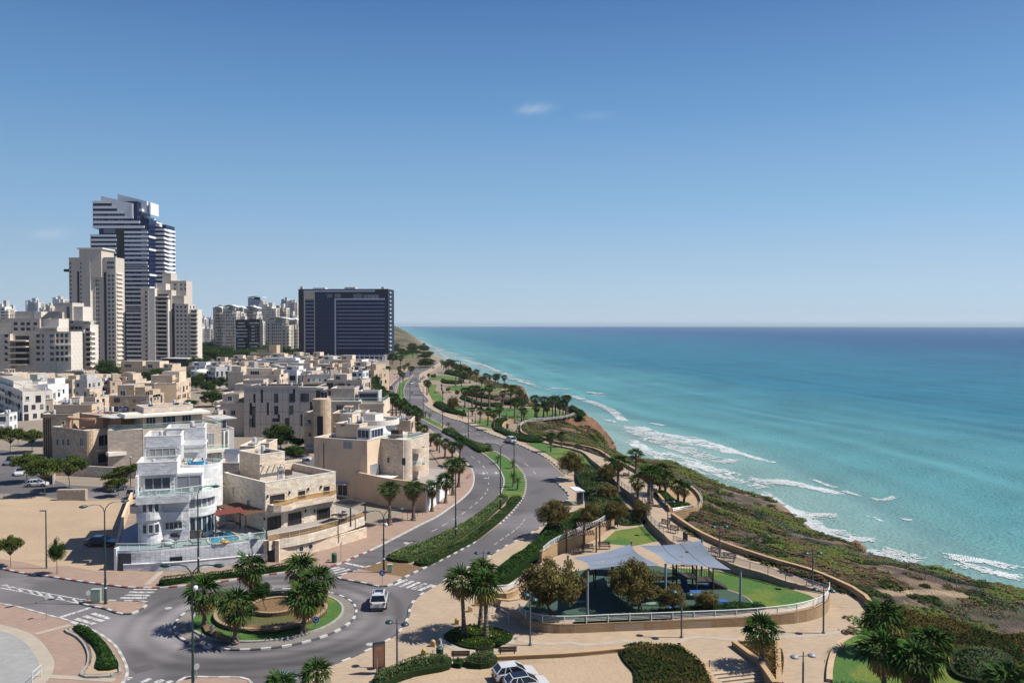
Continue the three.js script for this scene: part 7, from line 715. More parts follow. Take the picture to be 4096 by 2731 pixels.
hd('B4', [828,722,950,797,1050,852,1175,918], [868,712,960,768,1080,842,1212,915], .7, DG, 'clipped dark hedge on the left of the median below the pale box', { d: 60 });hd('B4', [885,708,970,762,1090,838,1225,911], [905,704,1000,770,1100,825,1282,903], .75, GG, 'clipped grey green hedge on the right of the median', { d: 60 });
bed([...pts('B4', [1345,1322,1300,1362,1250,1402,1150,1485,1046,1560]), ...pts('C2', [760,5,640,60,480,115,318,180,330,208,500,228,560,200,700,150,860,75]), ...pts('B4', [1195,1560,1300,1465,1400,1360,1412,1330])], .15,.75, { ...GG, s: .14, d: 60, label: 'broad clipped grey green hedge filling the left of the median' });
bed([...pts('B4', [1445,1340,1400,1410,1320,1480,1225,1560]), ...pts('C2', [905,75,750,150,600,215,545,235,640,258,800,185,950,105,1062,45]), ...pts('B4', [1330,1560,1430,1465,1515,1370,1535,1335])], .15,.7, { c1: [.025,.05,.014], c2: [.06,.075,.022], s: .14, d: 60, label: 'dark clipped hedge along the right of the median' });
hd('B4', [470,450,520,520,590,580], [490,440,535,500,602,566], .8, DG, 'clipped hedge on the far median among the cycads');hd('B4', [410,395,430,450,480,510,540,555], [430,400,448,450,495,505,548,548], .7, DG, 'clipped hedge on the far left of the median', { s: .18, d: 30 });
hd('B4', [752,485,830,545,900,568,1030,592], [800,478,900,515,960,552,1040,578], 1, DG, 'clipped hedge beside the orange bollards of the park', { s: .17, d: 40 });hd('B4', [1300,725,1340,742,1450,790,1590,828,1720,834], [1300,640,1400,625,1385,720,1560,778,1724,800], .9, DG, 'broad clipped hedge between the parked white car and the park path', { s: .17, d: 40 });hd('B4', [1020,400,1120,420,1250,440,1330,450], [1040,385,1140,402,1260,420,1340,430], 1.1, { c1: [.02,.036,.012], c2: [.07,.06,.03] }, 'brownish shrubs in the hollow among the park palms', { s: .25, d: 14, bump: .6 });hd('B4', [1370,470,1480,500,1570,490,1600,450], [1380,440,1480,460,1540,440,1570,415], 1.2, { c1: [.02,.036,.012], c2: [.08,.06,.03] }, 'dark shrubs on the slope behind the gazebo', { s: .25, d: 14, bump: .6 });hd('B4', [1960,520,2020,560,2060,600], [1990,512,2050,540,2110,590], .9, DG, 'dark hedge at the tip of the near headland', { s: .2, d: 25 });hd('B4', [850,210,960,235,1040,260], [880,190,980,215,1060,240], 1.3, DG, 'dark shrubs under the far palms', { s: .3, d: 12, bump: .5 });
hd('B4', [985,430,1080,470,1200,505,1340,510], [1010,415,1100,455,1220,490,1350,490], .9, DG, 'dark hedge under the park palms', { s: .2, d: 25 });hd('B4', [815,275,860,300,960,305], [830,265,880,280,1000,290], .9, DG, 'dark hedge beside the far park path', { s: .2, d: 25 });
bed(pts('C1', [1090,640,960,790,850,890,690,1000,600,1090,640,1165,820,1060,1000,900,1040,840,1250,740,1480,640,1560,575,1420,560,1250,600], .3), .13,1.9, { ...DG, s: .15, d: 70, round: 1.2, bump: .22, bs: 2.2, label: 'dark green shrub bank above the playground wall', cat: 'shrubs', name: 'shrub_bank' });
bed(pts('C1', [1300,250,1340,130,1420,150,1520,230,1640,360,1740,520,1880,650,1690,670,1560,560,1440,560,1390,420,1340,330], .5), .2,1.3, { c1: [.02,.045,.013], c2: [.09,.10,.045], s: .15, d: 50, round: 1, bump: .45, bs: 2.6, label: 'shrub slope between the bus stop and the promenade railing', cat: 'shrubs', name: 'shrub_bank' });
bed(pts('C2', [800,850,880,800,1000,765,1200,775,1330,810,1395,850,1340,905,1200,955,1020,955,880,910], .13), .13,.4, { c1: [.022,.045,.010], c2: [.045,.07,.014], s: .11, d: 150, flower: [.5,.36,.03,.03], label: 'low flowering ground cover round the three plaza palms', cat: 'flower bed', name: 'flower_bed' });
bed(pts('C3', [380,1290,430,1255,560,1240,700,1262,900,1262,1130,1440,1190,1560,1220,1640,560,1640,500,1480,420,1390], .15), .1,.55, { c1: [.022,.032,.009], c2: [.055,.045,.014], s: .14, d: 90, label: 'dark reddish green ice plant bed beside the stone steps', cat: 'plant bed', name: 'plant_bed' });
bed([G('C4', 1150,960,.2), G('C4', 1350,985,.2), G('C4', 1480,1025,.2), G('C4', 1680,1045,.1), G('C4', 1850,1110,0), G('C4', 2080,1160,0), G('C4', 2300,1150,0), G('C4', 2400,1300,0), G('C4', 2350,1480,0), G('C4', 2000,1560,0), G('C4', 1760,1500,.2), G('C4', 1560,1330,.2), G('C4', 1300,1240,.3), G('C4', 1100,1190,.3), G('C4', 1060,1090,.3)], (x, z)=>.1 - Math.max(0, x - 36) * .055,.5, { c1: [.022,.032,.008], c2: [.07,.052,.016], s: .16, d: 60, bump: .35, bs: 2.5, label: 'wide dark ice plant carpet behind the lower right palms', cat: 'plant bed', name: 'plant_bed' });
bed(pts('C4', [1690,1420,1760,1345,1900,1340,2100,1380,2180,1420,1990,1500,1950,1600,1760,1560], .2), .0,1.5, { c1: [.03,.05,.02], c2: [.07,.085,.045], s: .16, d: 90, round: 1.5, label: 'large rounded grey green bush at the lower right', cat: 'bush', name: 'bush' });
bed(pts('C3', [0,1040,200,1005,450,985,700,960,940,935,1200,915,1480,900,1640,920,1500,960,1200,985,700,1020,300,1045,0,1062], .95), .92,.6, { ...DG, s: .12, d: 90, label: 'low hedge along the inside of the playground wall', round: .4 });bed(pts('C1', [1965,370,2050,365,2150,440,2280,480,2280,500,2110,515,2030,430], 2), 1.98,.6, { ...DG, s: .14, d: 60, label: 'ground cover under the palms of the round lookout', cat: 'plant bed', name: 'plant_bed' });
bed(pts('C3', [1420,1250,1730,1240,1740,1560,1700,1530,1640,1440], .3), .3,.35, { c1: [.07,.05,.018], c2: [.14,.085,.03], s: .12, d: 55, core: .1, label: 'dry reddish creeper in the wedge planter', cat: 'plant bed', name: 'plant_bed' });bed(pts('A4', [1300,1500,1420,1440,1620,1450,1640,1568,1320,1568], .1), .05,1.1, { ...DG, s: .15, d: 60, bump: .6, label: 'dark shrubs at the foot of the plain tan wall', cat: 'shrubs', name: 'shrub_bank' });
lawnA(pts('B4', [560,238,440,302,417,380,430,440,462,485,532,540,612,598,712,652,836,716,815,668,720,622,600,564,525,492,487,420,478,350,507,292]), 'narrow grass strip of the far median', .145);lawnA(pts('B4', [1195,926,1292,1000,1352,1070,1386,1150,1390,1200,1352,1300,1345,1322,1535,1330,1560,1285,1572,1190,1550,1115,1495,1047,1398,966,1290,912]), 'bright grass of the median at the road bend', .145);
{ const b=new B();b.poly(lift(pts('C2', [95,279,300,203,520,240,625,264,462,343,300,316]), .15));b.build('dry_grass', mat('dry_grass', [.22,.13,.055], 1, { map: T.sand, bumpMap: T.bump, bumpScale: .15 }), null, ST('dry brown grass wedge at the tip of the median', 'grass'));}
{ const dry=MM.dry_grass, w1=ring(6.15,56, V(RC.x + .25,0, RC.z - .6)), w2=ring(2.85,40, V(RC.x + .5,0, RC.z - 1.3));new B().slab(lift(w1,.52), .4,1).build('planter_soil', mat('patchy_grass', [.11,.10,.03], 1, { map: T.grass, bumpMap: T.bump, bumpScale: .1 }), null, ST('raised inner bed of the roundabout', 'planting bed'));wall([...w1, w1[0]], .3,.1,.62, 'ring_wall', 'outer round tan wall of the roundabout planter', mat('brown_wall', [.36,.25,.15], .95, { map: T.plaster }));new B().slab(lift(w2,.85), .4).build('planter_soil', dry, null, ST('topmost dry bed of the roundabout', 'planting bed'));wall([...w2, w2[0]], .25,.4,.95, 'ring_wall', 'inner round tan wall of the roundabout planter', MM.brown_wall);const b=new B();b.poly(lift(pts('B3', [560,985,470,930,440,860,520,880,640,960,760,1005,620,1020], .3), .27));b.build('dry_grass', dry, null, ST('dry brown patch of the roundabout grass in front', 'grass'));const d2=new B();d2.poly(pts('B3', [760,880,850,850,1050,850,1250,810,1390,790,1300,860,1050,905,850,900], .64));d2.build('dry_grass', dry, null, ST('dry mulch inside the outer roundabout wall', 'grass'));}
{ const protos=[[.03,.05,.016], [.085,.062,.042], [.085,.115,.03]].map((c)=>{ const b=new B();for (let i=0;i < 70;i++) { const d=V(rr(-1,1), rr(0,.9), rr(-1,1));if (d.length() > 1.05) { i--;continue;} leafQuad(b, V(d.x * .5, d.y * .45, d.z * .5), rr(.09,.18), c.map((q)=>q * rr(.5,1.5)));} return b.geometry();});const lists=[[], [], []], m=new THREE.Matrix4();
for (let i=0;i < 42000;i++) { const [p, s, t]=duneAt[Math.floor(rnd() * duneAt.length)], x=p.x + rr(-.9,.9), z=p.z + rr(-.9,.9), k=fbm(x / 6, z / 6,3,33), k2=fbm(x / 3, z / 3,3,133);if (pathLine.some((q, j)=>j && [0,.25,.5,.75].some((w)=>Math.hypot(x - q.x - (pathLine[j - 1].x - q.x) * w, z - q.z - (pathLine[j - 1].z - q.z) * w) < 1.1)) || k < .36 + .13 * rnd() || (s > .97)) continue;const q=k2 > .54 ? 1 : k > .56 ? 2 : 0, sc=rr(.35,1.1) * (k > .56 ? 1.7 : .9);lists[q].push(m.clone().compose(V(x, p.y - .05, z), new THREE.Quaternion().setFromAxisAngle(V(0,1,0), rnd() * 6), V(sc * 1.3, sc * .75, sc * 1.3)));}
lists.forEach((L, i)=>{ const im=new THREE.InstancedMesh(protos[i], leafM, L.length);L.forEach((q, k)=>im.setMatrixAt(k, q));im.name=['scrub', 'dry_scrub', 'green_scrub'][i];im.userData={ kind: 'stuff', label: ['low dark green scrub scattered over the dune', 'brown dry scrub scattered over the dune', 'bright low plants scattered over the dune'][i], category: 'scrub' };im.castShadow=im.receiveShadow=true;scene.add(im);});
for (const [x, y, w, c, l] of [[1240,905,1.9,0, 'dark round bush beside the sandy footpath on the dune'], [1720,1020,1.9,1, 'pale grey brown bush below the sandy footpath'], [1820,960,2.2,1, 'brown thicket in the middle of the dune near the fence'], [2040,985,2.2,1, 'brown thicket right of the sandy footpath'], [660,750,1.5,0, 'dark bush behind the tall lamp on the parapet'], [850,770,1.3,0, 'dark low bush on the dune right of the tall lamp'], [1560,705,1.3,0, 'dark bush on the cliff edge, left of two'], [1710,745,1.3,0, 'dark bush on the cliff edge, right of two'], [1510,865,1.0,0, 'small dark bush above the sandy footpath'], [1560,950,1.0,0, 'small dark bush below the sandy footpath'], [310,640,1.3,0, 'dark bush just behind the promenade parapet'], [975,835,.8,2, 'small bright green bush on the dune']]) { const gp=G('C4', x, y, -1.4), t=thing('bush', l, 'bush', gp, rr(0,6));gp.y=duneY(gp.x, gp.z);t.position.y=gp.y - .1;const b=new B(), cc=[[.02,.036,.013], [.11,.09,.065], [.06,.10,.02]][c];for (let i=0;i < 900;i++) { const d=V(rr(-1,1), rr(-.2,1), rr(-1,1));if (d.length() > 1) continue;leafQuad(b, V(d.x * w, d.y * w * .55, d.z * w * .8), rr(.09,.17), cc.map((q)=>q * rr(.6,1.45)));} b.build('foliage', leafM, t);} }

const tyreM=mat('tyre', [.018,.018,.02], .9), carGlass=mat('car_glass', [.012,.016,.022], .06), rimM=mat('wheel_rim', [.42,.43,.45], .35, { metalness: .7 });
const paints={};const carPaint=(k, c)=>paints[k] ??= mat('car_paint_' + k, c, .3, { phys: true, clearcoat: 1, clearcoatRoughness: .05 });
const TYRE=(()=>{ const g=new THREE.LatheGeometry([[.19,-.11], [.31,-.115], [.335,-.08], [.335,.08], [.31,.115], [.19,.11]].map((p)=>new THREE.Vector2(...p)), 22);return new B().geo(g, new THREE.Matrix4().makeRotationX(Math.PI / 2)).geometry();})(), RIM=(()=>{ const b=new B();for (const s of [-.1,.1]) for (let i=0;i < 5;i++) { const a=i / 5 * 6.283;b.bar(V(0,0, s), V(Math.cos(a) * .2, Math.sin(a) * .2, s), .045,.03,5);} b.bar(V(0,0,-.11), V(0,0,.11), .06,.06,8);b.color(.3).bar(V(0,0,-.03), V(0,0,.03), .2,.2,16);return b.geometry();})();
const CARS={
suv: { L: 4.95, W: 1.95, belt: [[-2.45,.95], [-2.35,1.12], [-1,1.12], [.9,1.08], [1.3,1.04], [2.2,.92], [2.46,.72]], cab: [[-2.3,1.12], [-2.0,1.72], [.25,1.76], [1.15,1.08]], H: 1.78, wb: 1.45, r: 1.12 },
hatch: { L: 4.1, W: 1.74, belt: [[-2.03,.78], [-1.95,.96], [-.6,.95], [.75,.93], [1.1,.9], [1.85,.76], [2.05,.58]], cab: [[-1.9,.96], [-1.45,1.4], [.05,1.45], [.95,.93]], H: 1.45, wb: 1.28, r: .95 },
sedan: { L: 4.6, W: 1.8, belt: [[-2.28,.8], [-2.15,.97], [-1.5,.98], [.8,.93], [1.2,.9], [2.1,.75], [2.3,.56]], cab: [[-1.75,.98], [-1.05,1.4], [.1,1.44], [1.05,.93]], H: 1.45, wb: 1.36, r: .97 },
van: { L: 4.4, W: 1.78, belt: [[-2.18,.85], [-2.15,1.05], [-.8,1.05], [.9,1.02], [1.3,1.0], [2.0,.84], [2.2,.62]], cab: [[-2.14,1.05], [-2.0,1.8], [.2,1.84], [1.25,1.02]], H: 1.84, wb: 1.35, r: .97 },
};
function car(kind, paint, label, pos, heading, o={}) { // heading: the direction that the front points to, in plan
const s=CARS[kind], t=thing('car', label, kind === 'van' ? 'van' : 'car', pos, Math.atan2(-heading[1], heading[0])), P=carPaint(...paint), hw=s.W / 2, b=new B(), ring=(x, y, top)=>{ const k=Math.min(1, (s.L / 2 - Math.abs(x)) * 1.4 + .72), w=hw * k;return [V(x, .24, -w * .9), V(x, .24, w * .9), V(x, .42, w), V(x, y - .16, w), V(x, y, w * .9), V(x, y, -w * .9), V(x, y - .16, -w), V(x, .42, -w)];}, R=s.belt.map(([x, y])=>ring(x, y));
for (let i=0;i < R.length - 1;i++) for (let j=0;j < 8;j++) b.quad(R[i][j], R[i][(j + 1) % 8], R[i + 1][(j + 1) % 8], R[i + 1][j]);for (const e of [R[0], R[R.length - 1]]) for (let j=1;j < 7;j++) b.tri(e[0], e[j], e[j + 1]);
const [a, c, d, e]=s.cab, wi=hw * .9, wt=hw * .74, q=(p, w)=>[V(p[0], p[1], w), V(p[0], p[1], -w)], A=q(a, wi), C=q(c, wt), D=q(d, wt), E=q(e, wi);b.hexa([C[0], D[0], D[1], C[1], ...[C[0], D[0], D[1], C[1]].map((p)=>V(p.x, p.y + .05, p.z * .96))]);for (const k of [0,1]) { b.bar(A[k], C[k], .05,.04,5).bar(E[k], D[k], .035,.035,5);const mx=(a[0] + e[0]) / 2;b.bar(V(mx, a[1], k ? -wi : wi), V((c[0] + d[0]) / 2, c[1], k ? -wt : wt), .03,.03,5);if (kind !== 'sedan') b.bar(V(a[0] + .75, a[1], k ? -wi : wi), V(c[0] + .45, c[1], k ? -wt : wt), .045,.04,5);}
b.build('body', P, t);const w1=new B();w1.quad(E[0], E[1], D[1], D[0]).build('windscreen', carGlass, t);new B().quad(A[1], A[0], C[0], C[1]).build('rear_window', carGlass, t);for (const k of [0,1]) { const z=k ? 1 : -1;new B().quad(A[k], E[k], D[k], C[k]).build('side_window', carGlass, t);new B().cbox(e[0] - .25, e[1] + .08, -z * (hw + .08), .12,.14,.2).build('mirror', P, t);}
for (const x of [-s.wb, s.wb]) for (const z of [-1,1]) { new B().bar(V(x, .36, z * (hw - .12)), V(x, .36, z * (hw + .006)), .4,.4,16).build('wheel_well_shade', M.dark, t);const W=put(TYRE, 'wheel', tyreM, t);W.position.set(x, .335, z * (hw - .08));put(RIM, 'rim', rimM, W);}  // black discs on the body stand in for shaded wheel wells
for (const z of [-1,1]) { new B().color([.7,.7,.68]).cbox(s.L / 2 - .22, s.belt[5][1] - .16, z * hw * .66,.25,.15,.3).build('headlight', M.gloss, t);new B().color([.35,.02,.02]).cbox(-s.L / 2 + .06, s.belt[0][1] - .02, z * hw * .76,.12,.22,.22).build('tail_light', M.gloss, t);}
new B().color([.62,.42,.04]).cbox(-s.L / 2 - .005, s.belt[0][1] - .16,0,.03,.12,.48).build('number_plate', M.any, t);new B().color(.03).cbox(-s.L / 2 + .05,.38,0,.12,.2, hw * 1.7).build('bumper', M.any, t);if (o.sunroof) new B().box(-.9, s.H + .02,-.42,.1, s.H + .045,.42).build('sunroof', carGlass, t);if (o.rack) for (const z of [-.5,.5]) new B().bar(V(-1.6, s.H + .14, z), V(0, s.H + .14, z), .04,.04,5).build('roof_rail', M.dark, t);if (o.darkRoof) new B().box(c[0] + .1, s.H + .01, -wt * .9, d[0] - .05, s.H + .055, wt * .9).build('roof_glass', carGlass, t);return t;
}
const WHT=['white', [.72,.72,.73]], SIL=['silver', [.46,.46,.47]], BLK=['black', [.012,.013,.018]], BLU=['blue', [.03,.045,.08]], MAR=['maroon', [.09,.012,.018]], GRY=['grey', [.16,.17,.18]];
car('suv', WHT, 'white sport utility car leaving the roundabout, seen from behind', G('B3', 1937,742).add(V(-.1,0,-2.4)), [-.09,-1], { sunroof: 1, rack: 1 });car('hatch', WHT, 'white hatchback on the sandy lot, the farther of two', G('C2', 1410,1208,.16), [.95,-.26]);car('hatch', WHT, 'white hatchback with dark glass roof at the bottom edge, the nearer of two', G('C2', 1510,1300,.16), [.95,-.26], { darkRoof: 1 });car('sedan', BLK, 'black car parked in the shadow beside the white villa terrace', G('B2', 765,532,.14), [1,.04]);
car('hatch', WHT, 'white hatchback parked under the street trees', G('A3', 385,1425), [1,-.16]);car('van', SIL, 'silver van with roof rack seen from behind beside the white villa', G('A3', 1370,1560).add(V(0,0,-2)), [.12,-1], { rack: 1 });car('hatch', BLU, 'dark blue car under the smaller street tree', G('A3', 1212,1472), [.3,-1]);car('van', GRY, 'grey pickup like car half hidden by the far left tree', G('A3', 105,1195), [.35,1]);car('sedan', WHT, 'white car behind the left spreading street tree', G('A3', 205,1300), [.4,1]);
car('hatch', WHT, 'white car parked in the shaded lane behind the stone villa', G('A4', 942,1208), [1,0]);car('hatch', MAR, 'dark red car behind the white car in the lane', G('A4', 920,1165), [1,0]);car('suv', WHT, 'white sport utility car at the sea side kerb of the road bend', G('B4', 1438,828), [-.42,-1]);car('sedan', MAR, 'dark red car on the left carriageway far up the road', G('B4', 367,350), [.2,1]);car('sedan', WHT, 'white car driving on the right carriageway far up the road', G('B4', 550,305), [.2,1]);
for (const [x, y, l] of [[622,288, 'nearest of three white cars parked on the right far up the road'], [641,266, 'middle of three white cars parked on the right far up the road'], [657,252, 'farthest of three white cars parked on the right far up the road'], [747,166, 'white car where the far road meets the trees']]) car('hatch', WHT, l, G('B4', x, y), [-.1,-1]);car('sedan', GRY, 'dark grey car hidden behind the palm at the bottom edge', G('B3', 1165,1385), [.5,-.8]);

function lampHead(t, p, dir) { const o=put(LHEAD, 'lamp_head', M.green, t);o.position.copy(p);o.rotation.y=Math.atan2(-dir.z, dir.x);put(LGLASS, 'diffuser', mat('lamp_glass', [.45,.45,.42], .3), o);}
const LHEAD=new B().geo(new THREE.SphereGeometry(1,14,8), new THREE.Matrix4().makeScale(.5,.17,.24).setPosition(.3,0,0)).geometry(), LGLASS=new B().geo(new THREE.SphereGeometry(1,12,4,0,6.283,1.7,1.44), new THREE.Matrix4().makeScale(.36,.19,.19).setPosition(.34,-.02,0)).geometry();
function streetLamp(label, base, H1, arms, turn=0, globe=0) { const t=thing('street_lamp', label, 'street lamp', base, turn);new B().bar(V(0,0,0), V(0,3,0), .15,.13,10).bar(V(0,3,0), V(0, H1 - 1,0), .11,.07,8).build('pole', M.green, t);new B().color(.9).bar(V(0,1.8,0), V(0,1.95,0), .155,.155,10).build('band', M.any, t);new B().bar(V(0,0,0), V(0,.18,0), .24,.2,10).build('base', M.dark, t);for (const s of arms) { new B().path([V(0, H1 - 1.1,0), V(s * .15, H1 - .55,0), V(s * .55, H1 - .12,0), V(s * 1.1, H1,0), V(s * 2, H1 - .05,0)], .05,6).build('arm', M.green, t);lampHead(t, V(s * 2, H1 - .06,0), V(s, 0,0));} if (globe) { new B().color(.8).geo(new THREE.SphereGeometry(.24,14,10), new THREE.Matrix4().setPosition(.3, H1 - 2,0)).build('globe', M.any, t);} return t;}
for (const [f, bx, by, tx, ty, arms, turn, l, g] of [['D', 443,1619,443,1297, [-1,1], 0, 'nearest tall green street lamp with two arms before the roundabout', 1], ['B2', 793,970,785,212, [-1,1], .75, 'tall green street lamp on the left traffic island'], ['B2', 1495,730,1500,85, [1], .2, 'tall green street lamp with one arm before the white villa'], ['B3', 1998,405,1998,-130, [-1,1], .35, 'tall green street lamp at the tip of the median', 1], ['C1', 262,775,260,132, [-1,1], -.1, 'tall green street lamp in the grey green hedge of the median'], ['B4', 1348,1425,1348,838, [-1,1], -.1, 'tall green street lamp in the median above the bright grass'], ['B4', 1470,1192,1470,705, [-1,1], 0, 'tall street lamp among the cycads of the bright median grass'], ['B4', 1060,795,1060,458, [-1,1], .2, 'street lamp on the median beside the dark hedge'], ['B4', 830,690,832,375, [-1,1], .2, 'street lamp at the end of the narrow median grass'], ['B4', 655,588,655,318, [-1,1], .2, 'street lamp beside the cycads of the far median'], ['B4', 537,505,540,268, [1], 0, 'street lamp on the far median left of the white car'], ['B4', 475,460,475,235, [-1,1], 0, 'left lamp of the pair on the far median'], ['B4', 445,400,445,215, [-1,1], 0, 'rear lamp of the pair on the far median'], ['B4', 800,920,800,852, [1], 0, 'slim lamp on the pavement by the dry garden'], ['B4', 535,240,535,95, [-1,1], 0, 'far street lamp where the two carriageways part'], ['B4', 625,180,625,70, [-1], 0, 'farthest street lamp near the bend of the coast road']]) { const b=G(f, bx, by, .13);streetLamp(l, b, Math.max(5, hAt(f, tx, ty, b.z) - .13), arms, turn, g);}
{ const b=G('B2', 347,703,.13), t=thing('street_lamp', 'short green lamp post with one flat head by the sandy lot', 'street lamp', b), H1=hAt('B2', 345,278, b.z);new B().bar(V(0,0,0), V(0, H1,0), .11,.07,8).build('pole', M.green, t);new B().color(.3).box(-.75, H1 - .02,-.16,.12, H1 + .14,.16).build('lamp_head', M.any, t);const c=G('A3', 1362,1425,0), u=thing('street_lamp', 'green post lamp with a round head before the brick building', 'street lamp', c), h2=hAt('A3', 1365,1120, c.z);new B().bar(V(0,0,0), V(0, h2,0), .09,.06,8).build('pole', M.green, u);new B().color(.4).geo(new THREE.SphereGeometry(.3,12,8), new THREE.Matrix4().makeScale(1,.6,1).setPosition(0, h2,0)).build('lamp_head', M.any, u);const d=G('A3', 185,1020,0), v=thing('street_lamp', 'grey post lamp beside the far left street tree', 'street lamp', d), h3=hAt('A3', 175,885, d.z);new B().bar(V(0,0,0), V(0, h3,0), .09,.06,8).build('pole', M.steel, v);new B().color(.4).box(-.7, h3,-.15,.2, h3 + .14,.15).build('lamp_head', M.any, v);}
const DOME=new B().geo(new THREE.LatheGeometry([[0,.2], [.12,.2], [.3,.1], [.4,-.02], [.36,-.1], [0,-.1]].map((p)=>new THREE.Vector2(...p)), 18)).geometry();
function parkLamp(label, base, H1, turn, m=M.green, pm=mat('lamp_pole_grey', [.13,.135,.15], .5)) { const t=thing('park_lamp', label, 'park lamp', base, turn);new B().bar(V(0,0,0), V(0, H1 - .9,0), .1,.085,8).bar(V(0, H1 - .9,0), V(0, H1,0), .06,.05,8).bar(V(0,0,0), V(0,.12,0), .2,.18,10).build('pole', pm, t);new B().bar(V(-.75, H1 - .4,0), V(.75, H1 - .4,0), .035,.035,6).build('crossbar', pm, t);for (const s of [-1,1]) put(DOME, 'lamp_head', m, t).position.set(s * .85, H1 - .4,0);return t;}
const GH=mat('lamp_head_grey', [.30,.31,.33], .5);
for (const [f, x, y, ty, h, turn, l, m] of [['C2', 402,1115,695,.13,-.35, 'park lamp with two domes beside the poster stand'], ['C2', 1541,920,475,.13,-1.1, 'park lamp with two domes before the big corner tamarisk'], ['C3', 912,1175,762,.13,-.5, 'park lamp on the front walkway before the small tamarisks'], ['C3', 2127,1138,738,.13,-.3, 'park lamp at the rounded tip of the playground wall'], ['C3', 2035,757,425,1.0,.1, 'park lamp by the parapet above the sunken lawn'], ['C3', 1238,490,200,2,.1, 'park lamp between two benches behind the right sail'], ['C3', 795,240,-8,2,.2, 'park lamp between the two benches near the round lookout'], ['C3', 1952,1640,1295,.13,.2, 'park lamp with two pale domes at the bottom edge', 1], ['C2', 1140,300,105,.13,0, 'park lamp behind the three plaza palms'], ['C1', 1905,520,285,1.8,0, 'park lamp under the tall lookout palms'], ['C1', 1745,250,70,1.4,0, 'park lamp on the promenade beside the low palm'], ['C1', 1540,105,-50,1,0, 'park lamp beside the seaside parapet of the lawn'], ['B4', 1500,710,550,.2,0, 'park lamp at the start of the white railing'], ['B4', 1405,615,552,.2,0, 'park lamp on the headland lawn path'], ['B4', 2010,835,715,.5,0, 'park lamp beside the red cliff gully'], ['B4', 1708,790,668,.4,0, 'park lamp before the brown gully slope'], ['B4', 1122,655,560,.15,0, 'park lamp on the roadside lawn among palms'], ['B4', 1450,510,430,.1,0, 'park lamp behind the headland palms'], ['B4', 1215,300,205,.1,0, 'park lamp beside the second headland grove']]) { const b=G(f, x, y, h), yb=h;parkLamp(l, b, Math.max(3, hAt(f, x, ty, b.z) - yb), turn, m ? GH : M.green);}
function signPost(t, H1, m=M.steel) { new B().bar(V(0,0,0), V(0, H1,0), .04,.04,6).build('post', m, t);}
function disc(t, y, r, c, back) { new B().color(c).bar(V(0, y, .03), V(0, y, .06), r, r, 20).build('sign_face', M.any, t);new B().color(.62).bar(V(0, y, .02), V(0, y, .045), r * 1.06, r * 1.06,20).build('sign_rim', M.any, t);}
function arrowGeo(pts2, w) { const b=new B().color(.8);for (let i=0;i < pts2.length - 1;i++) { const [a, c]=[pts2[i], pts2[i + 1]], d=Math.hypot(c[0] - a[0], c[1] - a[1]), n=[-(c[1] - a[1]) / d * w, (c[0] - a[0]) / d * w];b.quad(V(a[0] + n[0], a[1] + n[1], 0), V(a[0] - n[0], a[1] - n[1], 0), V(c[0] - n[0], c[1] - n[1], 0), V(c[0] + n[0], c[1] + n[1], 0));if (i === pts2.length - 2) { const u=[(c[0] - a[0]) / d, (c[1] - a[1]) / d], W=w * 3;b.tri(V(c[0] + n[0] * 2.6, c[1] + n[1] * 2.6,0), V(c[0] - n[0] * 2.6, c[1] - n[1] * 2.6,0), V(c[0] + u[0] * W, c[1] + u[1] * W, 0));} } return b;}
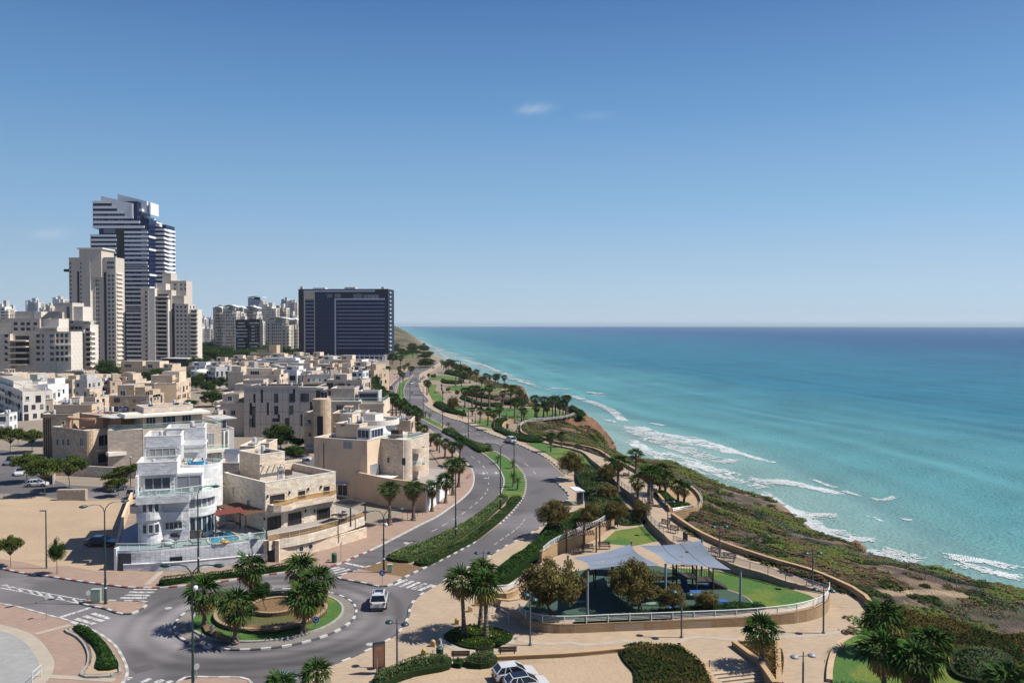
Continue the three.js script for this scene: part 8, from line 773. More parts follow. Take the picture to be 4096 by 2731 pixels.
{ const t=thing('traffic_sign', 'round blue sign with three white circling arrows on the roundabout grass', 'traffic sign', G('B3', 1416,882,.3), .15);signPost(t, .75);disc(t, .95,.36, [.02,.07,.33]);for (let k=0;k < 3;k++) { const P=[];for (let i=0;i <= 5;i++) { const a=k * 2.094 - i * .27;P.push([Math.cos(a) * .2,.95 + Math.sin(a) * .2]);} const m=arrowGeo(P, .028).build('arrow', M.any, t);m.position.z=.068;}
const u=thing('traffic_sign', 'round blue sign with two diverging white arrows at the median tip', 'traffic sign', G('B3', 1985,512,.13), .1);signPost(u, 1.25);disc(u, 1.55,.36, [.02,.07,.33]);for (const s of [-1,1]) { const m=arrowGeo([[s * .03,1.74], [s * .05,1.58], [s * .13,1.44]], .035).build('arrow', M.any, u);m.position.z=.068;}
for (const [f, x, y, ty, h, l] of [['B1', 2060,1262,1120,.13, 'back of a round sign on a thin post beside the green bin'], ['B2', 348,1085,918,.13, 'back of a sign on a leaning post by the left crossing'], ['B3', 395,1312,1210,.13, 'grey back of a round sign on the bottom island'], ['B3', 527,930,880,.3, 'grey back of a round sign on the left of the roundabout grass'], ['B2', 660,948,890,.13, 'small sign seen edge on at the left island'], ['B2', 1068,970,925,.13, 'short leaning post at the right end of the left island']]) { const b=G(f, x, y, h), q=thing('traffic_sign', l, 'traffic sign', b, 1 + rr(-.3,.3)), H1=Math.max(.7, hAt(f, x, ty, b.z) - h);signPost(q, H1 + .1, GH);if (!l.includes('leaning post at the right')) disc(q, H1,.28, [.35,.36,.37]);else q.rotation.z=-.12;}
const p=thing('poster_stand', 'dark framed poster stand with a reddish brown printed poster', 'poster stand', G('C2', 246,1165,.13), .42);new B().box(-.25,0,-.06,.25,.7,.06).build('leg', M.dark, p);const W1=1.15, H1=2.4;new B().box(-W1 / 2,.6,-.1, W1 / 2,.6 + H1,.1).build('frame', M.dark, p);const pm=mat('poster_print', [1,1,1], .5, { map: tex(128, (u, v)=>{ const r=.5 + .5 * fbm(u * 5, v * 8,3,4,0);let c=mixc([.17,.06,.035], [.28,.12,.07], r);if (v > .9) c=[.05,.09,.09];if (v < .62 && v > .15 && (Math.abs((u * 7) % 1 - .5) > .46 || Math.abs((v * 11) % 1 - .5) > .45)) c=[.36,.24,.18];if (v > .66 && v < .84 && (v * 34) % 1 < .4 && u > .15 && u < .8) c=[.34,.2,.15];return c;}) });pm.map.repeat.set(1,1);const pg=new THREE.PlaneGeometry(W1 - .16, H1 - .2);put(pg, 'poster', pm, p).position.set(0,.6 + H1 / 2,.105);pg.setAttribute('color', new THREE.Float32BufferAttribute(new Array(12).fill(1), 3));const p2=put(pg, 'poster', pm, p);p2.position.set(0,.6 + H1 / 2,-.105);p2.rotation.y=Math.PI;const q=thing('sign_post', 'bare grey sign post standing in front of the poster stand', 'post', G('C2', 232,1260,.13));signPost(q, 2.4, GH);}
{ const bg=(()=>{ const b=new B();b.color([.56,.36,.12]);b.hexa([V(-.24,0,.24), V(.24,0,.24), V(.24,0,-.24), V(-.24,0,-.24), V(-.22,.5,.22), V(.22,.5,.22), V(.22,.5,-.22), V(-.22,.5,-.22)]);return b.geometry();})(), tg=new B().color([.60,.40,.15]).geo(new THREE.SphereGeometry(.225,12,6,0,6.283,0,1.57), new THREE.Matrix4().makeScale(1,.8,1).setPosition(0,.5,0)).geometry();for (const [f, x, y, l] of [['C2', 1081,580, 'stone bollard hidden partly by the plaza palm trunks, rearmost'], ['C2', 1027,632, 'stone bollard left of the rear plaza palm, second from the rear'], ['C2', 913,738, 'stone bollard left of the left plaza palm'], ['C2', 709,928, 'stone bollard in the palm shade at the left of the flower bed'], ['C2', 631,1003, 'stone bollard between the palm shade and the bin'], ['C2', 548,1075, 'stone bollard at the hedge beside the poster stand'], ['B4', 972,595, 'orange bollard by the park hedge, leftmost of three'], ['B4', 990,603, 'orange bollard by the park hedge, middle of three'], ['B4', 1010,612, 'orange bollard by the park hedge, rightmost of three'], ['B4', 748,470, 'orange bollard at the end of the small lawn']]) { const t=thing('bollard', l, 'bollard', G(f, x, y, .13), rr(-.2,.2));put(bg, 'shaft', M.rough, t);put(tg, 'cap', M.rough, t);} }
function bin(f, x, y, h, label, c=[.02,.05,.035], s=1) { const t=thing('litter_bin', label, 'litter bin', G(f, x, y, h));t.scale.setScalar(s);new B().color(c).geo(new THREE.LatheGeometry([[0,0], [.3,0], [.34,.1], [.36,1.05], [.34,1.1]].map((p)=>new THREE.Vector2(...p)), 18)).build('body', M.any, t);new B().color(c.map((q)=>q * 1.6)).geo(new THREE.LatheGeometry([[.36,1.1], [.38,1.16], [.25,1.3], [0,1.34]].map((p)=>new THREE.Vector2(...p)), 18)).build('lid', M.any, t);}
bin('B1', 2002,1280,.13, 'green litter bin on the pavement below the long pool', [.012,.07,.035]);bin('C2', 768,1045,.13, 'dark green litter bin beside the benches at the hedge');bin('C1', 2228,775,2, 'black litter bin on the promenade behind the right sail', [.015,.016,.018]);for (const [x, y, l] of [[1410,700, 'dark bin on the curved path behind the clipped hedge'], [1022,565, 'dark bin beside the hedge in the park'], [832,390, 'dark bin beside the small park lawn'], [822,360, 'dark bin by the far park path, nearer one'], [820,328, 'dark bin by the far park path, farther one']]) bin('B4', x, y, .2, l, [.015,.018,.02], 1.1);
function bench(f, x, y, h, turn, label, m=M.wood) { const t=thing('bench', label, 'bench', G(f, x, y, h), turn);for (const z of [-.2,0,.2]) new B().cbox(0,.45, z, 1.8,.05,.16).build('seat_slat', m, t);for (const y2 of [.62,.8,.96]) new B().cbox(0, y2,-.3 - (y2 - .6) * .25,1.8,.12,.04).build('back_slat', m, t);for (const s of [-.7,.7]) new B().bar(V(s, 0,.22), V(s, .43,.22), .035).bar(V(s, 0,-.26), V(s, 1,-.38), .035).bar(V(s, .42,.22), V(s, .42,-.3), .03).build('leg', M.dark, t);}
for (const a of [['C1', 1712,240,1.4,-.9, 'bench on the promenade beside the low palm'], ['C3', 765,225,2,-.9, 'bench left of the lamp near the round lookout'], ['C3', 838,278,2,-.9, 'bench right of the lamp near the round lookout'], ['C3', 1192,472,2,-.9, 'bench left of the lamp behind the right sail'], ['C3', 1318,522,2,-.5, 'bench right of the lamp behind the right sail'], ['C1', 1535,848,.9,.1, 'brown bench beside the shaded lawn'], ['C1', 1395,868,.9,.2, 'bench beside the pergola, right one'], ['C1', 1318,890,.9,.5, 'bench under the pergola'], ['C2', 945,1042,.13,3.2, 'black bench at the hedge, leftmost of three'], ['C2', 1150,1018,.13,3.2, 'black bench at the hedge, middle of three'], ['C2', 1345,1005,.13,3.25, 'black bench at the low wall, rightmost of three'], ['B4', 1500,752,.3,-.6, 'bench on the curved path behind the clipped hedge'], ['B4', 1442,620,.15,0, 'bench on the headland lawn, right one'], ['B4', 1380,612,.15,0, 'bench on the headland lawn, left one'], ['B4', 2035,880,.6,-.8, 'bench by the parapet near the red cliff']]) bench(...a);
for (const [f, x, y, h, w, hh, d, l] of [['B2', 725,958,.13,1,1.5,.5, 'pale green electricity cabinet on the left traffic island'], ['B3', 2050,402,.15,.6,1.0,.5, 'pale green electricity cabinet on the dry median tip'], ['B4', 1033,790,.15,.6,.9,.5, 'pale grey cabinet in the median hedge']]) { const t=thing('electricity_cabinet', l, 'cabinet', G(f, x, y, h), .1);new B().color([.36,.45,.38]).cbox(0, hh / 2,0, w, hh, d).build('body', M.any, t);new B().color([.40,.49,.42]).cbox(0, hh + .04,0, w + .08,.08, d + .08).build('top', M.any, t);new B().color([.30,.38,.32]).box(-w / 2 + .06,.12, d / 2, w / 2 - .06, hh - .08, d / 2 + .02).build('door', M.any, t);}
for (const [f, x0, y0, x1, y1, hh, l] of [['C2', 1282,690,1357,728,1.1, 'steel hoop barrier at the top of the plaza ramp, front one'], ['C2', 1185,600,1220,648,1.1, 'steel hoop barrier behind the plaza palms'], ['C2', 1122,655,1182,712,1.1, 'steel hoop barrier between the plaza palm trunks'], ['C2', 775,965,797,1045,1.1, 'pale steel hoop barrier beside the hedge bin'], ['B2', 240,1580,308,1520,1.1, 'pale steel hoop barrier in the lower left corner']]) { const a=G(f, x0, y0,.13), c=G(f, x1, y1,.13), t=thing('hoop_barrier', l, 'barrier');new B().path([a, V(a.x, a.y + hh, a.z), V(c.x, c.y + hh, c.z), c], .035,6).build('hoop', M.whitem, t);new B().bar(V(a.x, a.y + hh * .55, a.z), V(c.x, c.y + hh * .55, c.z), .025,.025,5).build('mid_rail', M.whitem, t);}
{ const t=thing('bicycle_rack', 'rusty spiral bicycle rack on the pavement bend', 'bicycle rack', G('B4', 1062,1148,.13), 1.3);for (let i=0;i < 4;i++) new B().color([.25,.10,.06]).geo(new THREE.TorusGeometry(.4,.03,6,18), new THREE.Matrix4().setPosition(i * .75 - 1,.42,0)).build('hoop', M.rough, t);}
{ const t=thing('bus_shelter', 'bus shelter with a white roof on the sea side pavement', 'bus shelter', G('C1', 1300,455,.13), -1.35);for (const [x, z] of [[-1.6,-.7], [1.6,-.7], [1.6,.6]]) new B().bar(V(x, 0, z), V(x, 2.6, z), .06,.06,6).build('post', M.whitem, t);new B().hexa([V(-2,2.6,1), V(2,2.6,1), V(2,2.45,-.9), V(-2,2.45,-.9), V(-2,2.75,1), V(2,2.75,1), V(2,2.6,-.9), V(-2,2.6,-.9)]).build('roof', M.whitem, t);new B().box(-1.55,.3,-.74,1.55,2.3,-.7).build('rear_panel', clearGlass(), t);new B().box(-1.2,.45,-.6,1.2,.52,-.2).build('seat', M.wood, t);new B().color([.05,.05,.06]).box(1.62,.2,-.6,1.7,2.3,.5).build('side_panel', M.any, t);}
{ const t=thing('park_sign', 'green information board at the hedge end beside the promenade path', 'sign', G('B4', 1604,838,.2), .1);for (const s of [-.5,.5]) new B().bar(V(s, 0,0), V(s, 2.6,0), .05).build('post', M.dark, t);new B().color([.02,.09,.06]).box(-.5,.9,-.04,.5,2.6,.04).build('panel', M.any, t);}
const sailM=mat('sail_cloth', [.22,.265,.34], .85, { map: T.speck });
function sail(label, c, sagIn=.08, holes=[]) { const t=thing('shade_sail', label, 'shade sail'), n=18, b=new B(), P=(u, v)=>{ const A=c[0].clone().lerp(c[1], u), D=c[3].clone().lerp(c[2], u), p=A.lerp(D, v), ctr=c[0].clone().add(c[1]).add(c[2]).add(c[3]).multiplyScalar(.25), e=Math.sin(Math.PI * u) * (Math.abs(v - .5) * 2) ** 3 + Math.sin(Math.PI * v) * (Math.abs(u - .5) * 2) ** 3;p.lerp(V(ctr.x, p.y, ctr.z), sagIn * Math.min(1, e));p.y -= .35 * Math.sin(Math.PI * u) * Math.sin(Math.PI * v);return p;};for (let i=0;i < n;i++) for (let j=0;j < n;j++) { if (holes.some(([u, v])=>Math.abs((i + .5) / n - u) < .03 && Math.abs((j + .5) / n - v) < .03)) continue;b.quad(P(i / n, j / n), P((i + 1) / n, j / n), P((i + 1) / n, (j + 1) / n), P(i / n, (j + 1) / n));} const g=mergeVertices(b.geometry().deleteAttribute('normal'), 1e-4);g.computeVertexNormals();put(g, 'cloth', sailM, t);for (const u of [.33,.66]) { const s=new B().color(.75);s.path(Array.from({ length: 12 }, (_, i)=>P(u, i / 11).add(V(0,.012,0))), .02,4);s.build('seam', sailM, t);} return t;}
const mast=(f, bx, by, tx, ty, label)=>{ const b=G(f, bx, by, PY), H1=hAt(f, tx, ty, b.z), t=thing('sail_mast', label, 'mast');new B().bar(b, V(b.x, H1, b.z), .15,.13,10).build('pole', mat('mast_grey', [.28,.30,.34], .5), t);new B().bar(b, V(b.x, b.y + .06, b.z), .3,.3,10).build('base_plate', M.dark, t);new B().bar(V(b.x, H1, b.z), V(b.x, H1 + .06, b.z), .17,.15,10).build('cap', M.dark, t);return V(b.x, H1 - .12, b.z);};
{ const A=mast('C3', 482,655,482,362, 'sail mast between the two blue sails at the back'), Bm=mast('C3', 107,985,107,600, 'pale sail mast at the left front of the playground'), C=mast('C3', 775,905,774,550, 'sail mast between the two sails at the front'), D=mast('C3', 1085,700,1085,332, 'sail mast at the far right back of the right sail'), E=mast('C3', 1417,878,1418,608, 'sail mast at the right front of the right sail'), F_=mast('C3', -60,770,-55,480, 'sail mast hidden behind the corner tamarisk');const nb=(p, q, k=.06)=>p.clone().lerp(q, k);
sail('left blue grey shade sail over the climbing frames', [nb(A, Bm, .03), nb(C, F_, .06), nb(Bm, A, .05), nb(F_, C, .05)], .16, [[.4,.62]]);sail('right blue grey shade sail with round vents', [nb(A, E, .08), nb(D, C, .04), nb(E, A, .08), nb(C, D, .05)], .14, [[.45,.45], [.62,.3], [.3,.75]]);}
{ const at=(x, y)=>G('C3', x, y, PY), dk=mat('play_timber', [.045,.033,.028], .8), pn=(t, a, y0, w, d)=>{ for (const [i, j] of [[0,0], [1,0], [1,1], [0,1]]) new B().bar(V(a.x + i * w, PY, a.z - j * d), V(a.x + i * w, PY + 3.2, a.z - j * d), .09,.09,6).build('post', dk, t);new B().box(a.x, PY + y0, a.z - d, a.x + w, PY + y0 + .12, a.z).build('deck', dk, t);for (const [x0, z0, x1, z1] of [[0, -d, w, -d], [0,0,0, -d], [w, 0, w, -d]]) { for (let k=0;k <= 7;k++) { const x=a.x + x0 + (x1 - x0) * k / 7, z=a.z + z0 + (z1 - z0) * k / 7;new B().bar(V(x, PY + y0 + .1, z), V(x, PY + y0 + .95, z), .03,.03,4).build('baluster', dk, t);} new B().bar(V(a.x + x0, PY + y0 + .95, a.z + z0), V(a.x + x1, PY + y0 + .95, a.z + z1), .05,.05,5).build('top_rail', dk, t);} };
const t=thing('climbing_frame', 'dark timber climbing frame with a bridge under the right sail', 'climbing frame'), a=at(870,770);pn(t, a, 1.3,2.4,2.4);const b=at(1040,770);pn(t, b, .9,2,2.2);const c=at(625,770);for (let i=0;i < 22;i++) { const x=c.x + (a.x - c.x) * i / 22;new B().box(x, PY + 1.15, c.z - 1.4, x + .2, PY + 1.22, c.z - .1).build('bridge_plank', dk, t);new B().bar(V(x, PY + 1.2, c.z - .1), V(x, PY + 2, c.z - .1), .025,.025,4).build('baluster', dk, t);} new B().bar(V(c.x, PY + 2, c.z - .1), V(a.x, PY + 2, c.z - .1), .05,.05,5).build('top_rail', dk, t);for (let i=0;i < 6;i++) new B().box(b.x + 2 + i * .3, PY, b.z - 2, b.x + 2.35 + i * .3, PY + .9 - i * .15, b.z - .2).build('stair', dk, t);new B().color([.02,.05,.13]).hexa([V(a.x + .4, PY + .1, a.z + 2.6), V(a.x + 1.2, PY + .1, a.z + 2.6), V(a.x + 1.2, PY + 1.3, a.z), V(a.x + .4, PY + 1.3, a.z), V(a.x + .4, PY + .2, a.z + 2.6), V(a.x + 1.2, PY + .2, a.z + 2.6), V(a.x + 1.2, PY + 1.4, a.z), V(a.x + .4, PY + 1.4, a.z)]).build('slide', M.gloss, t);
const u=thing('climbing_frame', 'dark climbing tower with a yellow tube slide under the left sail', 'climbing frame'), d=at(175,760);pn(u, d, 1.6,2.2,2.2);const e=at(330,790);pn(u, e, 1.1,2,2);new B().color([.42,.26,.02]).path([V(d.x, PY + 1.9, d.z - 1), V(d.x - .9, PY + 1.8, d.z - .9), V(d.x - 1.5, PY + 1.2, d.z - .5), V(d.x - 1.7, PY + .5, d.z + .3), V(d.x - 1.6, PY + .35, d.z + 1.2)], .42,12).build('tube_slide', M.gloss, u);const sp=thing('spring_rider', 'small red spring rider on the playground', 'spring rider', at(45,848));new B().color(.1).bar(V(0,0,0), V(0,.4,0), .1).build('spring', M.any, sp);new B().color([.4,.02,.04]).geo(new THREE.SphereGeometry(.4,12,8), new THREE.Matrix4().makeScale(1.2,.5,.5).setPosition(0,.55,0)).build('seat', M.gloss, sp);const net=thing('play_panel', 'dark play panel under the tamarisk before the sails', 'play panel', at(370,880));for (let i=0;i < 5;i++) new B().bar(V(i * .5,0,0), V(i * .5,1.5,0), .04).build('post', dk, net);for (const y of [.5,1,1.5]) new B().bar(V(0, y, 0), V(2, y, 0), .035).build('rail', dk, net);
const p=thing('pergola', 'dark timber pergola with two slatted roofs beside the block wall', 'pergola'), p0=G('C1', 1210,880, PY);for (const [x, z] of [[0,0], [2.4,-.2], [4.2,-.4], [.3,-3], [2.8,-3.4], [5,-3.6]]) new B().bar(V(p0.x + x, PY, p0.z + z), V(p0.x + x, PY + 3.6, p0.z + z), .13,.12,6).build('post', M.wood, p);for (const [x0, z0, y] of [[-.3,.4,2.6], [1.7,-2.2,3.1]]) for (let i=0;i < 12;i++) new B().box(p0.x + x0 + i * .36, PY + y, p0.z + z0 - 2.6, p0.x + x0 + i * .36 + .24, PY + y + .1, p0.z + z0).build('roof_slat', M.wood, p);
const g=thing('park_gazebo', 'dark roofed gazebo on the brown slope among the palms', 'gazebo', G('B4', 1375,490,0));for (const [x, z] of [[-3,1.5], [3,1.5], [3,-1.5], [-3,-1.5]]) new B().bar(V(x, 0, z), V(x, 2.6, z), .12).build('post', M.wood, g);const rf=new B();for (const [a2, b2] of [[[-4,2.4], [4,2.4]], [[4,2.4], [4,-2.4]], [[4,-2.4], [-4,-2.4]], [[-4,-2.4], [-4,2.4]]]) rf.tri(V(a2[0], 2.5, a2[1]), V(b2[0], 2.5, b2[1]), V(0,3.6,0));rf.build('roof', M.wood, g);const g2=dup(g, 'park_gazebo', 'dark roofed gazebo at the far cliff top beyond the palms', G('B4', 955,130,0));}
{ const L=pts('B4', [1530,715,1530,690,1560,660,1640,640,1760,632,1860,622,1960,605,2010,585], .2);railing(smooth(L, 2.5), 1, 'white railing curving round the headland lawn', { rails: 4, m: M.whitem, step: 3 });wall(smooth(pts('B4', [1535,715,1545,745,1600,772,1700,795,1760,805], .2), 2), .35,.0,.7, 'parapet', 'tan parapet at the top of the brown gully');wall(smooth(pts('B4', [1365,720,1370,690,1400,665,1475,648], .2), 2), .4,.1,1.2, 'garden_wall', 'short curved tan wall beside the headland path');wall(smooth(pts('B4', [1180,620,1240,610,1290,600], .2), 2), .3,.1,.6, 'low_wall', 'low brown wall beside the roadside palms');}
function person(label, pos, turn, pose, shirt, shorts, skin=[.32,.18,.12], hair=[.03,.02,.015]) {
const J=pose === 'run' ? [[[0,.95,0], [0,1.42,.03], .13,.15], [[0,1.42,.03], [0,1.56,.05], .06,.055], [[0,1.64,.06], [0,1.72,.06], .095,.09], [[-.17,1.42,.02], [-.24,1.16,-.1], .05,.042], [[-.24,1.16,-.1], [-.2,1.1,.14], .04,.032], [[.17,1.42,.02], [.24,1.17,.1], .05,.042], [[.24,1.17,.1], [.18,1.3,.3], .04,.032], [[-.09,.93,0], [-.1,.55,.2], .085,.06], [[-.1,.55,.2], [-.1,.12,.05], .058,.04], [[-.1,.06,.06], [-.1,.04,.2], .042,.035], [[.09,.93,0], [.1,.52,-.1], .085,.06], [[.1,.52,-.1], [.1,.25,-.45], .058,.04], [[.1,.22,-.46], [.1,.1,-.42], .042,.035]] : [[[0,.95,0], [0,1.42,0], .13,.15], [[0,1.42,0], [0,1.56,.01], .06,.055], [[0,1.64,.02], [0,1.72,.02], .095,.09], [[-.18,1.42,0], [-.25,1.14,.02], .05,.042], [[-.25,1.14,.02], [-.22,.9,.12], .04,.032], [[.18,1.42,0], [.25,1.14,.02], .05,.042], [[.25,1.14,.02], [.22,.9,.12], .04,.032], [[-.09,.93,0], [-.1,.5,.02], .085,.06], [[-.1,.5,.02], [-.1,.1,0], .058,.04], [[-.1,.05,.02], [-.1,.04,.15], .042,.035], [[.09,.93,0], [.1,.5,.02], .085,.06], [[.1,.5,.02], [.1,.1,0], .058,.04], [[.1,.05,.02], [.1,.04,.15], .042,.035]];
for (const k of [4,6]) { const [a, c]=J[k], d=[c[0] - a[0], c[1] - a[1], c[2] - a[2]], L=Math.hypot(...d), u=d.map((q)=>q / L), hnd=c.map((q, i)=>q + u[i] * .09);J.push([c, hnd, .03,.028]);for (let f=-1.5;f <= 1.5;f++) J.push([[hnd[0] + f * .013, hnd[1], hnd[2] + f * .006], hnd.map((q, i)=>q + u[i] * (.07 - .008 * Math.abs(f)) + (i === 2 ? .012 : 0)), .009,.007]);J.push([c.map((q, i)=>q + u[i] * .03), [hnd[0] + (c[0] < 0 ? .035 : -.035), hnd[1] + u[1] * .01, hnd[2] + .03], .011,.009]);}
const N=72, mc=new MarchingCubes(N, leafM, false, false, 60000), S=.95, cy=.92;mc.isolation=0;const ks=.028;for (let z=0;z < N;z++) for (let y=0;y < N;y++) for (let x=0;x < N;x++) { const px=(x - N / 2) / (N / 2) * S, py=(y - N / 2) / (N / 2) * S + cy, pz=(z - N / 2) / (N / 2) * S;let acc=0, best=9;for (const [a, c, r0, r1] of J) { const bx=c[0] - a[0], by=c[1] - a[1], bz=c[2] - a[2], t=Math.max(0, Math.min(1, ((px - a[0]) * bx + (py - a[1]) * by + (pz - a[2]) * bz) / (bx * bx + by * by + bz * bz))), d=Math.hypot(px - a[0] - bx * t, py - a[1] - by * t, pz - a[2] - bz * t) - r0 - (r1 - r0) * t;if (d < best) best=d;if (d < .2) acc += Math.exp(-d / ks);} mc.field[z * N * N + y * N + x]=acc > 0 ? ks * Math.log(acc) : -best;} mc.update();const n=mc.count, P=mc.positionArray.slice(0, n * 3), Nn=mc.normalArray.slice(0, n * 3), C=new Float32Array(n * 3);for (let i=0;i < n;i++) { P[i * 3] *= S;P[i * 3 + 1]=P[i * 3 + 1] * S + cy;P[i * 3 + 2] *= S;const y=P[i * 3 + 1], x=Math.abs(P[i * 3]);C.set(y < .1 ? [.3,.3,.3] : y < .55 ? skin : y < .98 && x < .2 ? shorts : y < 1.5 && (x < .2 || y > 1.25) ? shirt : skin, i * 3);}
const g=new THREE.BufferGeometry();g.setAttribute('position', new THREE.BufferAttribute(P, 3));g.setAttribute('normal', new THREE.BufferAttribute(Nn, 3));g.setAttribute('color', new THREE.BufferAttribute(C, 3));g.setAttribute('uv', new THREE.BufferAttribute(new Float32Array(n * 2), 2));const t=thing('person', label, 'person', pos, turn);put(g, 'body', mat('skin_and_cloth', [1,1,1], .8), t);const hz=pose === 'run' ? .05 : .01;new B().color(hair).geo(new THREE.SphereGeometry(.107,14,8,0,6.283,0,1.7), new THREE.Matrix4().makeRotationX(-.35).setPosition(0,1.705, hz)).build('hair', M.rough, t);const fc=new B().color(skin.map((q)=>q * .9));fc.geo(new THREE.SphereGeometry(.018,8,6), new THREE.Matrix4().setPosition(0,1.66, hz + .115));for (const s of [-1,1]) { fc.color(.02).geo(new THREE.SphereGeometry(.011,6,5), new THREE.Matrix4().setPosition(s * .035,1.69, hz + .1));fc.color(skin).geo(new THREE.SphereGeometry(.022,6,5), new THREE.Matrix4().setPosition(s * .1,1.68, hz));} fc.color([.3,.08,.07]).cbox(0,1.62, hz + .1,.045,.012,.012).build('face', M.rough, t);return t;
}
person('jogger in a white shirt and black shorts beside the leaning tamarisk', G('C1', 1228,552,.13), .1, 'run', [.7,.7,.72], [.02,.02,.025]);person('distant person in dark clothes walking on the right carriageway', G('B4', 552,402,.02), .2, 'run', [.03,.03,.04], [.03,.03,.04]);person('person in dark clothes standing on the roadside lawn among palms', G('B4', 1094,660,.2), .5, 'stand', [.05,.05,.07], [.03,.03,.04]);person('person in a white vest and blue shorts by the turquoise pool', G('B1', 992,1020,2.75), .6, 'stand', [.6,.55,.55], [.03,.1,.3]);
function chair(pos, turn, c, label, group) { const t=thing('chair', label, 'chair', pos, turn, group);new B().color(c).cbox(0,.44,0,.48,.04,.46).build('seat', M.any, t);new B().color(c).hexa([V(-.23,.5,-.2), V(.23,.5,-.2), V(.23,.5,-.24), V(-.23,.5,-.24), V(-.21,.9,-.28), V(.21,.9,-.28), V(.21,.9,-.32), V(-.21,.9,-.32)]).build('backrest', M.any, t);for (const [x, z] of [[-.2,-.2], [.2,-.2], [.2,.2], [-.2,.2]]) new B().color(c).bar(V(x, 0, z), V(x, .43, z), .022,.018,5).build('leg', M.any, t);for (const s of [-.24,.24]) new B().color(c).bar(V(s, .66,-.22), V(s, .64,.2), .02,.02,5).build('armrest', M.any, t);}
function table(pos, c, label, w=1.3, d=.8) { const t=thing('table', label, 'table', pos);new B().color(c).cbox(0,.73,0, w, .04, d).build('tabletop', M.any, t);for (const [x, z] of [[-1,-1], [1,-1], [1,1], [-1,1]]) new B().color(c).bar(V(x * w * .43,0, z * d * .4), V(x * w * .43,.71, z * d * .4), .03,.025,5).build('leg', M.any, t);}
chair(G('E1', 887,968,12), .7, [.62,.36,.01], 'yellow plastic chair on the upper terrace, left one');chair(G('E1', 1015,935,12), -.4, [.62,.36,.01], 'yellow plastic chair on the upper terrace, at the table');table(G('E1', 1010,955,12), [.05,.05,.05], 'dark table on the upper terrace of the white villa');
{ const t=thing('inflatable_pool', 'bright blue inflatable pool with toy figures on the upper round terrace', 'inflatable pool', G('E1', 1300,945,12.02), .25);const ringM=new B().color([.02,.26,.48]);for (const y of [.13,.34]) ringM.geo(new THREE.TorusGeometry(.9,.14,8,24), new THREE.Matrix4().makeRotationX(Math.PI / 2).premultiply(new THREE.Matrix4().makeScale(1.35,1,.75)).setPosition(0, y, 0));ringM.build('tube', M.gloss, t);new B().color([.10,.42,.6]).bar(V(0,.05,0), V(0,.2,0), .8,.8,20).build('water', M.gloss, t);for (const [x, c] of [[-1.2, [.1,.4,.55]], [.9, [.1,.4,.55]]]) new B().color(c).geo(new THREE.TorusGeometry(.28,.11,8,16), new THREE.Matrix4().makeRotationY(1.2).setPosition(x, .65,0)).build('arch', M.gloss, t);new B().color([.6,.1,.08]).geo(new THREE.SphereGeometry(.14,10,8), new THREE.Matrix4().setPosition(.6,.9,-.3)).build('toy', M.gloss, t);}
for (const [x, y, r, l] of [[428,1490,.6, 'white chair on the middle balcony, leftmost'], [545,1480,-.6, 'white chair on the middle balcony, second from the left'], [1190,1460,.3, 'white chair on the middle balcony beside the glass bay'], [1330,1470,-.3, 'white chair on the middle balcony, rightmost']]) chair(G('E1', x, y, 9.1), r, [.7,.7,.7], l);for (const [f, x, y, c, r, l] of [['E2', 900,840, [.12,.11,.1], .5, 'dark wicker chair on the podium terrace, left one'], ['E2', 1100,840, [.12,.11,.1], -.5, 'dark wicker chair on the podium terrace, right one'], ['B1', 1282,1082, [.7,.7,.7], .5, 'white chair at the right end of the pool terrace'], ['B1', 1215,1000, [.7,.7,.7], 0, 'white chair under the red brown canopy']]) chair(G(f, x, y, 2.75), r, c, l);
table(G('B1', 1355,1085,2.75), [.06,.06,.06], 'round edged dark table at the right end of the pool terrace', 1,1);table(G('B1', 1080,985,2.75), [.4,.36,.3], 'long table under the red brown canopy', 2.6,.9);
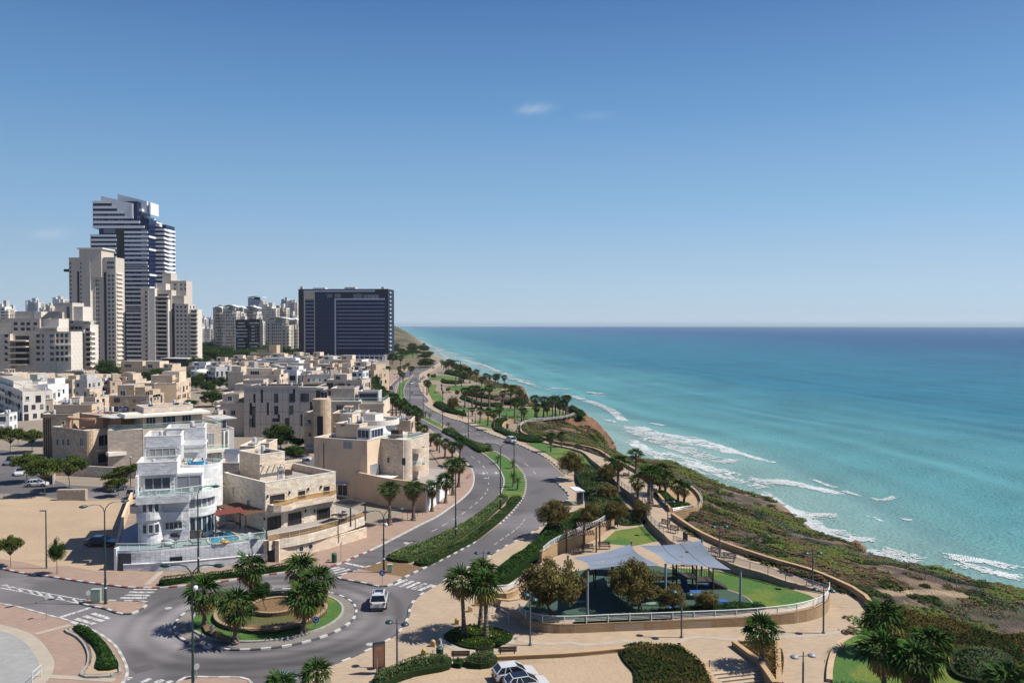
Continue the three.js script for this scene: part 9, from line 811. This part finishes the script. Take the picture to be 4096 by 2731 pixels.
{ const t=thing('storage_box', 'grey brown storage box beside the turquoise pool', 'storage box', G('E2', 1488,690,2.75), -.15);new B().color([.22,.19,.17]).cbox(0,.55,0,1.7,1.1,.8).build('box', M.rough, t);new B().color([.08,.07,.065]).cbox(0,1.15,0,1.8,.12,.9).build('lid', M.rough, t);const l=thing('sun_lounger', 'dark sun lounger on the podium terrace beside the pool', 'sun lounger', G('E2', 1500,800,2.75), .2);new B().color([.05,.05,.055]).cbox(0,.32,0,1.2,.05,.6).build('seat', M.any, l);new B().color([.05,.05,.055]).hexa([V(-.6,.32,.3), V(-.6,.32,-.3), V(-.65,.32,-.3), V(-.65,.32,.3), V(-1.1,.85,.3), V(-1.1,.85,-.3), V(-1.15,.83,-.3), V(-1.15,.83,.3)]).build('backrest', M.any, l);for (const x of [-.5,.5]) for (const z of [-.25,.25]) new B().color(.05).bar(V(x, 0, z), V(x, .3, z), .025).build('leg', M.any, l);const s=thing('sofa', 'small white sofa on the podium terrace', 'sofa', G('E2', 985,820,2.75));new B().color(.7).geo(new THREE.SphereGeometry(1,16,8), new THREE.Matrix4().makeScale(.75,.28,.4).setPosition(0,.3,0)).build('cushion', M.rough, s);new B().color(.66).geo(new THREE.SphereGeometry(1,16,8), new THREE.Matrix4().makeScale(.75,.4,.16).setPosition(0,.5,-.34)).build('backrest', M.rough, s);const g=thing('barbecue', 'black barbecue on the podium terrace below the window', 'barbecue', G('E2', 1120,745,2.75));new B().geo(new THREE.CapsuleGeometry(.32,.8,6,12), new THREE.Matrix4().makeRotationZ(Math.PI / 2).setPosition(0,.95,0)).build('lid', M.dark, g);for (const x of [-.5,.5]) new B().bar(V(x, 0,.2), V(x, .85,.1), .03).bar(V(x, 0,-.2), V(x, .85,-.1), .03).build('leg', M.dark, g);
const f=thing('pool_float', 'colourful pool float drifting on the turquoise pool', 'pool float', G('B1', 1065,1108,2.78), .2);new B().color([.65,.35,.06]).geo(new THREE.TorusGeometry(.5,.16,8,18), new THREE.Matrix4().makeRotationX(Math.PI / 2).setPosition(0,.1,0)).build('tube', M.gloss, f);new B().color([.7,.68,.66]).geo(new THREE.SphereGeometry(.22,10,8), new THREE.Matrix4().setPosition(-.3,.4,0)).build('head', M.gloss, f);new B().color([.55,.08,.05]).hexa([V(-.2,.12,.5), V(.4,.12,.5), V(.4,.12,-.5), V(-.2,.12,-.5), V(-.1,.2,.4), V(.3,.2,.4), V(.3,.2,-.4), V(-.1,.2,-.4)]).build('wing', M.gloss, f);
const sh=thing('armchair', 'pale armchair under the slatted canopy beside the long pool', 'armchair', G('E3', 1840,850,3.1), -.6);new B().color([.5,.44,.38]).cbox(0,.25,0,.9,.4,.9).build('seat', M.rough, sh);new B().color([.5,.44,.38]).cbox(0,.65,-.4,.9,.5,.18).build('backrest', M.rough, sh);for (const x of [-.45,.45]) new B().color([.46,.4,.34]).cbox(x, .5,0,.16,.35,.85).build('armrest', M.rough, sh);table(G('E3', 1790,890,3.1), [.06,.05,.05], 'long dark dining table beside the long pool', 2.4,1);const bk=thing('spare_tyre', 'dark hoop leaning against the stone villa terrace wall', 'hoop', G('E3', 990,985,3.1), .8);new B().color(.03).geo(new THREE.TorusGeometry(.75,.05,8,24), new THREE.Matrix4().setPosition(0,.8,0)).build('hoop', M.any, bk);}
{ // flag on the roof behind the rounded sandstone house
const b=G('A3', 1238,700,9), t=thing('flag', 'white flag with two blue stripes and a blue star on a roof pole', 'flag', b, -.25);new B().bar(V(0,-1.5,0), V(0,2.9,0), .04,.03,6).build('pole', M.whitem, t);const W1=2.5, H1=1.9, wv=(u)=>.16 * Math.sin(u * 7), P=(u, v, o=0)=>V(.05 + u * W1,.85 + v * H1 + .25 * u, wv(u) + o), strip=(v0, v1, o, c, n)=>{ const q=new B().color(c);for (let i=0;i < 16;i++) q.quad(P(i / 16, v0, o), P((i + 1) / 16, v0, o), P((i + 1) / 16, v1, o), P(i / 16, v1, o));q.build(n, M.any, t);};strip(0,1,0, [.7,.7,.72], 'cloth');for (const o of [-.012,.012]) { strip(.1,.27, o, [.02,.06,.36], 'stripe');strip(.73,.9, o, [.02,.06,.36], 'stripe');const s=new B().color([.02,.06,.36]);for (const k of [0,1]) { const tri=[0,1,2].map((i)=>{ const a=i * 2.0944 + (k ? Math.PI / 2 : -Math.PI / 2);return [.5 + Math.cos(a) * .14 * H1 / W1 * 1.25,.5 + Math.sin(a) * .19];});for (let i=0;i < 3;i++) { const a=tri[i], c=tri[(i + 1) % 3], pa=P(a[0], a[1], o), pc=P(c[0], c[1], o), d=pc.clone().sub(pa).normalize(), n=V(-d.y, d.x, 0).multiplyScalar(.035);s.quad(pa.clone().add(n), pc.clone().add(n), pc.clone().sub(n), pa.clone().sub(n));} } s.build('star', M.any, t);} }
{ const t=thing('concrete_block', 'big pale concrete block at the edge of the sandy lot', 'concrete block', G('B2', 543,188,.12), .02);const w=5.2;new B().color([.52,.43,.34]).box(-w / 2,0,-.5, w / 2,2,.5).build('block', M.rough, t);for (const x of [-.6,.6,1.6]) new B().color(.7).bar(V(x, 1.7,.5), V(x, 1.7,.53), .1,.1,8).build('hole', M.any, t);wall(pts('A3', [545,1405,560,1310,740,1310,900,1318,1110,1330,1430,1340], 0), .3,0,2.2, 'garden_wall', 'long beige wall behind the street trees', K.sBeige);railing(pts('A3', [905,1275,1110,1275,1430,1290], 2.3), .9, 'glass railing on the long beige wall', { rails: 1, panel: 1, step: 2 });wall(pts('B2', [1000,215,935,400,905,560,880,650], 0), .3,0,2, 'garden_wall', 'dusty wall between the sandy lot and the white villa', K.sand);}
for (let i=0;i < 6;i++) { const t=thing('garden_post', 'thin rusty post in the dry garden by the pavement', 'post', G('B4', 470 + i * 45,1540 - i * 16,.1), 0, 'rusty posts of the dry garden fence');new B().color([.16,.08,.05]).bar(V(0,0,0), V(0,1.1,0), .035).build('post', M.rough, t);}
renderer.render(scene, camera);
